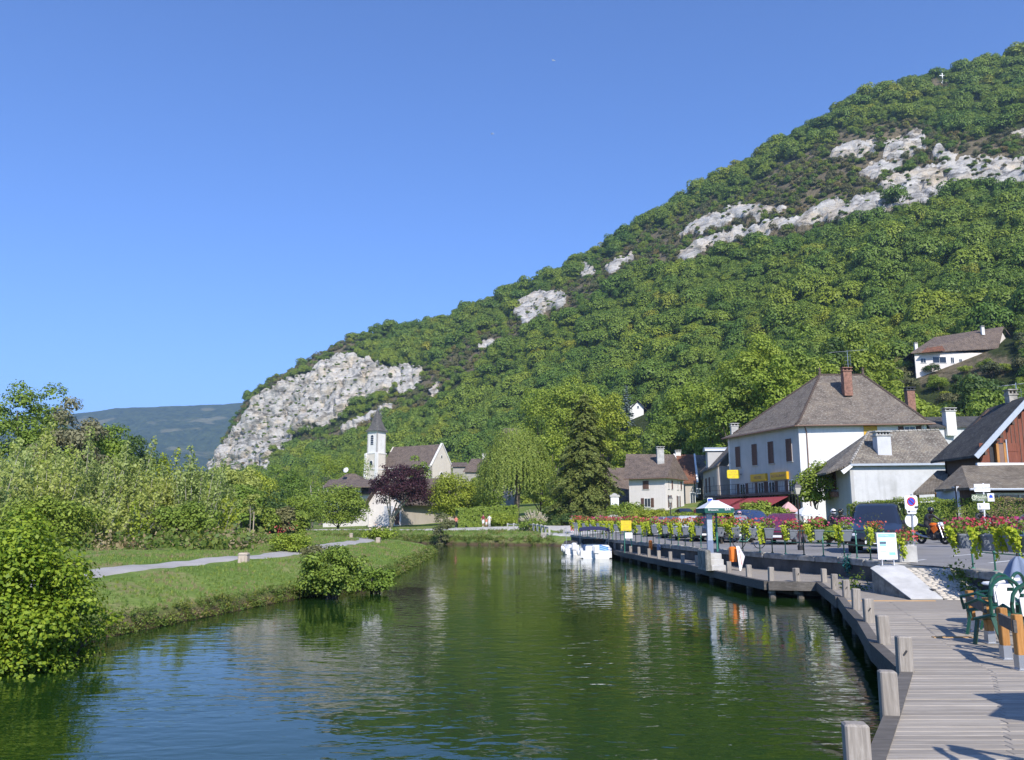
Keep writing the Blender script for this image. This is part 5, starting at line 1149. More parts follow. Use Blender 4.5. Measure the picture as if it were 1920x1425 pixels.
wall(s, (w0.x, w0.y), (w1.x, w1.y), w0.z - 5, at(1192, 763, Yc).z, M['white_render'], extra=[(.55, at(1195, 753, Yc).z)])
ap, l_, r_ = at(1196, 750, Yc - .8), at(1176, 770, Yc - .8), at(1211, 766, Yc - .8); bkv = Vector((3, 10, 0))
roof(s, [[l_, ap, ap + bkv, l_ + bkv], [ap, r_, r_ + bkv, ap + bkv]], M['tile_slate'], .25)
window(s, (w0.x, w0.y), (w1.x, w1.y), (w1.x - w0.x) * .6, at(1192, 766, Yc).z, .8, 1.0, None)
# summit cross
p = hitpx(1768, 156) or at(1768, 152, 490); s = thing('summit_cross', 'white summit cross with railing high on the hill', 'cross', (p.x, p.y, p.z - .5)); k = p.y / (FPX * CP) * 1.05
mb = MB(); mb.box(-.24, .24, -.24, .24, 0, 22 * k); mb.build('shaft', M['white_paint'], s); mb = MB(); mb.box(-5.2 * k, 5.2 * k, -.2, .2, 16.6 * k, 17.9 * k); mb.build('arm', M['white_paint'], s)
mb = MB(); L_ = 27 * k
for i in range(7): mb.box(-3 * k + L_ * i / 6 - .15, -3 * k + L_ * i / 6 + .15, -.5, -.3, 0, 3.2 * k)
mb.box(-3 * k, -3 * k + L_, -.5, -.35, 2.5 * k, 3.1 * k); mb.box(-3 * k, -3 * k + L_, -.5, -.35, .8 * k, 1.3 * k); mb.build('railing', M['white_paint'], s)
# war memorial
p = at(1153, 985, 108); s = thing('memorial', 'white stone memorial stele beside the conifer', 'memorial', (p.x, p.y, surf(p.x, p.y))); k = 108 / (FPX * CP); s.location.z = min(s.location.z, at(1153, 980, 108).z)
mb = MB(); mb.box(-14 * k, 14 * k, -.8, .8, -.5, 12 * k); mb.box(-10 * k, 10 * k, -.6, .6, 12 * k, 20 * k); mb.build('plinth', M['concrete'], s)
mb = MB(); mb.chbox(-7.5 * k, 7.5 * k, -.42, .42, 20 * k, 46 * k, .05); mb.build('stele', M['white_paint'], s)
mb = MB(); mb.chbox(-9 * k, 9 * k, -.5, .5, 46 * k, 50 * k, .05); mb.lathe((0, 0, 50 * k), [(6 * k, 0), (4.5 * k, 2 * k), (0.5 * k, 3.5 * k)], 10); mb.build('cap', M['concrete'], s)
# ------------------------------------------------------------------ boardwalk
ZD = 0.5
PP = [(1612, 1488), (1668.5, 1341.6), (1697, 1259.5), (1658, 1207.7), (1630, 1167), (1606, 1143.5), (1587, 1120), (1565, 1105), (1545.6, 1091.7), (1494, 1090.6), (1446, 1090), (1404.6, 1082), (1367, 1074), (1334.5, 1066), (1308, 1061), (1280, 1055.5),
      (1257, 1052), (1235.5, 1047.5), (1217, 1044.5), (1198, 1040), (1182.5, 1037.5), (1166, 1034), (1153, 1030.5), (1143, 1027.5)]
POST = [gz(a, b, ZD) for a, b in PP]
EDGE = []
line = [Vector((-1.4, -6, ZD)), Vector((0.1, 1.5, ZD)), Vector((1.3, 4.2, ZD))] + POST + [Vector((5.6, 66, ZD))]
for i, p in enumerate(line):
    d = (line[min(i + 1, len(line) - 1)] - line[max(i - 1, 0)]).normalized(); EDGE.append(p + Vector((-d.y, d.x, 0)) * (0.09 if i > 5 else -.05))
ey = np.array([p.y for p in EDGE]); ex = np.array([p.x for p in EDGE]); ey = np.maximum.accumulate(ey + np.arange(len(ey)) * 1e-4)
def xleft(y): return float(np.interp(y, ey, ex))
def xright(y):
    if y < 19.75: return float(xwall(y)) - 0.03
    if y < 24.2: return float(np.interp(y, [19.75, 21.6, 24.2], [9.22, 9.25, 10.85]))
    return float(xwall(y)) - 0.03
deck = tag(empty('boardwalk'), 'weathered grey plank boardwalk along the canal', kind='structure')
rg = random.Random(3)
PLW = 0.145
def plank_mesh(L, w):
    mb = MB(); t = rg.uniform(0.026, 0.034); mb.chbox(0, L, 0, w, -t, rg.uniform(-.004, .004), 0.006); return mb
y = -4.0; rest = MB(); k = 0
while y < 63:
    x0, x1 = xleft(y + PLW / 2), xright(y + PLW / 2)
    cuts = [x0, x0 + 1.0] if y < 24 and x1 - x0 > 1.8 else [x0]
    c = cuts[-1]
    while x1 - c > 4.6: c += rg.choice((2.6, 3.4)); cuts.append(c)
    cuts.append(x1)
    for a, b in zip(cuts[:-1], cuts[1:]):
        if b - a < 0.15: continue
        if 5.0 < y < 17.2 and a < y * 0.66:
            mb = plank_mesh(b - a - 0.006, PLW - 0.01); o = mb.build('plank', M['deck_wood'], deck, loc=(a, y, ZD)); o.rotation_euler = (0, rg.uniform(-.0012, .0012), rg.uniform(-.002, .002))
        else:
            rest.box(a, b - .006, y, y + PLW - .01, ZD - .03, ZD + rg.uniform(-.004, .003))
    y += PLW; k += 1
o = rest.build('plank_run', M['deck_wood'], deck); o['kind'] = 'stuff'
wood_mat('fresh_wood', (0.5, 0.3, 0.13), (0.6, 0.42, 0.24), (.6, 12, 12))
for yy, a, b in ((19.42, gz(1560, 1121, .5).x, gz(1722, 1121, .5).x), (13.42, gz(1712, 1185, .5).x, gz(1782, 1185, .5).x)):
    MB().box(a, b, yy, yy + .09, ZD - .02, ZD + .012).build('plank', M['fresh_wood'], deck)
# edge beams, piles, joists under the deck
for i in range(len(EDGE) - 1):
    a, b = EDGE[i], EDGE[i + 1]; d = (b - a).normalized(); nn = Vector((-d.y, d.x, 0)) * (0.03 if i < 9 else .08)
    mb = MB(); mb.beam(a + nn + Vector((0, 0, -.117)) - d * .02, b + nn + Vector((0, 0, -.117)) + d * .02, .14 if i < 5 else .16, .26); mb.build('edge_beam', M['fascia_wood'], deck)
for i, p in enumerate(EDGE):
    if i in (1, 2): continue
    n_ = (POST[max(0, min(i - 3, len(POST) - 1))] - p); mb = MB(); mb.tube([Vector((p.x + .12, p.y + .1, -1.4)), Vector((p.x + .12, p.y + .1, ZD - .06))], .11, 8); mb.build('pile', M['fascia_wood'], deck)
# backing so that one cannot see far under the deck
mb = MB()
for i in range(len(EDGE) - 1): mb.beam(EDGE[i] + Vector((.9, .5, -.3)), EDGE[i + 1] + Vector((.9, .5, -.3)), .12, .3)
mb.build('joist', M['fascia_wood'], deck)
# mooring posts along the edge
for i, p in enumerate(POST):
    hgt = rg.uniform(.385, .43) if i not in (0,) else .45; w = rg.uniform(.15, .17); d = (POST[min(i + 1, len(POST) - 1)] - POST[max(i - 1, 0)]); az = math.atan2(d.y, d.x)
    o = thing('deck_post', 'weathered grey wooden post on the boardwalk edge, %s from the near end' % ordw(i), 'post', p, (az - math.pi / 2) * .35, 'posts along the boardwalk edge')
    mb = MB(); mb.chbox(-w / 2, w / 2, -w / 2 + .01, w / 2 - .01, -.35, hgt, .014); q = mb.build('timber', M['post_wood'], o); q.rotation_euler = (rg.uniform(-.02, .02), rg.uniform(-.03, .03), 0)
    if i in (2, 4, 6, 9):
        MB().beam((-.02, -w / 2 + .002, hgt * .5), (.015, -w / 2 + .002, hgt * .5 + .05), .02, .012, (0, 1, 0)).build('bolt', M['iron'], o)

# ------------------------------------------------------------------ quay wall, coping, ramp
qw = thing('quay_wall', 'dark stone quay wall with rough coping behind the boardwalk', 'wall')
def wall_run(parent, ys, off=0.0):
    for a, b in zip(ys[:-1], ys[1:]):
        P = Vector((float(xwall(a)) + off, a, 0)); Q = Vector((float(xwall(b)) + off, b, 0)); d = (Q - P).normalized(); n = Vector((d.y, -d.x, 0))
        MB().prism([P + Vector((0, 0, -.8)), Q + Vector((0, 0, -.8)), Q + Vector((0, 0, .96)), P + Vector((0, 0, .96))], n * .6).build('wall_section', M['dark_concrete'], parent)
def coping_run(parent, y0, y1, L=1.05):
    y = y0
    while y < y1 - .2:
        l = min(L * rg.uniform(.75, 1.25), y1 - y); a, b = y + .012, y + l - .012
        P = Vector((float(xwall(a)), a, 0)); Q = Vector((float(xwall(b)), b, 0)); d = (Q - P); Ln = d.length; az = math.atan2(d.y, d.x)
        mb = MB(); mb.chbox(0, Ln, -.52, rg.uniform(.03, .1), -.17, rg.uniform(.0, .025), .025); o = mb.build('coping_stone', M['coping'], parent, loc=(P.x, P.y, 1.1)); o.rotation_euler = (rg.uniform(-.02, .02), rg.uniform(-.01, .01), az)
        y += l
wall_run(qw, [24.25, 26, 28.2, 31, 33.5, 36.5, 41, 46.5, 55, 64, 74]); coping_run(qw, 24.25, 74)
q2 = thing('terrace_wall', 'dark low wall under the near flower railing beside the ramp', 'wall')
wall_run(q2, [-8, 0, 6, 12, 18, 21.75]); coping_run(q2, 4, 21.75)
# streaks of vegetation hanging on the wall
ramp_ = thing('slipway_ramp', 'cobbled ramp with pale concrete cheek rising from the boardwalk', 'ramp')
b0, b1, t0, t1 = Vector((9.3, 19.8, ZD + .004)), Vector((10.02, 19.8, ZD + .004)), Vector((9.3, 21.9, 1.08)), Vector((10.25, 22.1, 1.12))
mb = MB(); b2_ = Vector((9.3, 24.2, 1.1))
mb.loft([[b0, b1, b1 + Vector((0, 0, -.5)), b0 + Vector((0, 0, -.5))], [t0, t1, Vector((t1.x, t1.y, 0)), Vector((t0.x, t0.y, 0))], [Vector((10.75, 24.2, 1.1)), Vector((10.95, 24.3, 1.1)), Vector((10.95, 24.3, 0)), Vector((10.75, 24.2, 0))]])
mb.build('cheek', M['rough_stone'], ramp_)
mb = MB(); lift = Vector((0, 0, .025)); mb.loft([[b0 + lift + Vector((-.03, 0, 0)), b1 + lift, b1 + Vector((0, 0, .004)), b0 + Vector((-.03, 0, .004))], [t0 + lift + Vector((-.03, 0, 0)), t1 + lift, t1 + Vector((0, 0, .004)), t0 + Vector((-.03, 0, .004))], [Vector((9.95, 23.0, 1.135)), Vector((10.6, 23.3, 1.135)), Vector((10.6, 23.3, 1.1)), Vector((9.95, 23.0, 1.1))]]); mb.build('cheek_cap', M['white_concrete'], ramp_)
mb = MB(); mb.loft([[Vector((10.1, 19.8, ZD - .03)), Vector((11.12, 19.8, ZD - .03)), Vector((11.12, 19.8, 0)), Vector((10.1, 19.8, 0))], [Vector((10.2, 22.1, 1.07)), Vector((11.7, 22.1, 1.07)), Vector((11.7, 22.1, 0)), Vector((10.2, 22.1, 0))], [Vector((10.5, 24.4, 1.09)), Vector((11.9, 24.4, 1.09)), Vector((11.9, 24.4, 0)), Vector((10.5, 24.4, 0))]]); mb.build('ramp_bed', M['rough_stone'], ramp_)
cob = [MB().chbox(-.085, .085, -.07, .07, -.04, .03, .022).mesh('cobble', M['cobble']), MB().chbox(-.1, .1, -.065, .065, -.04, .026, .02).mesh('cobble', M['cobble'])]
nrow = 20
for r in range(nrow):
    t = (r + .5) / nrow; y = 19.85 + t * 2.3; xa = 10.18 + t * .12; xb = 11.1 + t * .55; z = ZD - .02 + t * .585; x = xa + rg.uniform(0, .1)
    while x < xb:
        o = link('cobble', cob[rg.randrange(2)], ramp_, (x, y + rg.uniform(-.015, .015), z + rg.uniform(-.006, .006))); o.rotation_euler = (R(14) * .95 + rg.uniform(-.06, .06), rg.uniform(-.06, .06), rg.uniform(-.15, .15)); s_ = rg.uniform(.82, 1.02); o.scale = (s_, s_ * .85, 1); x += .185
MB().box(10.02, 10.1, 20.25, 20.45, ZD + .17, ZD + .2).build('iron_ring', M['iron'], ramp_)

# ------------------------------------------------------------------ flower boxes
def planting(seed):
    r = np.random.default_rng(seed)
    n = 190; c = np.column_stack([r.uniform(-.2, .2, n), r.uniform(-.3, .3, n), r.uniform(.02, .3, n)]); fo = leaves(c, rnd_dirs(r, n) + [0, -.4, .6], .075, r, .7)
    n = 110; c = np.column_stack([r.normal(.03, .15, n), r.normal(0, .18, n), r.uniform(.1, .36, n)]); pe = leaves(c, rnd_dirs(r, n) + [0, -.6, .5], .06, r, .95)
    n = 60; cl = np.column_stack([r.normal(0, .18, n), r.uniform(-.2, .2, n), r.uniform(.28, .6, n)]); sp = leaves(cl, rnd_dirs(r, n), .04, r, .5)
    parts = []
    for s in range(7):
        x0 = r.uniform(-.34, -.16); y0 = r.uniform(-.3, .1); L = r.uniform(.3, .66) * r.uniform(.6, 1.1); m = 20; t = np.linspace(0, 1, m)
        parts.append(np.column_stack([x0 + r.normal(0, .03, m) + .06 * t, y0 - .05 * np.sin(t * 2.2) + r.normal(0, .03, m), .14 - L * t]))
    c = np.vstack(parts); vi = leaves(c, rnd_dirs(r, len(c)) * .6 + [0, -1, .5], .085, r, .75)
    return np_mesh('foliage', *fo, M['leaf_green']), np_mesh('flowers', *pe, M['petal_red']), np_mesh('trailing_vine', *vi, M['leaf_lime']), np_mesh('wisps', *sp, M['leaf_scrub'])
PLANTS = [planting(100 + i) for i in range(6)]
bxm = MB(); bxm.loft([[(-.1, -.24, 0), (.1, -.24, 0), (.1, .24, 0), (-.1, .24, 0)], [(-.145, -.31, .28), (.145, -.31, .28), (.145, .31, .28), (-.145, .31, .28)]])
bxm.loft([[(-.16, -.325, .28), (.16, -.325, .28), (.16, .325, .28), (-.16, .325, .28)], [(-.16, -.325, .315), (.16, -.325, .315), (.16, .325, .315), (-.16, .325, .315)]])
BOX = bxm.mesh('planter', M['planter_grey'])
def flower_box(loc, rz, label, i, grp, s=1.0):
    o = thing('flower_box', label, 'flower box', loc, rz, grp); o.scale = (s, s, s)
    link('planter', BOX, o); p = PLANTS[i % 6]
    for nm, me in zip(('foliage', 'flowers', 'trailing_vine', 'wisps'), p):
        c = link(nm, me, o, (0, 0, .32)); c['kind'] = 'stuff'
    return o
def railing(name, label, pts, step, mtl, n_hb=2, h=.88):
    o = thing(name, label, 'railing', (0, 0, 0)); L = 0; out = []
    for a, b in zip(pts[:-1], pts[1:]):
        d = (b - a); ln = d.length; k = max(1, round(ln / step))
        for j in range(k): out.append(a + d * (j / k))
    out.append(pts[-1])
    for j, p in enumerate(out):
        mb = MB(); mb.tube([p, p + Vector((0, 0, h))], .022, 7); mb.lathe(p, [(.06, 0), (.06, .015), (.025, .03)], 8); mb.lathe(p + Vector((0, 0, h * .52)), [(.024, -.03), (.036, 0), (.024, .03)], 7); mb.build('post', M[mtl[j % len(mtl)]], o, True)
    for z in (.42, .84)[:n_hb]:
        for a, b in zip(pts[:-1], pts[1:]): MB().tube([a + Vector((0, 0, z)), b + Vector((0, 0, z))], .016, 6).build('rail', M[mtl[0]], o)
    return o
def wpt(y, off=.2): return Vector((float(xwall(y)) + off, y, 1.115))
railing('quay_railing', 'long green metal railing on the quay wall carrying flower boxes', [wpt(y) for y in (25.2, 28.2, 31)] + [wpt(32.9)], 1.05, ['green_metal', 'dark_green_metal'])
railing('quay_railing', 'green metal railing of the far quay beyond the landing steps', [wpt(y) for y in (34.3, 36.5, 41, 46.5, 55, 64, 73.5)], 1.2, ['dark_green_metal', 'green_metal', 'dark_green_metal'])
def y_at_px(px, off):
    ys = np.linspace(12, 76, 2600); xs = xwall(ys) + off; pp = 960 + FPX * xs / (ys * CP - (CAMZ - 1.7) * SP); return float(np.interp(-px, -pp, ys))
BPX = [1640, 1584, 1528, 1482, 1440, 1406, 1377, 1346, 1307, 1285, 1264, 1245, 1227, 1214, 1197, 1183, 1170, 1157, 1146, 1136, 1122, 1109, 1094, 1080]
for i, px in enumerate(BPX):
    y = y_at_px(px, .04); p = wpt(y, .04)
    flower_box((p.x, p.y, p.z + .54), rg.uniform(-.15, .15), 'grey flower box of red blooms on the quay railing, %s from the ramp' % ordw(i), i * 5 + i // 3, 'flower boxes on the quay railing', rg.uniform(.95, 1.12) * float(np.interp(y, [24, 40, 72], [1.0, 1.15, 1.5])))
railing('terrace_railing', 'green metal railing right of the ramp carrying flower boxes', [wpt(21.5, .25), wpt(18, .25), wpt(10, .25)], 1.35, ['green_metal'], 2)
for i, y in enumerate([y_at_px(v, .05) for v in (1803, 1843, 1884, 1918)]):
    p = wpt(y, .05); flower_box((p.x, p.y, p.z + .5), R(-6 + 4 * i), 'grey flower box of red blooms right of the ramp, %s from the ramp' % ordw(i), i * 2 + 1, 'flower boxes on the terrace railing', 1.15)
# ------------------------------------------------------------------ trees that can be told apart
def gpos(px, Y): p = xy(px, Y); return Vector((p[0], p[1], surf(p[0], p[1])))
def height_for(px, py_top, Y, z0): return at(px, py_top, Y).z - z0
# lower wooded slope: broad-leaved trees behind the village
SLOPE = [tree_meshes('slope_tree%d' % i, 50 + i, 10, 4.6, lm, 5200, .42, 30, .12, .2, .7, (.24, .4), nb=6) for i, lm in enumerate(('leaf_green', 'leaf_green', 'leaf_yellowgreen', 'leaf_dark', 'leaf_green', 'leaf_forest'))]
rs = random.Random(11); spots = []
for Y in np.arange(104, 206, 6.5):
    for px in np.arange(1010, 1960, 44):
        Yj = Y + rs.uniform(-3, 3); pj = px + rs.uniform(-22, 22); p = xy(pj, Yj); q = Vector((p[0], p[1], surf(p[0], p[1])))
        k_hill = np.interp(pj, hcx, HT[:, 0, 1])
        if Yj < k_hill + 6: continue
        # keep the villa, its terrace and the little chalet free
        if 1690 < pj < 1915 and 158 < Yj < 212: continue
        if 1150 < pj < 1230: continue
        if 1530 < pj < 1700 and Yj < 104: continue
        if rs.random() < .12: continue
        if any((q.xy - o.xy).length < 5.6 for o in spots): continue
        spots.append(q)
spots.sort(key=lambda q: q.x / q.y)
def py_of(x, y, z): return 712.5 - FPX * ((z - CAMZ) * CP - y * SP) / (y * CP + (z - CAMZ) * SP)
for i, q in enumerate(spots):
    k = rs.choices(range(6), (3, 2, 4.5, 1.2, 3, 1.5))[0]; s = rs.uniform(.75, 1.5) * float(np.interp(q.y, [100, 150, 205], [.85, 1.0, 1.1]))
    pq = 960 + FPX * q.x / (q.y * CP + (q.z - CAMZ) * SP)
    while 1680 < pq < 1940 and s > .3 and py_of(q.x, q.y, q.z + 11 * s) < 700: s *= .85
    if s < .34: continue
    put_tree('slope_tree', SLOPE[k], (q.x, q.y, q.z - .5), s, rs.uniform(0, 6.28), 'broad-leaved tree on the wooded slope behind the village, %s from the left' % ordw(i), 'trees on the lower slope', sz=s * rs.uniform(.85, 1.25))
# shrubs on the open bank round the villa
SHR = [tree_meshes('slope_shrub%d' % i, 80 + i, 4, 2.6, lm, 2600, .3, 18, .02, .07, .7, (.3, .45), nb=4, low=-.2) for i, lm in enumerate(('leaf_green', 'leaf_scrub', 'leaf_yellowgreen', 'leaf_dark'))]
n = 0; acc = []
for tr_ in range(400):
    px, py = rs.uniform(1640, 1950), rs.uniform(690, 840); q = hitpx(px, py)
    if q is None or q.y > 215 or q.y < 100: continue
    if 1700 < px < 1905 and py < 708: continue
    if any((q - o).length < 4.2 for o in acc): continue
    acc.append(q)
acc.sort(key=lambda q: q.x / q.y)
for i, q in enumerate(acc): put_tree('slope_shrub', SHR[rs.choices(range(4), (4, 2, 2, 2))[0]], (q.x, q.y, q.z - .4), rs.uniform(.55, 1.15), rs.uniform(0, 6), 'shrub on the overgrown bank below the villa, %s from the left' % ordw(i), 'shrubs below the villa', 'shrub')
for i, (px, py, s, k) in enumerate(((1748, 690, .75, 3), (1850, 684, .8, 0), (1810, 690, .6, 2), (1700, 690, 1.0, 0), (1880, 690, .7, 2), (1690, 660, 1.3, 3), (1925, 690, 1.0, 1))):
    q = hitpx(px, py + 12) or at(px, py, Yh - 3.0); put_tree('garden_shrub', SHR[k], (q.x, q.y, q.z - .4), s * 1.05, i, 'garden shrub around the villa terrace, %s planted' % ordw(i) if False else 'leafy shrub close to the villa walls, %s from the left' % ordw([2, 4, 3, 1, 5, 0, 6][i]), 'shrubs round the villa', 'shrub')

# weeping willow
def willow(seed, H, Rr, n_str=330):
    r = np.random.default_rng(seed); pts, nr = [], []
    for s in range(n_str):
        a = r.uniform(0, 6.283); rr = Rr * math.sqrt(r.uniform(0.05, 1)) ; zt = H * (.98 - .42 * (rr / Rr) ** 2) + r.uniform(-.8, .3); L = r.uniform(.25, .62) * zt; m = int(L / .16)
        t = np.linspace(0, 1, m); x = (rr + .5 * np.sin(t * 1.5)) * math.cos(a); y_ = (rr + .5 * np.sin(t * 1.5)) * math.sin(a)
        pts.append(np.column_stack([x + r.normal(0, .1, m), y_ + r.normal(0, .1, m), zt - L * t])); nr.append(np.tile([math.cos(a), math.sin(a), .3], (m, 1)))
    C = np.vstack(pts); Nn = np.vstack(nr); V, F = leaves(C, Nn, .34, r, .45, .6)
    mb = MB(); mb.tube([(0, 0, -.5), (0, 0, 2), (.3, .1, 5), (.2, 0, H * .8)], [.55, .45, .35, .1], 8)
    for k in range(8): a = k * .8; mb.tube([(.2, 0, 4 + k * .4), (math.cos(a) * Rr * .4, math.sin(a) * Rr * .4, H * .75), (math.cos(a) * Rr * .75, math.sin(a) * Rr * .75, H * .68)], [.2, .13, .05], 5)
    return np_mesh('willow_crown', V, F, M['leaf_willow']), mb.mesh('willow_trunk', M['bark'], True)
q = gpos(968, 128); put_tree('weeping_willow', willow(4, height_for(975, 792, 128, q.z), 6.0, 850), q, 1, 0, 'tall yellow-green weeping willow left of the dark conifer')
# big spruce, blue spruce, little conifers
def conifer(seed, H, Rr, lm, tiers=26, size=.3, droop=.35, dens=1.0):
    r = np.random.default_rng(seed); Cs, Ns = [], []; mb = MB(); mb.tube([(0, 0, -.5), (0, 0, H * .5), (0, 0, H)], [Rr * .075 + .1, Rr * .045, .02], 7)
    for t in range(tiers):
        f = t / tiers; z = H * (.08 + .92 * f); R_ = Rr * (1 - f) ** .62 * r.uniform(.82, 1.12) + .3; nb = int(7 + 6 * (1 - f))
        for k in range(nb):
            a = r.uniform(0, 6.283); L = R_ * r.uniform(.7, 1.1); m = max(5, int(L * 13 * dens)); s = np.sqrt(np.linspace(.04, 1, m)); z_ = z - droop * L * s ** 1.6 + r.normal(0, .05, m); w = .16 * L * np.sin(np.clip(s, 0, 1) * 2.6)
            off = r.uniform(-1, 1, m) * w; Cs.append(np.column_stack([math.cos(a) * L * s - math.sin(a) * off, math.sin(a) * L * s + math.cos(a) * off, z_ - r.uniform(0, .25, m) * L * .3])); Ns.append(np.tile([math.cos(a) * .6, math.sin(a) * .6, .9], (m, 1)))
            if t % 2 == 0 and k % 2 == 0: mb.tube([(0, 0, z), (math.cos(a) * L * .6, math.sin(a) * L * .6, z - droop * L * .4)], [.05, .015], 4)
    V, F = leaves(np.vstack(Cs), np.vstack(Ns), size, r, .42, .55); return np_mesh('conifer_crown', V, F, M[lm]), mb.mesh('conifer_trunk', M['bark'], True)
q = gpos(1100, 112); put_tree('spruce', conifer(7, height_for(1100, 735, 112, q.z), 5.6, 'leaf_conifer', 38, .42, .45, 1.9), q, 1, 0, 'big dark drooping spruce behind the moored boats')
q = hitpx(1172, 800); put_tree('blue_spruce', conifer(8, height_for(1172, 715, q.y - 4, q.z), 3.0, 'leaf_bluespruce', 22, .5, .25), (q.x, q.y - 4, q.z - 1), 1, 0, 'slender blue-grey spruce beside the little chalet')
# purple plum
def plum():
    r = np.random.default_rng(31); H = 1.0
    q = gpos(742, 138); HH = height_for(745, 868, 138, q.z) / 1.22; L = crown_lobes(r, 60, 5.4, HH * .38, HH * .58, .75, (.16, .3), low=-.75); L = [(c + np.array([.9, 0, 0]), rr) for c, rr in L if c[2] > HH * .2]
    L += [(np.array([-1.9 + r.normal(0, .5), r.normal(0, .5), HH * (.84 + .05 * i)]), .55) for i in range(3)]
    V, F = lobes_leaves(r, L, 16000, .24, .6, fill=.45); mb = MB()
    for k in range(7): a = -2.2 + k * .65; mb.tube([(-.6, 0, -.3), (-.5 + .35 * math.cos(a + 1.2), .3 * math.sin(k), HH * .18), (-.4 + 1.4 * math.cos(a + 1.2) + .5, .9 * math.sin(k * 2), HH * .42), (2.6 * math.cos(a + 1.2) + .8, 1.5 * math.sin(k * 2), HH * .68)], [.17, .12, .09, .03], 6)
    return q, (np_mesh('plum_crown', V, F, M['leaf_plum']), mb.mesh('plum_trunk', M['pale_bark'], True))
q, pm = plum(); put_tree('purple_plum', pm, q, 1.22, 0, 'dark purple plum tree in front of the white barn')
# round walnut in front of the farmhouse, and others round the far bank
def one(name, px, Y, py_top, Rr, lm, label, n=7000, size=.3, seed=0, nl=36, trunk=.1, py_base=None, cat='tree', bark='bark', low=-.8, shell=.72, lob=(.22, .38), fill=.7, aspect=.6):
    q = gpos(px, Y)
    if py_base: q.z = at(px, py_base, Y).z
    H = height_for(px, py_top, Y, q.z); return put_tree(name, tree_meshes(name, seed or int(px + Y), H, Rr, lm, n, size, nl, trunk, max(.08, H * .02), shell, lob, bark, low=low, fill=fill, aspect=aspect), q, 1, 0, label, None, cat)
one('walnut_tree', 634, 128, 905, 4.9, 'leaf_green', 'round green walnut tree in front of the farmhouse', 15000, .3, trunk=.0, nl=80, low=-1)
one('maple_tree', 858, 140, 884, 5.6, 'leaf_yellowgreen', 'spreading bright green tree between plum and willow', 15000, .34, trunk=.0, nl=80, low=-1)
one('garden_tree', 908, 158, 872, 4.0, 'leaf_green', 'darker green tree just left of the willow', 12000, .36, trunk=.0, nl=60, low=-1)
one('churchyard_tree', 783, 200, 852, 3.8, 'leaf_green', 'small green tree in front of the church nave', 5000, .42)
one('garden_tree', 1040, 150, 800, 5.5, 'leaf_yellowgreen', 'tall yellow-green tree between willow and spruce', 8000, .42)
one('garden_tree', 1015, 138, 880, 3.2, 'leaf_green', 'leafy tree filling the gap under the willow', 5000, .32, trunk=.02)
one('lime_tree', 1262, 168, 772, 5.0, 'leaf_green', 'big green lime tree above the white house roof', 9000, .45, trunk=.05)
one('lime_tree', 1180, 172, 800, 4.5, 'leaf_yellowgreen', 'rounded bright tree below the little chalet', 6000, .45, trunk=.05)
one('slope_oak', 1330, 165, 800, 5.5, 'leaf_forest', 'russet-tinged tree behind the red tiled roof', 6000, .45, trunk=.05)
one('slope_maple', 1440, 138, 622, 7.5, 'leaf_yellowgreen', 'big bright yellow-green tree rising behind the hotel roof, left of its ridge', 15000, .5, nl=60, trunk=.05)
one('slope_maple', 1520, 148, 612, 7.0, 'leaf_green', 'big green tree behind the hotel roof ridge', 13000, .5, nl=60, trunk=.05)
one('slope_maple', 1600, 150, 628, 6.0, 'leaf_dark', 'dark tall tree behind the hotel antenna', 11000, .5, nl=50, trunk=.05)
one('slope_maple', 1385, 135, 690, 6.5, 'leaf_green', 'leafy tree above the terraced house roofs', 12000, .5, nl=50, trunk=.05)
one('slope_maple', 1300, 180, 715, 7.0, 'leaf_yellowgreen', 'bright tree above the red tiled roof on the slope', 12000, .55, nl=50, trunk=.05)
one('slope_maple', 1070, 190, 700, 7.5, 'leaf_yellowgreen', 'bright yellow-green tree just behind the spruce tip', 13000, .55, nl=55, trunk=.05)
for i_, (px_, Y_, py_, R_s, lm_) in enumerate(((1020, 200, 722, 7, 'leaf_yellowgreen'), (1130, 178, 738, 6, 'leaf_yellowgreen'), (1350, 158, 700, 6.5, 'leaf_yellowgreen'), (1478, 128, 668, 5.5, 'leaf_yellowgreen'), (1560, 134, 668, 5.5, 'leaf_yellowgreen'), (1655, 145, 640, 5.5, 'leaf_green'))):
    one('slope_maple', px_, Y_, py_, R_s, lm_, 'large light green tree standing out at the slope foot, %s of six from the left' % ordw(i_), 11000, .5, 700 + i_, 50, .05)['group'] = 'large trees at the slope foot'
one('courtyard_tree', 1533, 66.5, 862, 1.9, 'leaf_green', 'slim green tree between hotel and grey house', 4500, .22, trunk=.12, lob=(.3, .5), py_base=985)
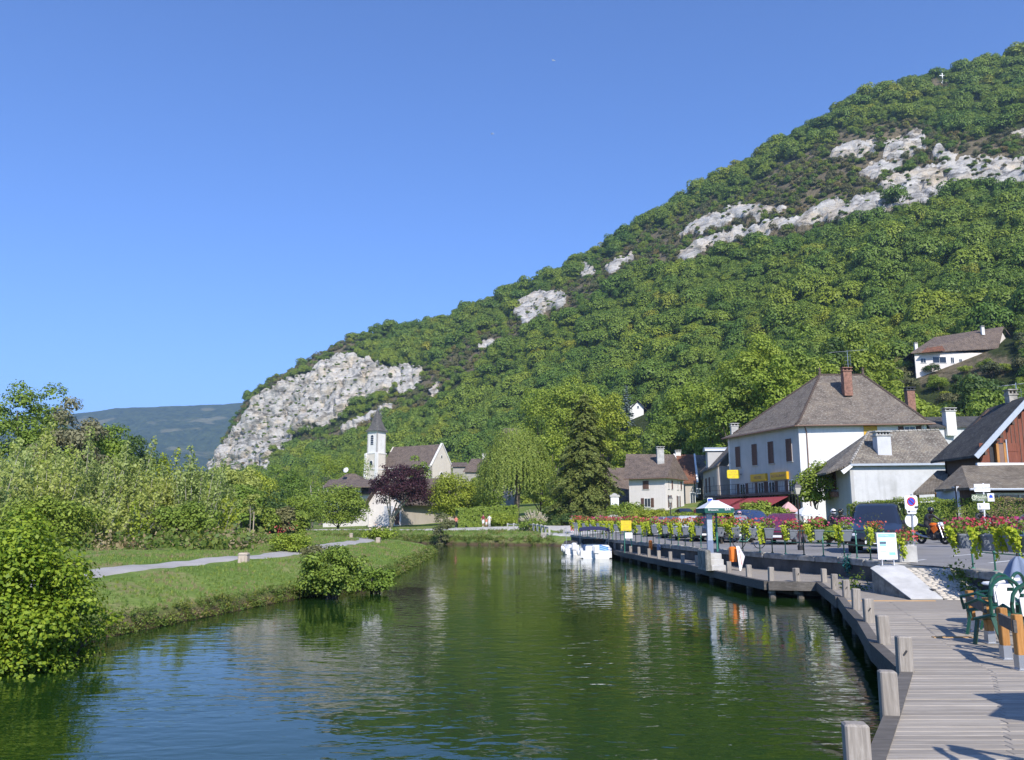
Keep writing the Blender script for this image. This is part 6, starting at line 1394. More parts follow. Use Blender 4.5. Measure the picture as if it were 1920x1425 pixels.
# feathery upright saplings
def sapling(seed, H, Rr, lm, n_st=26, size=.15):
    r = np.random.default_rng(seed); Cs, Ns = [], []; mb = MB()
    for s in range(n_st):
        a = r.uniform(0, 6.283); rr = Rr * math.sqrt(r.random()); h = H * (1.02 - .42 * (rr / Rr) ** 1.5) * r.uniform(.72, 1.0) if s else H; b = np.array([math.cos(a) * rr * .45, math.sin(a) * rr * .45]); e = np.array([math.cos(a), math.sin(a)]) * rr
        m = int(h * 46); t = r.uniform(.06, 1, m) ** .85; w = (.30 + .1 * r.random()) * np.sin(np.clip(t * 1.02, 0, 1) * 2.75) * (h / 5) ** .5 + .05
        dv = rnd_dirs(r, m); cx_ = b[None] + (e - b)[None] * t[:, None] ** 1.3; Cs.append(np.column_stack([cx_[:, 0] + dv[:, 0] * w, cx_[:, 1] + dv[:, 1] * w, t * h + dv[:, 2] * w * .8])); Ns.append(dv + [0, 0, .2])
        mb.tube([(b[0], b[1], -.3), (float((b[0] + e[0]) / 2), float((b[1] + e[1]) / 2), h * .5), (e[0], e[1], h * .97)], [.035, .022, .006], 4)
    V, F = leaves(np.vstack(Cs), np.vstack(Ns), size, r, .7, .8); V[:, 2] = np.maximum(V[:, 2], 0); return np_mesh('sapling_crown', V, F, M[lm]), mb.mesh('sapling_stems', M['pale_bark'], True)
# far-left bank trees behind the meadow
left = [(40, 62, 712, 3.4, 'leaf_green', 'tall dark tree crowning the left-hand thicket'), (118, 60, 742, 2.9, 'leaf_greybrown', 'sparse grey-brown tree right of the tallest left tree'), (10, 46, 815, 3.2, 'leaf_poplar', 'pale green tree at the left picture edge'), (85, 44, 838, 2.7, 'leaf_poplar', 'silvery poplar bush left of the meadow path'),
        (150, 48, 800, 2.6, 'leaf_poplar', 'pale poplar rising from the middle of the left thicket'), (205, 52, 815, 2.6, 'leaf_poplar', 'pale poplar right of the thicket centre'), (228, 72, 812, 4.2, 'leaf_dark', 'dark broad tree behind the pale poplars'), (262, 50, 872, 2.3, 'leaf_poplar', 'low pale poplar in the right half of the thicket'),
        (312, 54, 868, 2.4, 'leaf_poplar', 'bushy light green tree near the thicket end'), (362, 52, 838, 1.9, 'leaf_poplar', 'slender upright poplar near the cliff foot'), (398, 54, 905, 1.9, 'leaf_yellowgreen', 'rounded yellow-green tree closing the thicket'), (340, 46, 935, 2.0, 'leaf_green', 'low dense green bush by the mown grass'), (180, 42, 925, 2.3, 'leaf_poplar', 'light green bush in front of the tall poplars'), (245, 44, 940, 1.8, 'leaf_yellowgreen', 'yellowish bush in front of the thicket'), (95, 38, 925, 2.2, 'leaf_green', 'mid green bush behind the vine tangle'), (-40, 40, 830, 3.0, 'leaf_poplar', 'pale tree half cut by the left picture edge'), (418, 64, 870, 1.7, 'leaf_poplar', 'thin poplar in front of the cliff foot'), (295, 46, 955, 1.5, 'leaf_scrub', 'brownish shrub by the mown grass'), (330, 60, 850, 2.8, 'leaf_poplar', 'tall pale poplar in the second row near the cliff foot'), (275, 62, 838, 3.0, 'leaf_yellowgreen', 'yellow-green tree in the second row of the thicket'), (385, 62, 862, 2.4, 'leaf_poplar', 'pale tree at the right end of the second row'), (170, 64, 790, 3.4, 'leaf_green', 'green tree in the second row behind the poplars'), (60, 54, 790, 3.2, 'leaf_poplar', 'pale tree under the tallest dark crown'), (120, 52, 830, 2.8, 'leaf_yellowgreen', 'yellowish tree under the sparse grey-brown one')]
for i, (px, Y, py, Rr, lm, lab) in enumerate(left):
    if lm in ('leaf_poplar', 'leaf_yellowgreen') and Y < 66:
        q = gpos(px, Y); put_tree('bank_tree', sapling(600 + i, height_for(px, py, Y, q.z), Rr, lm, int(11 * Rr), .14 + .001 * Y), q, 1, 0, lab, 'trees of the left thicket'); continue
    one('bank_tree', px, Y, py, Rr, lm, lab, 13000 if Rr > 2.5 else 7000, .16 if Y < 60 else .22, 300 + i, 56, .03, lob=(.2, .36), fill=.5)['group'] = 'trees of the left thicket'
mid = [(455, 88, 905, 2.8, 'leaf_green'), (500, 105, 915, 3.2, 'leaf_dark'), (540, 110, 925, 3.2, 'leaf_forest'), (575, 118, 912, 3.2, 'leaf_green'), (478, 120, 880, 3.8, 'leaf_yellowgreen'), (560, 140, 880, 4.2, 'leaf_forest'), (520, 150, 868, 4.6, 'leaf_green'), (440, 95, 870, 3.0, 'leaf_poplar'), (600, 190, 850, 6, 'leaf_forest'), (660, 200, 850, 6, 'leaf_forest'), (575, 205, 835, 6, 'leaf_green'), (425, 120, 900, 3.4, 'leaf_yellowgreen'), (525, 96, 948, 2.2, 'leaf_scrub'), (490, 92, 950, 2.4, 'leaf_green'), (555, 100, 955, 2.2, 'leaf_green')]
for i, (px, Y, py, Rr, lm) in enumerate(sorted(mid)):
    one('meadow_tree', px, Y, py, Rr, lm, 'green tree on the far meadow between cliff and farmhouse, %s from the left' % ordw(i), 4600, .3, 400 + i, 30, .04, lob=(.24, .4))['group'] = 'trees on the far meadow'
# young staked tree on the meadow
q = gpos(470, 60); o = put_tree('young_tree', tree_meshes('young', 9, height_for(470, 925, 60, q.z), .8, 'leaf_poplar', 1500, .14, 14, .38, .03, bark='pale_bark'), q, 1, 0, 'young tree with pale slender trunk on the meadow')
MB().beam((.25, -.1, 0), (.25, -.1, 1.9), .06, .06).build('stake', M['pale_bollard'], o)
# dead tree left of the farmhouse
q = gpos(585, 150); mb = MB(); k = 150 / (FPX * CP)
for a, b in (((0, -1), (-6, 78)), ((0, 40), (10, 72)), ((0, 20), (-14, 52)), ((2, 40), (18, 60))): mb.tube([(a[0] * k, 0, a[1] * k), ((a[0] + b[0]) / 2 * k + .2, .1, (a[1] + b[1]) / 2 * k), (b[0] * k, .2, b[1] * k)], [.3, .2, .06], 6)
o = thing('dead_tree', 'bare pale dead tree left of the farmhouse', 'tree', q); mb.build('trunk', M['pale_bark'], o, True)

# ------------------------------------------------------------------ near bushes
def bush(name, px, Y, py_top, Rr, lm, label, n, size, seed, zs=.85, hang=0, z0=None, nl=30, group=None, dark=None, sy=1.0):
    r = np.random.default_rng(seed); q = gpos(px, Y)
    if z0 is not None: q.z = z0
    H = height_for(px, py_top, Y, q.z); L = crown_lobes(r, nl, Rr, H * .55, H * .42, .75, (.2, .36), low=-1); L = [(np.array([c[0], c[1] * sy, max(.15, c[2])]), rr) for c, rr in L]
    P = [lobes_leaves(r, L, n, size, .75, fill=.55)]
    V, F = join(P); V[:, 2] = np.minimum(V[:, 2], H + .05 * r.random(len(V))); V[:, 2] = np.maximum(V[:, 2], -.05 if z0 is None else .02)
    o = thing(name, label, 'bush', q, 0, group); link('foliage', np_mesh(name, V, F, M[lm]), o)
    mb = MB()
    for i in range(9):
        e = Vector(L[i % len(L)][0].tolist()); mb.tube([(r.normal(0, .15), r.normal(0, .1), -.3), e * .5 + Vector((0, 0, .1)), e], [.03, .02, .008], 5)
    mb.build('branches', M['bark'], o); return o
g = gz(40, 1215, .3)
bush('vine_tangle', 50, 13.6, 955, 1.38, 'leaf_vine', 'sunlit yellow-green vine tangle overhanging the water at left', 19000, .07, 21, nl=110, sy=.8)
bush('vine_tangle', -60, 14.2, 985, 1.7, 'leaf_vine', 'vine mass cut by the left picture edge', 11000, .075, 22, nl=34)
bush('vine_tangle', 150, 14.6, 1075, .8, 'leaf_vine', 'low vine shoots reaching right from the big tangle', 2600, .07, 23, nl=30)
bush('waterside_bush', 628, 25.6, 1018, 1.12, 'leaf_green', 'dense green bush dipping into the water at the bank bend', 9500, .085, 24, nl=80, z0=.05)
bush('waterside_bush', 705, 27.5, 1062, .85, 'leaf_weed' if False else 'leaf_green', 'low weeds trailing into the water right of the bush', 3600, .08, 25, z0=.02, nl=44)
o = bush('rose_bush', 552, 36.5, 1001, 1.15, 'leaf_yellowgreen', 'rose bush with red blooms beside the gravel path', 3600, .09, 26, nl=32)
r = np.random.default_rng(3); V, F = leaves(np.column_stack([r.normal(-.35, .3, 40), r.normal(-.6, .2, 40), r.normal(.95, .12, 40)]), rnd_dirs(r, 40) + [0, -1, .5], .055, r, .95); c = link('blooms', np_mesh('blooms', V, F, M['petal_red']), o)
bush('rose_bush', 600, 33.5, 1022, .8, 'leaf_scrub', 'small reddish shrub between rose bush and waterside bush', 1600, .085, 27)
o = bush('rose_bush', 713, 62, 990, 1.3, 'leaf_yellowgreen', 'distant rose bush with pale blooms behind the bollard', 2600, .13, 28)
V, F = leaves(np.column_stack([r.normal(0, .7, 40), r.normal(-.8, .2, 40), r.normal(1.0, .2, 40)]), rnd_dirs(r, 40) + [0, -1, .5], .13, r, .95); link('blooms', np_mesh('blooms', V, F, M['petal_pale']), o)
bush('bank_shrub', 830, 84, 945, 1.5, 'leaf_scrub', 'thin grey-green willow shrub on the far bank slope', 2600, .16, 29, nl=22)
o = bush('pampas_clump', 1000, 95, 972, 1.9, 'leaf_green', 'pampas grass clump with cream plumes on the far bank', 2200, .2, 30)
r = np.random.default_rng(8); pts_ = []
for k in range(50): a = r.uniform(-1.1, 1.1); L = r.uniform(1.6, 2.1); t = np.linspace(.5, 1, 30); pts_.append(np.column_stack([np.sin(a) * L * t * .95, r.normal(0, .25) + 0 * t, np.cos(a) * L * t + r.normal(0, .05, 30)]))
c = np.vstack(pts_); V, F = leaves(c, rnd_dirs(r, len(c)) + [0, -1, 0], .15, r, .4); link('plumes', np_mesh('plumes', V, F, M['pampas']), o, (0, 0, .25))
bush('bank_shrub', 940, 116, 962, 2.6, 'leaf_yellowgreen', 'low bright shrub under the left side of the willow', 4200, .2, 51, nl=36)
bush('bank_shrub', 1032, 114, 955, 2.8, 'leaf_green', 'green shrub between willow trunk and spruce', 4600, .2, 52, nl=36)
bush('bank_shrub', 1075, 104, 962, 2.2, 'leaf_dark', 'dark shrub at the foot of the spruce', 3000, .2, 53, nl=30)
# hedges
def hedge(name, pts, h0, h1, th, lm, label, dens, size, seed, brown=False):
    r = np.random.default_rng(seed); Cs, Ns = [], []; o = thing(name, label, 'hedge'); core = MB()
    for a, b in zip(pts[:-1], pts[1:]):
        d = (b - a); L = d.length; u = d.normalized(); nn = np.array([u.y, -u.x, 0]); m = int(L * dens)
        t = r.random(m); f = r.random(m); base = np.array(a)[None] + np.array(d)[None] * t[:, None]; hh = h0 + (h1 - h0) * t; wob = .12 * np.sin(t * L * 2.1 + seed) + .08 * np.sin(t * L * 5.3)
        side = f < .62; z = np.where(side, r.random(m) * hh, hh + wob * .6 + r.uniform(-.12, .1, m)); off = np.where(side, th / 2 + wob, r.uniform(-th / 2, th / 2, m))
        Cs.append(base + nn[None] * off[:, None] + np.column_stack([0 * z, 0 * z, z])); Ns.append(np.where(side[:, None], nn[None] + [0, 0, .3], np.array([[0, 0, 1.]]) + nn[None] * .3))
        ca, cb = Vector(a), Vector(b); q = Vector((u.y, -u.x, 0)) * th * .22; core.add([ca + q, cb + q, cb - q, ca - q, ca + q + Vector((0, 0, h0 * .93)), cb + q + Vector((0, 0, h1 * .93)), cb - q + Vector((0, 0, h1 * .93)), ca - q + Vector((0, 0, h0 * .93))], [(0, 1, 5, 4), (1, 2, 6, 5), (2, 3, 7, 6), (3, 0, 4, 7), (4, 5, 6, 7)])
    C, Nn = np.vstack(Cs), np.vstack(Ns); br = np.zeros(len(C), bool)
    if brown: nzv = vnoise(C[:, 0], C[:, 2], .45, 3.0); br = (nzv + r.normal(0, .12, len(C))) > .2
    link('foliage', np_mesh(name, *leaves(C[~br], Nn[~br], size, r, .6, .7), M[lm]), o)
    if br.any(): link('dry_patches', np_mesh(name + '_dry', *leaves(C[br], Nn[br], size, r, .5, .7), M['leaf_brown']), o)
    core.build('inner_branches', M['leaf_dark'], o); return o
def gl(px, Y, dz=0): p = xy(px, Y); return Vector((p[0], p[1], float(roadz(p[0], p[1])) + dz))
a, b, c = gl(1600, 55), gl(1700, 47), gl(1960, 43); hz = lambda p, px, py, Y: at(px, py, Y).z - p.z
hedge('long_hedge', [a, b], hz(a, 1600, 948, 55), hz(b, 1700, 938, 47), .9, 'leaf_hedge', 'green hedge below the grey house behind the van', 1100, .1, 5)
hedge('long_hedge', [b, c], hz(b, 1700, 938, 47), hz(c, 1960, 933, 43), .9, 'leaf_hedge', 'long hedge with brown patches in front of the chalet', 1300, .085, 6, True)
a, b = gpos(855, 118), gpos(968, 121); hedge('far_hedge', [a, b], height_for(855, 955, 118, a.z), height_for(968, 948, 121, b.z), 1.6, 'leaf_green', 'dark green hedge behind the strolling people on the far bank', 300, .3, 7)
a, b = gpos(1005, 112), gpos(1078, 110); hedge('far_hedge', [a, b], height_for(1005, 968, 112, a.z), height_for(1078, 965, 110, b.z), 1.2, 'leaf_dark', 'low dark hedge under the spruce', 260, .28, 8)
# shrubs along the quay
for i, (px, Y, py, Rr, lm, lab) in enumerate([(1175, 96, 940, 3.0, 'leaf_green', 'feathery green shrub left of the white house garden'), (1225, 92, 950, 2.9, 'leaf_yellowgreen', 'yellow-green shrubbery in front of the white house'), (1290, 90, 958, 2.6, 'leaf_yellowgreen', 'reddish-yellow shrub right of the old lamp post'), (1340, 96, 935, 2.2, 'leaf_green', 'green shrub behind the kiosk canopy'), (1192, 70, 966, 1.5, 'leaf_lime', 'big-leaved lime green plant behind the yellow notice'), (1430, 58, 937, 1.9, 'leaf_hedge', 'trimmed bright shrub in front of the hotel awning'), (1398, 58, 948, 1.2, 'leaf_hedge', 'smaller bright shrub left of the trimmed one'), (1352, 44, 955, .75, 'leaf_lime', 'tall lime sweet-potato vine beside the kiosk'), (1535, 44, 968, .9, 'leaf_green', 'green planting behind the quay flower boxes'), (1550, 38, 985, .7, 'leaf_green', 'low planting left of the black van'), (1470, 62, 965, 1.2, 'leaf_dark', 'dark shrub beside the parked red car'), (1870, 41, 985, 1.4, 'leaf_scrub', 'grey-green flowering shrub by the parked car at right'), (1800, 40.5, 990, 1.1, 'leaf_scrub', 'wispy plant right of the motorcycle')]):
    one('quay_shrub', px, Y, py, Rr, lm, lab, 3600, .1 + Y * .0016, 500 + i, 26, .01, cat='shrub', low=-.3)['group'] = 'shrubs along the quay'

# ------------------------------------------------------------------ grass and weeds
def tuft(seed, n=16, h=1.0, lm='grass_blade', w=.045, spread=.35):
    r = np.random.default_rng(seed); V, F = [], []
    for i in range(n):
        a = r.uniform(0, 6.283); b = r.normal(0, spread * .5, 2); L = h * r.uniform(.5, 1); ln = r.uniform(.1, .6) * L; d = np.array([math.cos(a), math.sin(a)]); p = np.array([-d[1], d[0]]) * w * h; o = len(V)
        V += [[b[0] - p[0], b[1] - p[1], -.02], [b[0] + p[0], b[1] + p[1], -.02], [b[0] + d[0] * ln * .4 + p[0] * .7, b[1] + d[1] * ln * .4 + p[1] * .7, L * .6], [b[0] + d[0] * ln * .4 - p[0] * .7, b[1] + d[1] * ln * .4 - p[1] * .7, L * .6]]; F.append([o, o + 1, o + 2, o + 3])
        o = len(V); V += [V[-1], V[-2], [b[0] + d[0] * ln, b[1] + d[1] * ln, L], [b[0] + d[0] * ln, b[1] + d[1] * ln, L]]; F.append([o, o + 1, o + 2, o + 3])
    return np_mesh('tuft', np.array(V), np.array(F), M[lm])
def weed_kind(seed, lm): r = np.random.default_rng(seed); c = np.column_stack([r.normal(0, .3, 60), r.normal(0, .3, 60), np.abs(r.normal(.25, .25, 60))]); return np_mesh('weed', *leaves(c, rnd_dirs(r, 60) + [0, 0, .6], .2, r, .6), M[lm])
G = [tuft(i) for i in range(4)] + [tuft(9, 12, 1.2, 'dry_grass', .03)]
r = np.random.default_rng(77)
def scat(n, x0, x1, y0, y1, dmin, dmax, power=1.0):
    out = []
    while sum(len(o) for o in out) < n:
        x = r.uniform(x0, x1, n * 3); yy = y0 + (y1 - y0) * r.random(n * 3) ** power; d = poly_dist(x, yy, WPOLY); k = (d > dmin) & (d < dmax) & ~((x > xwall(yy) - .5) & (yy < 80)); out.append(np.column_stack([x, yy])[k])
    p = np.vstack(out)[:n]; return p
pline = np.array([[q.x, q.y] for q in pts])
def off_path(p, w):
    d = np.min(np.hypot(p[:, None, 0] - pline[None, :, 0], p[:, None, 1] - pline[None, :, 1]), 1); return p[d > w]
p = np.vstack([off_path(scat(17000, -16, -4, 12, 60, .15, 9, 1.5), 1.0), off_path(scat(7000, -40, -8, 20, 75, 5, 40, 1.2), 1.0), scat(3500, -40, 4, 76, 112, .15, 26)])
z = groundz(p[:, 0], p[:, 1]); n = len(p); sc_ = r.uniform(.05, .11, n) * np.interp(p[:, 1], [12, 40, 110], [.8, 1.2, 2.2]); fld = vnoise(p[:, 0], p[:, 1], .5, 6.0)
kk = np.where((fld > .1) & (r.random(n) < .45), 4, r.integers(0, 4, n))
instancer('meadow_grass', np.column_stack([p, z]), np.column_stack([r.uniform(-.15, .15, n), r.uniform(-.15, .15, n), r.uniform(0, 6.28, n)]), np.column_stack([sc_ * 1.3, sc_ * 1.3, sc_]), kk, G, 'short green grass with dry patches on the banks')
W = [weed_kind(i, 'weed') for i in range(4)] + [weed_kind(9, 'leaf_brown'), weed_kind(10, 'dry_grass')]
p = np.vstack([scat(1100, -14, -3, 12, 62, -.06, .22, 1.3), scat(900, -30, 4, 76, 100, -.05, 1.6), scat(260, -40, 6, 80, 118, 2, 14)]); z = np.maximum(groundz(p[:, 0], p[:, 1]), .02); n = len(p); s_ = r.uniform(.1, .32, n) * np.interp(p[:, 1], [12, 80], [.8, 1.9])
instancer('bank_weeds', np.column_stack([p, z]), np.column_stack([0 * s_, 0 * s_, r.uniform(0, 6.28, n)]), np.column_stack([s_, s_, s_]), r.choice(6, n, p=[.25, .25, .22, .2, .03, .05]), W, 'tangled weeds along the waterline')
p = np.vstack([off_path(scat(260, -26, -9, 36, 52, 6, 30), 1.3)]); p = p[(p[:, 0] < -11.5 - (p[:, 1] - 36) * .12) & (p[:, 0] / p[:, 1] < -.29)]; n = len(p); z = groundz(p[:, 0], p[:, 1]); s_ = r.uniform(.5, 1.3, n)
instancer('thicket_undergrowth', np.column_stack([p, z]), np.column_stack([0 * s_, 0 * s_, r.uniform(0, 6.28, n)]), np.column_stack([s_, s_, s_]), r.choice(6, n, p=[.22, .22, .2, .16, .08, .12]), W, 'brambly undergrowth at the thicket edge')
# ------------------------------------------------------------------ people
def seg_dist(p, a, b):
    d = b - a; t = max(0, min(1, (p - a).dot(d) / max(d.length_squared, 1e-9))); return (p - a - d * t).length
STAND = dict(pel=(0, 0, .95), wst=(0, 0, 1.08), che=(0, .01, 1.3), nek=(0, 0, 1.47), hd1=(0, .02, 1.57), hd2=(0, .03, 1.68),
             shL=(-.18, 0, 1.4), elL=(-.24, -.02, 1.14), wrL=(-.25, .06, .9), haL=(-.25, .09, .8), shR=(.18, 0, 1.4), elR=(.24, -.02, 1.14), wrR=(.25, .06, .9), haR=(.25, .09, .8),
             hpL=(-.09, 0, .88), knL=(-.1, .03, .5), anL=(-.1, 0, .1), toL=(-.11, .15, .045), hpR=(.09, 0, .88), knR=(.1, .03, .5), anR=(.1, 0, .1), toR=(.11, .15, .045))
RADII = dict(pel=(.15, .11), wst=(.135, .1), che=(.165, .11), nek=(.058, .058), hd1=(.078, .09), hd2=(.085, .1), sh=(.07, .065), el=(.045, .045), wr=(.032, .03), ha=(.045, .025), hp=(.09, .09), kn=(.06, .062), an=(.042, .045), to=(.045, .035))
BONES = [('pel', 'wst', 't'), ('wst', 'che', 't'), ('che', 'nek', 't'), ('nek', 'hd1', 's'), ('hd1', 'hd2', 's')] + \
        [x for s in 'LR' for x in (('che', 'sh' + s, 't'), ('sh' + s, 'el' + s, 'a'), ('el' + s, 'wr' + s, 'f'), ('wr' + s, 'ha' + s, 's'), ('pel', 'hp' + s, 'l'), ('hp' + s, 'kn' + s, 'l'), ('kn' + s, 'an' + s, 'c'), ('an' + s, 'to' + s, 'b'))]
def person(loc, rz, label, mats, pose=None, scale=1.0, hair='hair', helmet=None, fat=1.0, name='person', group=None):
    """mats: t(op) a(rm upper) f(orearm) l(eg) c(alf) b(oot) s(kin)"""
    J = {k: Vector(v) for k, v in STAND.items()}
    for k, v in (pose or {}).items(): J[k] = Vector(v)
    names = list(J); me = bpy.data.meshes.new('body'); me.from_pydata([J[k] for k in names], [(names.index(a), names.index(b)) for a, b, _ in BONES], [])
    tmp = bpy.data.objects.new('tmp_body', me); COL.objects.link(tmp)
    tmp.modifiers.new('skin', 'SKIN'); sv = me.skin_vertices[0].data
    for i, k in enumerate(names):
        r = RADII.get(k) or RADII[k[:2]]; sv[i].radius = (r[0] * fat, r[1] * fat); sv[i].use_root = (k == 'pel')
    sd = tmp.modifiers.new('sub', 'SUBSURF'); sd.levels = 1; sd.render_levels = 1
    dg = bpy.context.evaluated_depsgraph_get(); body = bpy.data.meshes.new_from_object(tmp.evaluated_get(dg)); bpy.data.objects.remove(tmp)
    keys = sorted(set(mats.values())); body.materials.clear()
    for m_ in keys: body.materials.append(M[m_])
    for pgn in body.polygons:
        c = pgn.center; bb = min(BONES, key=lambda b: seg_dist(c, J[b[0]], J[b[1]])); pgn.material_index = keys.index(mats.get(bb[2], mats['s'])); pgn.use_smooth = True
    o = thing(name, label, 'person', loc, rz, group); o.scale = (scale,) * 3; link('body', body, o)
    hd = (J['hd1'] + J['hd2']) / 2; up = (J['hd2'] - J['hd1']).normalized()
    if helmet:
        mb = MB(); mb.ellip(hd + Vector((0, .005, .03)), .14, .165, .15, 14, 10); q = mb.build('helmet', M[helmet], o, True); mb = MB()
        mb.loft([[hd + Vector((math.sin(a) * .146, math.cos(a) * .172 + .003, z)) for a in np.linspace(-1.1, 1.1, 7)] for z in (-.005, .075)], False, False); mb.build('visor', M['car_glass'], q)
    elif hair:
        mb = MB(); mb.ellip(hd + Vector((0, -.025, .045)), .098, .115, .105, 12, 8); mb.build('hair', M[hair], o, True)
    return o
def casual(t, l, c=None, b='cloth_white'): return dict(t=t, a=t, f='skin', l=l, c=c or 'skin', b=b, s='skin')
def place_px(px, py, Y): q = at(px, py, Y); return q
walk = dict(knL=(-.1, .16, .52), anL=(-.1, .02, .12), toL=(-.11, .16, .07), knR=(.1, 0, .5), anR=(.1, -.2, .14), toR=(.11, -.07, .05), wrL=(-.25, -.1, .92), haL=(-.25, -.12, .82), wrR=(.25, .16, .92), haR=(.25, .22, .84))
for px, py, Y, m_, lab, sc_, ps in ((855, 985.5, 112, casual('cloth_coral', 'cloth_black', 'cloth_black'), 'person in coral top and black trousers on the far bank', .95, None), (906, 988, 112, casual('cloth_maroon', 'cloth_white'), 'person in maroon top and white shorts before the far hedge', 1.0, walk),
                                    (912, 988.5, 111.6, casual('cloth_coral', 'cloth_white', b='cloth_black'), 'child in white shorts between two walkers on the far bank', .68, None), (917.5, 988.5, 112, casual('cloth_white', 'cloth_white', 'cloth_white'), 'person dressed all in white on the far bank', .95, walk), (1073, 992, 86, casual('cloth_grey', 'cloth_red', 'cloth_red'), 'person in grey top and red trousers behind the small boat', 1.0, None)):
    p = place_px(px, py, Y); q = Vector((p.x, p.y, surf(p.x, p.y) + .12)); person(q, R(170), lab, m_, ps, sc_)
# bystander just outside the frame whose shadow falls on the deck, camera raised
hold = dict(elL=(-.3, .18, 1.28), wrL=(-.12, .32, 1.52), haL=(-.05, .36, 1.56), elR=(.3, .18, 1.28), wrR=(.12, .32, 1.52), haR=(.05, .36, 1.56))
person((4.15, 4.85, ZD), R(25), 'bystander raising a camera beside the boardwalk tables', dict(t='cloth_grey', a='cloth_grey', f='skin', l='cloth_black', c='cloth_black', b='cloth_black', s='skin'), hold)

# ------------------------------------------------------------------ cars
def car(loc, rz, paint, label, kind='hatch', L=4.0, H=1.48, W=1.72, plate=True, name='parked_car'):
    """nose along local -x"""
    o = thing(name, label, 'car' if kind != 'van' else 'van', loc, rz)
    if kind == 'van': ST = [(0, .38, .6, .74), (.12, .26, .86, .9), (.85, .24, 1.08, .92), (1.0, .24, 1.12, .92), (1.75, .24, H * .93, .92), (2.3, .24, H, .92), (L - .5, .24, H * .985, .92), (L - .08, .26, H * .9, .91), (L, .4, .8, .86)]
    elif kind == 'estate': ST = [(0, .36, .52, .74), (.12, .26, .72, .9), (1.0, .22, .92, .92), (1.15, .22, .95, .92), (1.95, .22, H * .96, .92), (2.5, .22, H, .92), (L - .7, .22, H * .97, .92), (L - .12, .26, .95, .9), (L, .38, .72, .84)]
    else: ST = [(0, .36, .5, .74), (.12, .26, .7, .9), (.95, .22, .9, .92), (1.1, .22, .94, .92), (1.75, .22, H * .95, .92), (2.3, .22, H, .92), (L - .75, .22, H * .96, .92), (L - .12, .26, .98, .9), (L, .38, .72, .84)]
    hw = W / 2; belt = .94 if kind != 'van' else 1.08; secs = []
    for x, z0, zt, wf_ in ST:
        w = hw * wf_ / .92; cab = zt > belt + .12; zb_ = min(belt, zt - .07); wr = hw * (.74 if cab else .84) * wf_ / .92
        secs.append([Vector((x, -w * .9, z0)), Vector((x, -w, z0 + .16)), Vector((x, -w, zb_ - .1)), Vector((x, -w * .97, zb_)), Vector((x, -wr - .02, zt - .06)), Vector((x, -wr + .1, zt)), Vector((x, wr - .1, zt)), Vector((x, wr + .02, zt - .06)), Vector((x, w * .97, zb_)), Vector((x, w, zb_ - .1)), Vector((x, w, z0 + .16)), Vector((x, w * .9, z0))])
    mb = MB(); mb.loft(secs); mb.build('body', M[paint], o, 'auto')
    def pane(nm, quad, off, m='car_glass'):
        c = sum(quad, Vector()) / 4; n = (quad[1] - quad[0]).cross(quad[3] - quad[0]).normalized()
        if n.dot(off) < 0: n = -n
        mb = MB(); mb.prism([c + (q - c) * .93 + n * .012 for q in quad], -n * .02); return mb.build(nm, M[m], o)
    pane('windscreen', [secs[3][4], secs[3][7], secs[4][7], secs[4][4]], Vector((-1, 0, 1))); pane('rear_window', [secs[-3][4], secs[-3][7], secs[-2][7], secs[-2][4]], Vector((1, 0, .3)))
    for sd, i3, i4 in ((-1, 3, 4), (1, 8, 7)):
        s = [(secs[a][i3], secs[a][i4]) for a in range(3, len(secs) - 2)]
        pane('side_window', [s[0][0].lerp(s[1][0], .25), s[2][0], s[2][1], s[1][1].lerp(s[1][0], .08)], Vector((0, sd, 0))); pane('side_window', [s[2][0], s[3][0], s[3][1], s[2][1]], Vector((0, sd, 0)))
        mb = MB(); mb.box(1.25, 1.42, sd * (hw + .02) - .07, sd * (hw + .02) + .07, belt - .02, belt + .12); mb.build('mirror', M[paint], o)
        for x in (.78, L - .78):
            mb = MB(); mb.lathe((x, sd * (hw - .1), .31), [(.2, -.1), (.3, -.1), (.315, -.06), (.315, .06), (.3, .1), (.2, .1)], 18, True, axis='y'); wl = mb.build('wheel', M['rubber'], o, 'auto'); mb = MB(); mb.lathe((x, sd * (hw - .01), .31), [(.19, -.02), (.19, .015), (.05, .03)], 12, axis='y'); mb.build('rim', M['galv'], wl)
        mb = MB(); mb.ellip((.12, sd * hw * .68, .66), .1, .17, .09, 10, 6); mb.build('headlight', M['headlight'], o, True)
        mb = MB(); mb.box(L - .1, L - .01, sd * hw * .78 - .08, sd * hw * .78 + .08, .72, .95); mb.build('tail_light', M['tail_red'], o)
    mb = MB(); mb.box(-.012, .03, -.3, .3, .36, .47); mb.build('number_plate', M['white_paint'], o); mb = MB(); mb.box(-.006, .1, -.42, .42, .5, .6); mb.build('grille', M['iron'], o)
    mb = MB(); mb.box(L - .02, L + .012, -.26, .26, .6, .71); mb.build('number_plate', M['white_paint'], o); return o
def rpos(px, Y): p = xy(px, Y); return Vector((p[0], p[1], float(roadz(p[0], p[1]))))
car(rpos(1636, 30.2), R(62), 'paint_black', 'black van parked behind the information board', 'van', 4.3, 1.86, 1.86, name='parked_van')
car(rpos(1452, 41), R(62), 'paint_darkred', 'dark red car parked behind the quay flower boxes', 'estate', 4.3, 1.55)
car(rpos(1440, 49), R(100), 'paint_blue', 'dark blue people carrier in front of the hotel shrubs', 'van', 4.4, 1.8)
car(rpos(1292, 50), R(78), 'paint_white', 'white car nosing up to the quay railing', 'hatch', 4.0, 1.5)
car(rpos(1320, 47.5), R(72), 'paint_black', 'black car parked left of the kiosk', 'hatch', 4.1, 1.48)
car(rpos(1262, 56), R(75), 'paint_grey', 'grey car parked next to the white one', 'estate', 4.3, 1.5)
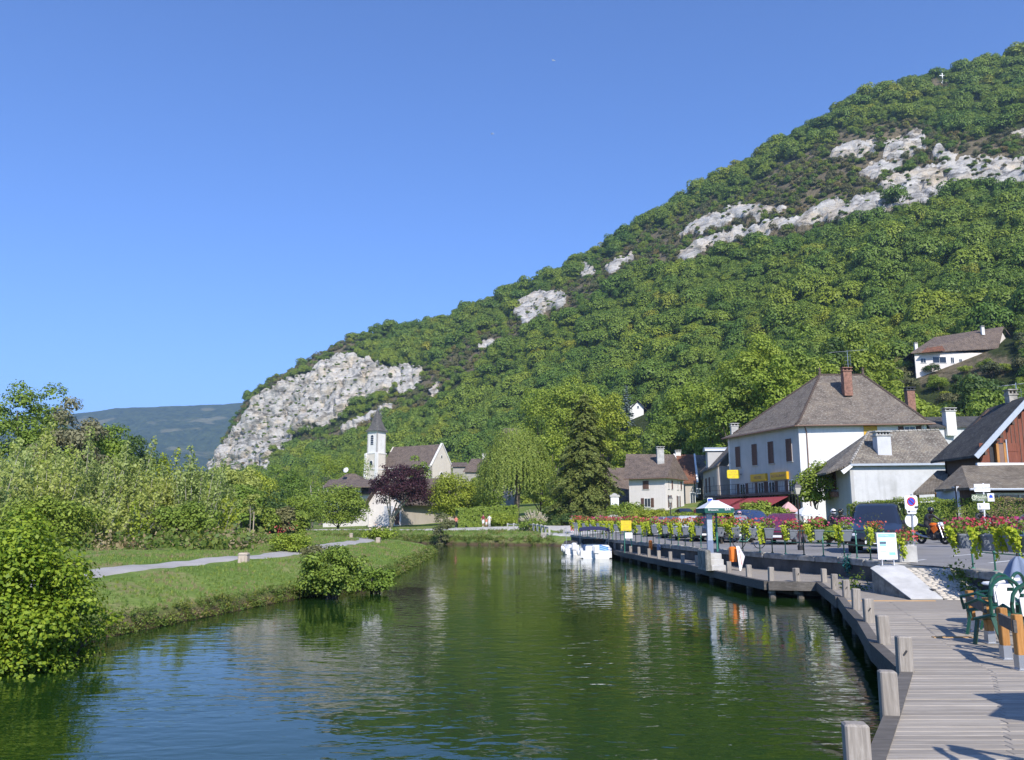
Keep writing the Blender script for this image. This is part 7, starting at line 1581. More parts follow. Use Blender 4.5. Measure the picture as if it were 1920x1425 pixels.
car(rpos(1232, 62), R(75), 'paint_silver', 'silver car farthest along the quay', 'hatch', 4.0, 1.48)
car(rpos(1378, 45), R(75), 'paint_silver', 'silver car parked behind the orange cabinet', 'hatch', 4.0, 1.48)
car(rpos(1295, 92), R(95), 'paint_black', 'dark car beside the white house garden', 'hatch', 4.0, 1.45)
car(rpos(1868, 31.0), R(12), 'paint_blue', 'dark blue car behind the terrace flower boxes', 'hatch', 4.1, 1.46)

# ------------------------------------------------------------------ motorcycles and riders
def motorbike(loc, rz, label, col, grp=None):
    """front wheel along local +y"""
    o = thing('motorcycle', label, 'motorcycle', loc, rz, grp)
    for y_, r_ in ((.72, .31), (-.7, .315)):
        mb = MB(); mb.lathe((0, y_, r_), [(r_ - .1, -.05), (r_ - .02, -.065), (r_, -.03), (r_, .03), (r_ - .02, .065), (r_ - .1, .05)], 22, False, axis='x'); w = mb.build('wheel', M['rubber'], o, True)
        mb = MB(); mb.lathe((0, y_, r_), [(.05, -.06), (.05, .06)], 8, axis='x')
        for k in range(6): a = k * math.pi / 3; mb.beam((0, y_, r_), (0, y_ + math.cos(a) * (r_ - .1), r_ + math.sin(a) * (r_ - .1)), .02, .02, (1, 0, 0))
        mb.build('spokes', M['iron'], w)
    mb = MB(); mb.loft([[Vector((x * w, y_, z + dz)) for x, dz in ((-1, -.5), (-1, .3), (-.5, 1), (.5, 1), (1, .3), (1, -.5), (0, -1))] for y_, z, w, _ in ((.32, .82, .1, 0), (.2, .86, .15, 0), (0, .86, .15, 0), (-.18, .8, .1, 0))]) if False else None
    tk = MB(); secs = []
    for y_, z, w, h_ in ((.36, .82, .07, .07), (.22, .87, .15, .12), (.02, .87, .15, .12), (-.2, .8, .09, .07)): secs.append([Vector((w * math.cos(t), y_, z + h_ * math.sin(t))) for t in np.linspace(0, 6.283, 11)[:-1]])
    tk.loft(secs); tk.build('tank', M[col], o, True)
    mb = MB(); mb.loft([[Vector((sx * w, y_, z)) for sx, z in ((-1, z0), (1, z0), (1, z1), (-1, z1))] for y_, w, z0, z1 in ((-.12, .1, .76, .83), (-.45, .14, .78, .86), (-.9, .08, .9, .97))]); mb.build('seat', M['black_leather'], o)
    mb = MB(); mb.cbox((0, .05, .48), .3, .5, .38); mb.lathe((.0, .1, .36), [(.16, -.2), (.19, -.1), (.19, .1), (.16, .2)], 12, axis='x'); mb.build('engine', M['iron'], o)
    mb = MB()
    for sx in (-.1, .1): mb.tube([(sx, .72, .31), (sx, .5, .98)], .028, 7)
    mb.build('fork', M['chrome'], o); mb = MB(); mb.tube([(-.36, .34, 1.04), (-.2, .44, 1.0), (.2, .44, 1.0), (.36, .34, 1.04)], .016, 7); mb.build('handlebar', M['iron'], o)
    mb = MB(); mb.loft([[Vector((w * math.cos(t), y_, z + h_ * math.sin(t))) for t in np.linspace(0, 6.283, 11)[:-1]] for y_, z, w, h_ in ((.5, .92, .13, .12), (.62, .9, .11, .12), (.68, .88, .06, .07))]); mb.build('headlight', M['headlight'], o, True)
    mb = MB(); 
    for sx in (-1, 1): mb.prism([Vector((sx * .17, .4, .86)), Vector((sx * .19, .12, .74)), Vector((sx * .2, .3, .5)), Vector((sx * .16, .52, .66))], (sx * .02, 0, 0))
    mb.build('fairing', M[col], o); mb = MB(); secs = []
    for a in np.linspace(.5, 2.1, 6): secs.append([Vector((sx * .085, .72 + math.cos(a) * .36, .31 + math.sin(a) * .36)) for sx in (-1, 1)] + [Vector((sx * .085, .72 + math.cos(a) * .375, .31 + math.sin(a) * .375)) for sx in (1, -1)])
    mb.loft(secs); mb.build('mudguard', M[col], o); mb = MB(); mb.tube([(.16, .1, .3), (.2, -.35, .36), (.22, -.8, .52)], [.04, .05, .055], 8); mb.build('exhaust', M['galv'], o)
    mb = MB(); mb.beam((.0, -.1, .42), (0, -.7, .315), .2, .06); mb.beam((0, .3, .8), (0, -.2, .5), .16, .06); mb.build('frame', M['iron'], o); mb = MB()
    for sx in (-1, 1): mb.tube([(sx * .26, .4, 1.02), (sx * .32, .38, 1.15)], .008, 5); mb.ellip((sx * .34, .38, 1.17), .06, .02, .04, 8, 6)
    mb.build('mirrors', M['iron'], o); return o
RIDE = dict(pel=(0, -.28, .94), wst=(0, -.24, 1.06), che=(0, -.1, 1.26), nek=(0, -.02, 1.4), hd1=(0, .02, 1.5), hd2=(0, .04, 1.6), shL=(-.19, -.06, 1.34), elL=(-.32, .12, 1.16), wrL=(-.35, .3, 1.06), haL=(-.34, .37, 1.05), shR=(.19, -.06, 1.34), elR=(.32, .12, 1.16), wrR=(.35, .3, 1.06), haR=(.34, .37, 1.05),
            hpL=(-.11, -.24, .9), knL=(-.24, .12, .74), anL=(-.2, -.12, .4), toL=(-.21, .04, .34), hpR=(.11, -.24, .9), knR=(.24, .12, .74), anR=(.2, -.12, .4), toR=(.21, .04, .34))
blk = dict(t='black_leather', a='black_leather', f='black_leather', l='cloth_black', c='cloth_black', b='black_leather', s='black_leather')
def rider(px, Y, ang, col, helmet, lab_b, lab_p, mats=blk, sc_=1.0):
    q = rpos(px, Y); motorbike(q, ang, lab_b, col); person(q, ang, lab_p, mats, RIDE, sc_, None, helmet, 1.22)
rider(1746, 39.5, R(198), 'bike_orange', 'helmet_black', 'orange and black motorcycle coming down the quay road', 'rider in black leathers on the orange motorcycle')
rider(1842, 37.5, R(175), 'paint_grey', 'helmet_white', 'grey motorcycle hidden behind the terrace flowers', 'rider with white helmet behind the terrace flowers')
rider(1563, 43, R(185), 'paint_black', 'helmet_white', 'black motorcycle parked left of the van', 'rider with white helmet left of the van')
rider(1577, 42, R(170), 'paint_silver', 'helmet_black', 'silver motorcycle close to the van bonnet', 'rider in dark helmet beside the van bonnet')
rider(1375, 52, R(190), 'paint_grey', 'helmet_white', 'motorcycle in front of the awning entrance', 'standing rider with white helmet under the awning', dict(blk, t='cloth_grey', a='cloth_grey'))
rider(1387, 50, R(160), 'paint_darkred', 'helmet_pink', 'dark red motorcycle among the parked bikes', 'rider with pink helmet near the clipped shrub', dict(blk, t='cloth_white', a='cloth_white'))
rider(1394, 51, R(200), 'paint_silver', 'helmet_white', 'silver motorcycle right of the pink helmet', 'rider in pale jacket right of the pink helmet', dict(blk, t='cloth_white', a='cloth_white'))
# bicycle on the quay
q = rpos(1403, 36.5); o = thing('bicycle', 'green bicycle leaning on the quay railing', 'bicycle', (q.x, q.y, 1.12), R(20)); 
for x in (-.52, .52):
    mb = MB(); n_ = 22; mb.tube([(x + .33 * math.cos(6.283 * i / n_), 0, .34 + .33 * math.sin(6.283 * i / n_)) for i in range(n_ + 1)], .02, 5, False); w = mb.build('wheel', M['rubber'], o); mb = MB()
    for k in range(9): a = k * .698; mb.tube([(x, 0, .34), (x + .31 * math.cos(a), 0, .34 + .31 * math.sin(a))], .005, 4)
    mb.build('spokes', M['galv'], w)
mb = MB()
for a, b in (((-.52, 0, .34), (-.12, 0, .32)), ((-.12, 0, .32), (-.2, 0, .86)), ((-.2, 0, .82), (.36, 0, .8)), ((-.12, 0, .32), (.38, 0, .72)), ((-.52, 0, .34), (-.2, 0, .8)), ((.36, 0, .9), (.52, 0, .34))): mb.tube([a, b], .018, 6)
mb.build('frame', M['green_metal'], o); mb = MB(); mb.tube([(.3, -.27, .98), (.36, 0, .95), (.3, .27, .98)], .013, 6); mb.build('handlebar', M['galv'], o); mb = MB(); mb.ellip((-.22, 0, .9), .13, .07, .035, 10, 6); mb.build('saddle', M['black_leather'], o, True)

# ------------------------------------------------------------------ boats
def boat(loc, rz, label, L, W, H, big=True):
    o = thing('motor_boat', label, 'boat', loc, rz); secs = []; N_ = 10
    for i in range(N_ + 1):
        t = i / N_; w = W / 2 * (1 - max(0, (t - .45) / .55) ** 2.2 * .97) * (.93 + .07 * min(1, t * 4)); sh = H * (.78 + .34 * t ** 1.4); kz = -.28 + .5 * max(0, (t - .7) / .3) ** 2; y_ = L * t; fl = .22; iw = max(.01, w - .16 * min(1, (1.02 - t) * 5))
        floor = fl if t < .62 else sh - .04; top = sh if i else sh * .72
        secs.append([Vector((-w, y_, top)), Vector((-w * .98, y_, .15)), Vector((-w * .7, y_, -.12)), Vector((0, y_, kz)), Vector((w * .7, y_, -.12)), Vector((w * .98, y_, .15)), Vector((w, y_, top)), Vector((iw, y_, top)), Vector((iw * .93, y_, floor)), Vector((0, y_, floor)), Vector((-iw * .93, y_, floor)), Vector((-iw, y_, top))])
    mb = MB(); mb.loft(secs); mb.build('hull', M['white_gel'], o, 'auto')
    mb = MB(); mb.box(-W * .47, W * .47, .02, .1, .05, H * .62); mb.build('transom', M['white_gel'], o)
    mb = MB(); mb.chbox(-W * .12 if big else -W * .3, W * .42, .35, .8, .25, H * 1.05, .08); mb.chbox(-W * .3, W * .3, 1.5, 1.8, .25, H * .95, .06); mb.build('seat', M['white_gel'], o)
    mb = MB(); mb.box(-W * .4, W * .4, .1, L * .6, .225, .24); mb.build('cockpit_floor', M['cloth_grey'], o)
    ws = MB(); a0 = [Vector((-W * .42, L * .5, H * .98)), Vector((-W * .34, L * .62, H)), Vector((0, L * .68, H * 1.02)), Vector((W * .34, L * .62, H)), Vector((W * .42, L * .5, H * .98))]
    ws.loft([a0, [p + Vector((-p.x * .12, -.25, H * .45)) for p in a0]], False, False); ws.build('windscreen', M['car_glass'], o)
    mb = MB(); mb.chbox(-.17, .17, -.42, .02, .35, .82, .07) ; en = mb.build('outboard_motor', M['white_gel'], o, 'auto'); mb = MB(); mb.loft([[Vector((-.1, -.36, .36)), Vector((.1, -.36, .36)), Vector((.1, -.05, .36)), Vector((-.1, -.05, .36))], [Vector((-.04, -.3, -.3)), Vector((.04, -.3, -.3)), Vector((.04, -.1, -.3)), Vector((-.04, -.1, -.3))]]); mb.build('motor_leg', M['white_gel'], en)
    if big:
        bm_ = MB(); z = H + 1.15; ss_ = []
        for y_, dz in ((L * .28, -.08), (L * .36, 0), (L * .52, .03), (L * .62, -.06)): ss_.append([Vector((W * .47 * math.sin(a), y_, z + dz + .16 * math.cos(a) - .16)) for a in np.linspace(-1.5, 1.5, 11)])
        bm_.loft(ss_, False, False); bm_.loft([[p + Vector((0, 0, -.03)) for p in s] for s in ss_], False, False)
        for s in (ss_[0], ss_[-1]): bm_.loft([s, [p + Vector((0, 0, -.12)) for p in s]], False, False)
        bm_.build('bimini_top', M['navy_cloth'], o); fr = MB()
        for sx in (-1, 1):
            for ya, yb in ((L * .3, L * .44), (L * .44, L * .44), (L * .6, L * .44)): fr.tube([(sx * W * .45, yb, H * .9), (sx * W * .45, ya, z - .15)], .014, 5)
        for xx in (-.2, 0, .2): fr.tube([(xx * W, L * .62, z - .05), (xx * W, L * .66, H * 1.4)], .012, 4)
        fr.build('bimini_frame', M['galv'], o)
        tw = MB(); tw.loft([[Vector((W * .1 + k * W * .09, .33 - .0, H * 1.07 - k * .05)) for k in range(4)], [Vector((W * .12 + k * W * .09, .31, H * .62 - k * .06)) for k in range(4)]], False, False); tw.build('towel', M['pale_blue'], o); tw = MB()
        for k in range(3): tw.loft([[Vector((W * .12 + W * .27 * t_, .30, H * 1.02 - .12 * k - .15 * t_ + d_)) for t_ in (0, .5, 1)] for d_ in (0, .05)], False, False)
        tw.build('towel_stripe', M['blue_cloth'], o)
    for sx, y_ in ((-1, L * .3), (1, L * .45), (-1, .1)):
        mb = MB(); mb.lathe((sx * (W / 2 + .07), y_, .18), [(.02, 0), (.08, .06), (.085, .3), (.02, .4)], 9); mb.build('fender', M['white_gel'], o, True)
    return o
p = gz(1118, 1047.5, 0); boat((p.x, p.y, 0), R(-3), 'bigger white motor boat with navy bimini top moored at the boardwalk', 5.6, 2.05, .78)
p = gz(1076, 1040, 0); o = boat((p.x, p.y, 0), R(2), 'smaller open white motor boat moored left of the bigger one', 4.6, 1.25, .62, False)
MB().tube([(-.5, .2, .5), (-.5, .2, 1.9)], .015, 5).build('mast', M['galv'], o)
# ------------------------------------------------------------------ street furniture and signs
def ppole(p, h, r=.03, m='galv', parent=None): return MB().tube([p, p + Vector((0, 0, h))], r, 8).build('pole', M[m], parent)
def panel(parent, c, w, h, m, name='panel', th=.025, yaw=0.0, chamf=0.0):
    d = Vector((math.cos(yaw), math.sin(yaw), 0)); n = Vector((d.y, -d.x, 0)); c = Vector(c); k = chamf or .004; pts_ = []
    for sx, sz in ((-1, -1), (1, -1), (1, 1), (-1, 1)):
        a, b = (sx * w / 2, sz * (h / 2 - k)), (sx * (w / 2 - k), sz * h / 2)
        for u, z in ((a, b) if sx * sz > 0 else (b, a)): pts_.append(c + d * u + Vector((0, 0, z)))
    mb = MB(); mb.prism(pts_, -n * th); return mb.build(name, M[m], parent), d, n
def disc(parent, c, r0, r1, m, name, yaw=0.0, th=.01):
    mb = MB(); d = Vector((math.cos(yaw), math.sin(yaw), 0)); n = Vector((d.y, -d.x, 0)); k = 24; vs_ = []
    for r in (r0, r1):
        for o_ in (0, th):
            for i in range(k): t = 6.28318 * i / k; vs_.append(Vector(c) + d * r * math.cos(t) + Vector((0, 0, r * math.sin(t))) + n * o_)
    fs = []
    for i in range(k):
        j = (i + 1) % k; fs += [(k + i, k + j, 3 * k + j, 3 * k + i), (i, j, k + j, k + i), (2 * k + i, 2 * k + j, 3 * k + j, 3 * k + i)]
    mb.add(vs_, fs); return mb.build(name, M[m], parent)
# no-parking sign on the quay
b = gz(1714, 1050, 1.13); u = 25.4 / 1550 * 1.0
o = thing('no_parking_sign', 'no-parking sign with small plate and round white disc on a grey pole', 'sign'); tp = at(1707, 930, b.y)
MB().tube([b, Vector((tp.x + .03, b.y, tp.z + .05))], .028, 8).build('pole', M['galv'], o)
yw = R(4); c = at(1708.5, 942.5, b.y - .05); pn, d, n = panel(o, c, .41, .43, 'white_paint', 'panel', .02, yw, .04)
disc(pn, c + n * .002 + Vector((-.0, 0, .035)), .105, .135, 'sign_red', 'red_ring', yw); disc(pn, c + n * .002 + Vector((0, 0, .035)), 0.001, .105, 'sign_blue', 'blue_disc', yw)
sl = MB(); cc_ = c + n * .018 + Vector((0, 0, .035)); sl.beam(cc_ + d * -.08 + Vector((0, 0, .08)), cc_ + d * .08 + Vector((0, 0, -.08)), .01, .03, n); sl.build('red_slash', M['sign_red'], pn)
tk_ = MB(); q = c + n * .004 + d * .14 + Vector((0, 0, -.13)); tk_.prism([q + d * -.05 + Vector((0, 0, -.04)), q + d * .06 + Vector((0, 0, -.04)), q + d * .06 + Vector((0, 0, .02)), q + d * .03 + Vector((0, 0, .045)), q + d * .01 + Vector((0, 0, .01)), q + d * -.02 + Vector((0, 0, .03)), q + d * -.05 + Vector((0, 0, .01))], n * .004); tk_.build('tow_symbol', M['ink'], pn)
c = at(1709.5, 959, b.y - .05); p2, d, n = panel(o, c, .3, .15, 'white_paint', 'plate', .02, yw, .03); tk_ = MB(); q = c + n * .003 - d * .09; tk_.prism([q + d * -.04 + Vector((0, 0, -.03)), q + d * .04 + Vector((0, 0, -.03)), q + d * .04 + Vector((0, 0, .03)), q + d * -.04 + Vector((0, 0, .02))], n * .004); tk_.build('tow_symbol', M['ink'], p2); text(p2, 'enlèvement', c + n * .006 + d * .06, d, n, .04, 'ink_grey')
disc(o, at(1708.5, 976, b.y + .04), .001, .205, 'white_paint', 'round_plate', yw, .015)
# direction signs at right
b = gz(1845, 1020, 1.25); Yd = 34.0; b = rpos(1844, Yd); o = thing('direction_signpost', 'white post with stacked direction boards in front of the chalet', 'sign'); tp = at(1841, 906, Yd)
MB().tube([b, Vector((tp.x + .05, Yd, tp.z))], .03, 8).build('pole', M['white_paint'], o)
def sgn(px0, px1, py0, py1, m, nm='board'):
    a, b_ = at(px0, py0, Yd - .05), at(px1, py1, Yd - .05); c = (a + b_) / 2; return panel(o, c, b_.x - a.x, a.z - b_.z, m, nm, .025), c
(p_, d, n), c = sgn(1826, 1857, 907.5, 922, 'white_paint'); text(p_, 'RESTAURANT', c + n * .004 - d * .04, d, n, .1, 'ink_grey'); text(p_, '>', c + n * .004 + d * .29, d, n, .16, 'ink_grey')
(p_, d, n), c = sgn(1822, 1850, 927, 939.5, 'moss_green_sign'); text(p_, 'Moulin', c + n * .004 + d * .04 + Vector((0, 0, .03)), d, n, .19, 'cream_letter'); text(p_, 'Chanaz', c + n * .004 + d * .06 + Vector((0, 0, -.085)), d, n, .09, 'white_paint'); disc(p_, c + n * .004 - d * .22, .07, .09, 'cream_letter', 'ring')
(p_, d, n), c = sgn(1851, 1865, 925, 940, 'white_paint'); mb = MB(); mb.prism([c + n * .003 + d * x + Vector((0, 0, z)) for x, z in ((-.07, -.02), (.07, -.02), (.07, .06), (0, .12), (-.07, .06))], n * .004); mb.build('pictogram', M['sign_blue'], p_)
(p_, d, n), c = sgn(1832.5, 1856, 943.5, 955, 'white_paint'); mb = MB(); mb.prism([c + n * .003 + d * x + Vector((0, 0, z)) for x, z in ((-.19, -.09), (-.12, -.09), (-.12, .09), (-.19, .09))], n * .004); mb.build('pictogram', M['ink_grey'], p_)
# information board on the quay edge
b = Vector((at(1664, 1055, 22.6).x, 22.6, 1.14)); Yb = 22.6; o = thing('information_board', 'white information board with blue header standing at the ramp head', 'board'); a, e = at(1643, 999, Yb), at(1684, 1049, Yb); c = (a + e) / 2; w, h_ = e.x - a.x, a.z - e.z
pn, d, n = panel(o, c, w, h_, 'white_paint', 'panel', .03, R(3), .01)
def patch(x0, x1, z0, z1, m, nm, k=1):
    mb = MB(); q = c + n * (.003 * k); mb.prism([q + d * (x * w) + Vector((0, 0, z * h_)) for x, z in ((x0, z0), (x1, z0), (x1, z1), (x0, z1))], n * .002); mb.build(nm, M[m], pn)
patch(-.44, .44, .33, .46, 'pale_blue', 'header'); patch(-.38, -.05, .0, .2, 'pale_blue', 'photo_print'); patch(-.38, -.05, .09, .15, 'ink', 'photo_band', 2); patch(.08, .4, -.33, -.23, 'print_cyan', 'map_print'); patch(-.38, -.04, -.2, -.17, 'pale_blue', 'text_band')
text(pn, 'Croisières', c + n * .008 - d * (.1 * w) + Vector((0, 0, h_ * .395)), d, n, .05, 'white_paint')
for k in range(5): patch(.02, .4, .22 - .045 * k, .235 - .045 * k, 'ink_grey', 'text_line')
mb = MB()
for s in (-.3, .3): q = c + d * s * w - Vector((0, 0, h_ / 2)); mb.tube([q + Vector((0, .02, .05)), q + Vector((-.05, -.1, -.14)), q + Vector((.04, .25, -.14))], .012, 6)
mb.build('stand', M['galv'], o)
mb = MB(); mb.prism([c + d * (.5 * w) + Vector((0, .05, h_ * .42)), c + d * (.5 * w) + Vector((0, .05, -h_ * .5)), c + d * (.5 * w + .13) + Vector((.0, .5, -h_ * .55)), c + d * (.5 * w) + Vector((0, .12, h_ * .42))], (.02, 0, 0)); mb.build('side_panel', M['ink'], o)
# stone planter beside it
q = Vector((at(1697, 1045, 24.6).x, 24.6, 1.13)); o = thing('stone_planter', 'pale stone planter with red geraniums next to the sign pole', 'planter', q); mb = MB(); mb.chbox(-.26, .26, -.26, .26, 0, .5, .04); mb.build('trough', M['concrete'], o)
for nm, me in zip(('foliage', 'flowers', 'trailing_vine'), PLANTS[2]): c_ = link(nm, me, o, (0, 0, .5)); c_['kind'] = 'stuff'; c_.scale = (1.15, 1.15, 1.15)
# yellow notice on the wall edge, white board below
b = Vector((at(1174, 1012, 48.0).x, 48.0, 0)); b.z = ZD; o = thing('yellow_notice', 'yellow notice board with a white board below on green legs', 'sign'); Yn = 48.0; a, e = at(1164, 976, Yn), at(1184, 995, Yn); c = (a + e) / 2
for px in (1171, 1184): q = at(px, 1000, Yn); MB().tube([Vector((q.x, Yn + .05, ZD)), Vector((q.x, Yn + .05, e.z + .1))], .025, 6).build('leg', M['green_metal'], o)
pn, d, n = panel(o, c, e.x - a.x, a.z - e.z, 'sign_yellow', 'panel', .03)
for k, t in enumerate(('LOCATION', 'BATEAUX', 'SANS', 'PERMIS')): text(pn, t, c + n * .004 + Vector((0, 0, .2 - .14 * k)), d, n, .13, 'ink_gold')
a, e = at(1172, 998.5, Yn), at(1186, 1009.5, Yn); panel(o, (a + e) / 2, e.x - a.x, a.z - e.z, 'white_paint', 'lower_panel', .03)
# kiosk canopy
Yk = 33.6; q = Vector((at(1327, 1030, Yk).x, Yk, 1.12)); o = thing('kiosk_canopy', 'white-topped kiosk canopy with green valance on a grey column', 'canopy'); k = Yk / (FPX * CP)
cx = at(1339.5, 950, Yk).x; zt, zm, zb_ = at(1339, 940, Yk).z, at(1339, 953.5, Yk).z, at(1339, 959.5, Yk).z; hw = 26.5 * k; hd = .8
mb = MB(); mb.loft([[Vector((cx + sx * w, Yk + sy * dd_, z)) for sx, sy in ((-1, -1), (1, -1), (1, 1), (-1, 1))] for w, dd_, z in ((hw, hd, zm), (hw * .3, hd * .25, zt), (hw * .26, hd * .2, zt + .03))]); mb.build('canvas_top', M['canvas_white'], o)
mb = MB(); mb.loft([[Vector((cx + sx * w, Yk + sy * dd_, z)) for sx, sy in ((-1, -1), (1, -1), (1, 1), (-1, 1))] for w, dd_, z in ((hw * .97, hd * .97, zb_ - .05), (hw * 1.01, hd * 1.01, zm + .004))], False); va = mb.build('valance', M['canvas_green'], o)
text(va, 'Brasserie', Vector((cx - hw * .42, Yk - hd * 1.01 - .01, (zb_ + zm) / 2)), (1, 0, 0), (0, -1, 0), .11, 'white_paint'); text(va, 'BAR', Vector((cx + hw * .55, Yk - hd * 1.01 - .01, (zb_ + zm) / 2 + .02)), (1, 0, 0), (0, -1, 0), .13, 'white_paint')
mb = MB(); x0 = at(1326.5, 1000, Yk).x; mb.box(x0 - .1, x0 + .1, Yk - .45, Yk - .25, 1.12, zb_ + .05); mb.build('column', M['zinc'], o); mb = MB(); mb.box(x0 - .13, x0 + .1, Yk - .5, Yk - .46, 1.0, 1.55); mb.build('notice', M['canvas_bluegrey'], o)
MB().tube([(cx + .1, Yk + .2, 1.1), (cx + .1, Yk + .2, zt)], .04, 8).build('mast', M['green_metal'], o)
s = at(1331.5, 940, Yk + 4); o = thing('blue_sign', 'small blue and white square sign above the kiosk canopy', 'sign'); panel(o, s, 11 * k, 14 * k, 'white_paint', 'panel', .02, 0, .03); panel(o, s + Vector((0, -.03, .06)), 8.5 * k, 5 * k, 'sign_blue', 'blue_field', .02); MB().tube([s + Vector((0, .03, .1)), Vector((s.x, s.y + .03, 1.1))], .025, 6).build('pole', M['galv'], o)
# landing steps, orange cabinets, life-saving gear
Ys = 31.2; st = thing('landing_steps', 'pale stone landing steps beside the kiosk', 'steps'); x0, x1 = at(1334, 1060, Ys).x, at(1361, 1060, Ys).x
for k in range(3): MB().chbox(x0, x1, Ys + .28 * k, Ys + .28 * k + .34 + (.5 if k == 2 else 0), ZD, ZD + .2 * (k + 1), .02).build('step', M['concrete'], st)
MB().chbox(x0 - .22, x0 - .02, Ys - .1, Ys + 1.3, ZD, 1.25, .05).build('cheek', M['rough_stone'], st)
def cab(px0, px1, py0, py1, Y, label, m='orange_plastic'):
    a, e = at(px0, py0, Y), at(px1, py1, Y); o = thing('safety_cabinet', label, 'cabinet', ((a.x + e.x) / 2, Y, ZD)); w = e.x - a.x; mb = MB(); mb.chbox(-w / 2, w / 2, -.14, .14, e.z - ZD, a.z - ZD, .05); mb.build('cabinet', M[m], o, 'auto'); mb = MB(); mb.box(-w / 2 + .03, w / 2 - .03, -.155, -.14, e.z - ZD + .08, a.z - ZD - .1); mb.build('door', M[m], o); return o
cab(1367, 1381, 1025, 1053, 31.6, 'orange safety cabinet beside the landing steps'); cab(1216.5, 1223, 1013, 1031, 45.5, 'far orange lifebuoy case on the quay wall'); cab(1232, 1239, 1020, 1031, 44, 'small pale grey case on the quay wall', 'canvas_bluegrey')
o = thing('sandwich_board', 'white and red sandwich board leaning on the quay wall', 'board'); a, e = at(1382, 1024, 31.2), at(1393, 1062, 31.2)
mb = MB(); mb.prism([Vector((a.x, 31.3, a.z)), Vector((e.x - .08, 31.3, a.z)), Vector((e.x + .06, 31.1, (a.z + e.z) / 2)), Vector((e.x - .1, 31.1, ZD)), Vector((a.x, 31.0, ZD))], (0, .04, 0)); pnl = mb.build('panel', M['white_paint'], o); mb = MB(); mb.beam(Vector((a.x + .07, 31.2, a.z - .12)), Vector((a.x + .1, 31.0, ZD + .2)), .012, .05, (0, 1, 0)); mb.beam(Vector((a.x + .04, 30.98, ZD + .25)), Vector((e.x - .12, 30.98, ZD + .25)), .012, .05, (0, 1, 0)); mb.build('red_stripe', M['sign_red'], pnl)
# lamp posts
def lamp(px, py_top, py_base, Y, label):
    q = rpos(px, Y); h_ = at(px, py_top, Y).z - q.z; o = thing('lamp_post', label, 'lamp post', q); s = h_ / 4.0
    mb = MB(); mb.lathe((0, 0, 0), [(.16 * s, 0), (.17 * s, .25 * s), (.1 * s, .35 * s), (.07 * s, .9 * s), (.05 * s, 1.0 * s), (.04 * s, 3.1 * s), (.07 * s, 3.15 * s), (.05 * s, 3.25 * s)], 12); mb.build('column', M['iron'], o, 'auto')
    mb = MB(); mb.loft([[Vector((r * x, r * y_, z)) for x, y_ in ((-1, -1), (1, -1), (1, 1), (-1, 1))] for r, z in ((.1 * s, 3.25 * s), (.19 * s, 3.65 * s))]); ln_ = mb.build('lantern', M['lamp_glass'], o)
    mb = MB(); mb.loft([[Vector((r * x, r * y_, z)) for x, y_ in ((-1, -1), (1, -1), (1, 1), (-1, 1))] for r, z in ((.215 * s, 3.655 * s), (.13 * s, 3.82 * s), (.05 * s, 3.88 * s), (.03 * s, 4.0 * s))])
    for x, y_ in ((-1, -1), (1, -1), (1, 1), (-1, 1)): mb.tube([(x * .1 * s, y_ * .1 * s, 3.25 * s), (x * .19 * s, y_ * .19 * s, 3.66 * s)], .012 * s, 4)
    mb.build('lantern_cap', M['iron'], ln_); return o
lamp(1498, 903, 1034, 34.5, 'nearer old-style lamp post between hotel and quay'); lamp(1258, 928, 1000, 62, 'farther old-style lamp post in front of the white house')
# cafe parasols
def parasol(px, py_top, py_edge, hw_px, Y, m, label, pm='iron'):
    k = Y / (FPX * CP); t = at(px, py_top, Y); e = at(px, py_edge, Y).z; g_ = rpos(px, Y); o = thing('cafe_parasol', label, 'parasol', (t.x, Y, g_.z)); z0, z1 = e - g_.z, t.z - g_.z; r = hw_px * k; mb = MB(); n_ = 8; rings = []
    for rr, z in ((r, z0), (r * .55, z0 + (z1 - z0) * .55), (.03, z1)): rings.append([Vector((rr * math.cos(6.283 * i / n_), rr * math.sin(6.283 * i / n_), z)) for i in range(n_)])
    mb.loft([[p + Vector((0, 0, -.12)) for p in rings[0]]] + rings, False); mb.build('canopy', M[m], o); MB().tube([(0, 0, 0), (0, 0, z1 + .08)], .025, 8).build('pole', M[pm], o); rb = MB()
    for i in range(n_): a = 6.283 * i / n_; rb.tube([(0, 0, z1 - .05), (r * math.cos(a), r * math.sin(a), z0 + .0)], .008, 4)
    rb.build('ribs', M['galv'], o); return o
parasol(1478, 941, 957, 18, 64, 'canvas_pink', 'faded pink parasol under the hotel awning'); parasol(1514, 947, 964, 26, 52, 'canvas_white', 'pale cafe parasol in front of the courtyard tree')
# boardwalk cafe: barriers, chairs, table, folded parasol, open parasol out of frame
def barrier(a, b, label):
    o = thing('wooden_barrier', label, 'barrier'); a, b = Vector(a), Vector(b)
    for p in (a, b):
        mb = MB(); mb.chbox(p.x - .05, p.x + .05, p.y - .05, p.y + .05, ZD + .14, ZD + .66, .008); mb.build('post', M['honey_wood'], o); mb = MB(); mb.box(p.x - .056, p.x + .056, p.y - .056, p.y + .056, ZD, ZD + .18); mb.box(p.x - .09, p.x + .09, p.y - .09, p.y + .09, ZD + .002, ZD + .014); mb.build('post_shoe', M['galv'], o)
    d = (b - a).normalized(); mb = MB(); mb.beam(a + d * -.02 + Vector((-.06, -.05, .52)), b + d * .02 + Vector((-.06, -.05, .52)), .035, .15); mb.build('crossbar', M['fascia_wood'], o)
p1, p2 = gz(1824, 1184, ZD), gz(1857, 1206, ZD); barrier(p1, p2, 'wooden barrier with two posts at the back of the cafe chairs')
p3, p4 = gz(1887, 1236, ZD), gz(1916, 1256, ZD); barrier(p3, p4, 'wooden barrier with two posts nearest the right picture edge')
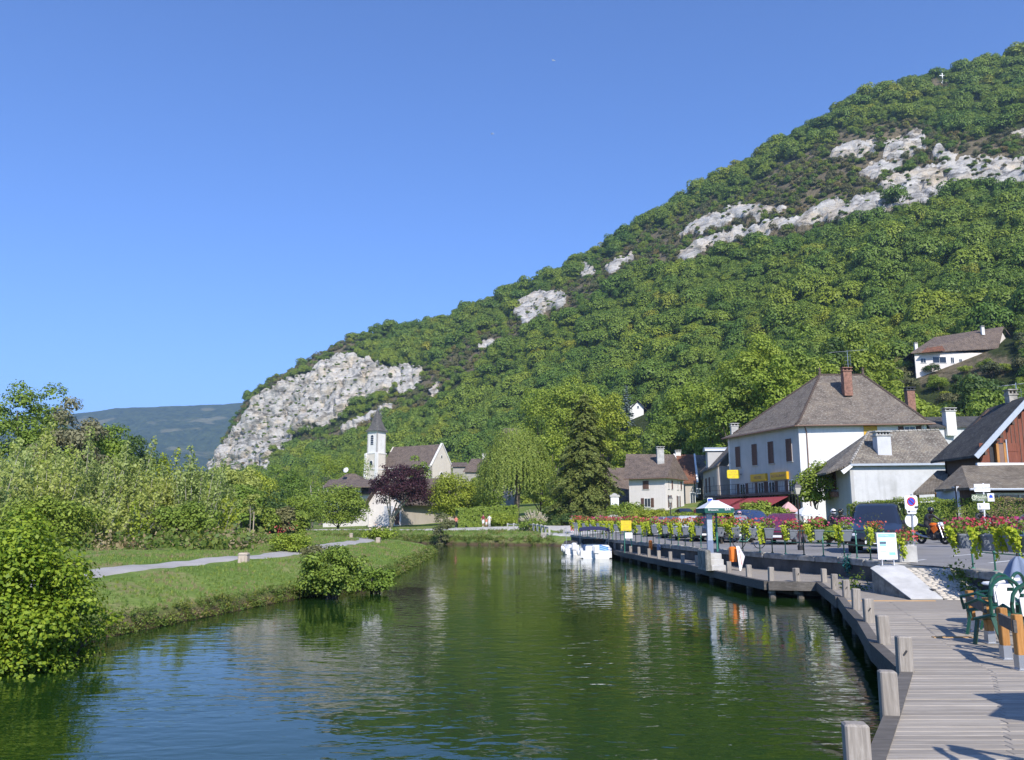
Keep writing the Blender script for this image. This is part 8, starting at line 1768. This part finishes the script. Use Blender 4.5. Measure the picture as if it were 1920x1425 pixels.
def chair(loc, rz, label, tip=0.0):
    o = thing('garden_chair', label, 'chair', loc, rz, 'green cafe chairs'); o.rotation_euler = (tip, 0, rz)
    for sx in (-1, 1):
        for sy, ft in ((1, (.27 * sx, .3, 0)), (-1, (.27 * sx, -.32, 0))): mb = MB(); mb.beam((.2 * sx, .16 * sy, .43), ft, .055, .04); mb.build('leg', M['chair_green'], o)
        mb = MB(); mb.tube([(.25 * sx, .24, .44), (.29 * sx, .22, .64), (.3 * sx, -.1, .66), (.24 * sx, -.25, .56)], .024, 7); mb.build('armrest', M['chair_green'], o)
    mb = MB(); mb.chbox(-.24, .24, -.22, .24, .4, .445, .02); mb.build('seat', M['chair_green'], o)
    mb = MB(); pts_ = [(-.23, -.2, .43), (-.25, -.28, .65)] + [(-.25 * math.cos(t), -.31 - .04 * math.sin(t), .68 + .24 * math.sin(t)) for t in np.linspace(0, math.pi, 9)] + [(.25, -.28, .65), (.23, -.2, .43)]; mb.tube(pts_, .026, 7); mb.build('back_hoop', M['chair_green'], o)
    mb = MB(); mb.prism([Vector((-.13, -.235, .5)), Vector((.13, -.235, .5)), Vector((.15, -.285, .74)), Vector((-.15, -.285, .74))], (0, -.02, 0)); mb.build('backrest', M['cloth_white'], o); mb = MB(); mb.prism([Vector((-.13, -.3, .79))] + [Vector((.19 * math.cos(t), -.315, .8 + .1 * math.sin(t))) for t in np.linspace(0, math.pi, 7)][:0] + [Vector((.13, -.3, .79)), Vector((.09, -.31, .84)), Vector((-.09, -.31, .84))], (0, -.02, 0)); mb.build('top_slat', M['cloth_white'], o); return o
tq = gz(1912, 1172, ZD)
cq = [gz(*c_, ZD) for c_ in ((1884, 1212), (1866, 1192), (1888, 1182), (1938, 1232))]
chair(cq[0], R(8), 'green garden chair with white back tilted against the table, nearest', R(-14)); chair(cq[1], R(22), 'green garden chair tipped behind the nearest one', R(-10)); chair(cq[2], R(35), 'green garden chair farthest from the camera', R(-6)); chair(cq[3], R(-12), 'green garden chair cut by the right picture edge', R(-12))
o = thing('cafe_table', 'white cafe table behind the green chairs', 'table', gz(1912, 1176, ZD)); mb = MB(); mb.lathe((0, 0, .7), [(.5, 0), (.52, .02), (.5, .04)], 24); mb.build('table_top', M['white_paint'], o); MB().lathe((0, 0, 0), [(.28, 0), (.06, .08), (.035, .15), (.035, .7)], 12).build('pedestal', M['chair_green'], o)
q = at(1912, 1085, 14.6); o = thing('folded_parasol', 'folded blue-grey parasol beyond the cafe chairs', 'parasol', (q.x, q.y, ZD)); mb = MB(); secs = []
for z, r_, ph in ((.42, .3, 0), (.65, .27, .3), (.9, .2, .5), (1.12, .1, .8), (1.2, .03, .9)): secs.append([Vector((r_ * (1 + .28 * math.cos(5 * t + ph)) * math.cos(t), r_ * (1 + .28 * math.cos(5 * t + ph)) * math.sin(t), z)) for t in np.linspace(0, 6.283, 25)[:-1]])
mb.loft(secs, False); mb.build('cloth', M['canvas_bluegrey'], o, True); MB().tube([(0, 0, 0), (0, 0, 1.26)], .022, 8).build('pole', M['iron'], o); MB().lathe((0, 0, 0), [(.25, 0), (.25, .06), (.05, .09)], 14).build('base', M['concrete'], o)
o = thing('open_parasol', 'open parasol beside the boardwalk tables just outside the picture', 'parasol', (6.55, 5.75, ZD)); mb = MB(); n_ = 8; rim = []
for i in range(n_):
    a = 6.283 * i / n_; rim.append(Vector((1.45 * math.cos(a), 1.45 * math.sin(a), 1.95))); a2 = a + 6.283 / n_ / 2; rim.append(Vector((1.12 * math.cos(a2), 1.12 * math.sin(a2), 1.98)))
mb.loft([rim, [Vector((p.x * .03, p.y * .03, 2.4)) for p in rim]], False); mb.build('canopy', M['canvas_green'], o); MB().tube([(0, 0, 0), (0, 0, 2.45)], .025, 8).build('pole', M['iron'], o)
flat('net_teal', (0.02, 0.16, 0.14), 0.8)
r = np.random.default_rng(12); q = Vector((float(xwall(27.2)) - .1, 27.2, .95)); o = thing('fishing_net', 'teal net bundle hanging on the quay wall below the railing', 'net', q); c = r.normal(0, 1, (260, 3)) * [.09, .05, .14]; link('net_mesh', np_mesh('net', *leaves(c, rnd_dirs(r, 260), .09, r, .5), M['net_teal']), o); MB().tube([(0, 0, .1), (.05, .1, .3)], .012, 5).build('cord', M['net_teal'], o)
for i, (x, y, h_, lab) in enumerate(((10.95, 20.4, .35, 'leafy weeds on the cobbles under the terrace wall, lower clump'), (11.15, 21.2, .28, 'leafy weeds on the cobbles under the terrace wall, upper clump'), (9.1, 22.6, .3, 'small weed at the foot of the ramp cheek'))):
    c = r.normal(0, 1, (170, 3)) * [.16, .16, .1]; c[:, 2] = np.abs(c[:, 2]) * h_ / .15; o = thing('weed_clump', lab, 'weeds', (x, y, ZD + (.12 if i == 0 else .4 if i == 1 else 0))); link('leaves', np_mesh('weed_clump', *leaves(c, rnd_dirs(r, 170) + [0, -.3, .6], .09, r, .6), M['weed']), o)
# left bank bollards
for px, py0, py1, w_, lab in ((457, 1029, 1048, 17, 'nearest wooden bollard beside the towpath'), (709, 1003, 1015, 8, 'wooden bollard in front of the distant rose bush'), (658.5, 995, 1004, 6, 'farthest wooden bollard by the walnut tree')):
    b = gz(px, py1, 1.03); k = b.y / (FPX * CP); o = thing('wooden_bollard', lab, 'bollard', (b.x, b.y, surf(b.x, b.y) - .02), 0, 'bollards of the towpath'); mb = MB(); mb.chbox(-w_ * k / 2, w_ * k / 2, -w_ * k / 2, w_ * k / 2, 0, (py1 - py0) * k, .03); mb.build('timber', M['pale_bollard'], o); mb = MB(); mb.box(-w_ * k * .52, w_ * k * .52, -w_ * k * .52, w_ * k * .52, (py1 - py0) * k * .78, (py1 - py0) * k * .84); mb.build('band', M['coping'], o)
# boat ramp and low fence at the canal head
o = thing('boat_ramp', 'concrete boat ramp sloping into the water behind the small boat', 'ramp'); a, b, c, d = gz(1022, 1021.5, 0), gz(1085, 1019, .15), gz(1018, 1002, .95), gz(1078, 1003, .95)
mb = MB(); mb.loft([[Vector((a.x, a.y - 1, -.4)), Vector((b.x, b.y - 1, -.4)), Vector((b.x, b.y - 1, -1.2)), Vector((a.x, a.y - 1, -1.2))], [Vector((a.x + .3, c.y - 2, 1.0)), Vector((b.x + .6, d.y - 2, 1.0)), Vector((b.x + .6, d.y - 2, -.5)), Vector((a.x + .3, c.y - 2, -.5))], [Vector((a.x + .5, c.y + 6, 1.22)), Vector((b.x + 1, c.y + 6, 1.22)), Vector((b.x + 1, c.y + 6, 0)), Vector((a.x + .5, c.y + 6, 0))]]); mb.build('slab', M['concrete'], o)
mb = MB(); mb.loft([[Vector((a.x - .5, a.y - 1.2, .25)), Vector((a.x, a.y - 1.2, .2)), Vector((a.x, a.y - 1.2, -1)), Vector((a.x - .5, a.y - 1.2, -1))], [Vector((a.x - .4, c.y - 4, 1.2)), Vector((a.x + .15, c.y - 4, 1.2)), Vector((a.x + .15, c.y - 4, -1)), Vector((a.x - .4, c.y - 4, -1))]]); mb.build('side_wall', M['coping'], o)
fn = thing('low_fence', 'low grey post-and-rail fence at the head of the canal', 'fence'); fp_ = [Vector((xy(px, Y)[0], Y, 0)) for px, Y in ((952, 98), (975, 96), (1000, 93), (1015, 89), (1030, 84))]
prev = None
for p in fp_ + [fp_[i].lerp(fp_[i + 1], .5) for i in range(4)]:
    z = surf(p.x, p.y); MB().box(p.x - .1, p.x + .1, p.y - .1, p.y + .1, z - .2, z + .85).build('post', M['concrete'], fn)
for p, q in zip(fp_[:-1], fp_[1:]):
    MB().beam(Vector((p.x, p.y, surf(p.x, p.y) + .7)), Vector((q.x, q.y, surf(q.x, q.y) + .7)), .12, .14).build('rail', M['concrete'], fn)
# aeroplanes high up
for px, py, lab, tr_ in ((1038, 113, 'tiny airliner trailing a short contrail', True), (923, 251, 'tiny airliner lower in the blue sky', False)):
    p = at(px, py, 4200); o = thing('airliner', lab, 'airplane', p, R(-70 if tr_ else 30)); s = 22 if tr_ else 24; mb = MB(); mb.tube([(0, -s * .5, 0), (0, -s * .4, 0), (0, s * .35, 0), (0, s * .5, 0)], [.3, s * .06, s * .06, .2], 8); mb.build('fuselage', M['white_paint'], o); mb = MB(); mb.prism([Vector((0, s * .12, 0)), Vector((s * .5, -s * .12, 0)), Vector((s * .5, -s * .18, 0)), Vector((0, -s * .06, 0)), Vector((-s * .5, -s * .18, 0)), Vector((-s * .5, -s * .12, 0))], (0, 0, .5)); mb.build('wings', M['white_paint'], o); mb = MB(); mb.prism([Vector((0, -s * .35, 0)), Vector((0, -s * .5, 0)), Vector((0, -s * .5, s * .16))], (.4, 0, 0)); mb.build('tail_fin', M['white_paint'], o)
# ------------------------------------------------------------------ haze
mh, nth, bh = newmat('haze'); nth.nodes.remove(bh); pv = nth.nodes.new('ShaderNodeVolumePrincipled'); pv.inputs['Color'].default_value = (0.5, 0.74, 1.0, 1); pv.inputs['Density'].default_value = 0.00017; pv.inputs['Anisotropy'].default_value = 0.2
nth.links.new(pv.outputs[0], nth.nodes['Material Output'].inputs['Volume'])
tag(MB().box(-5300, 5300, -500, 6600, -25, 640).build('haze', mh), 'thin blue valley haze', kind='stuff')
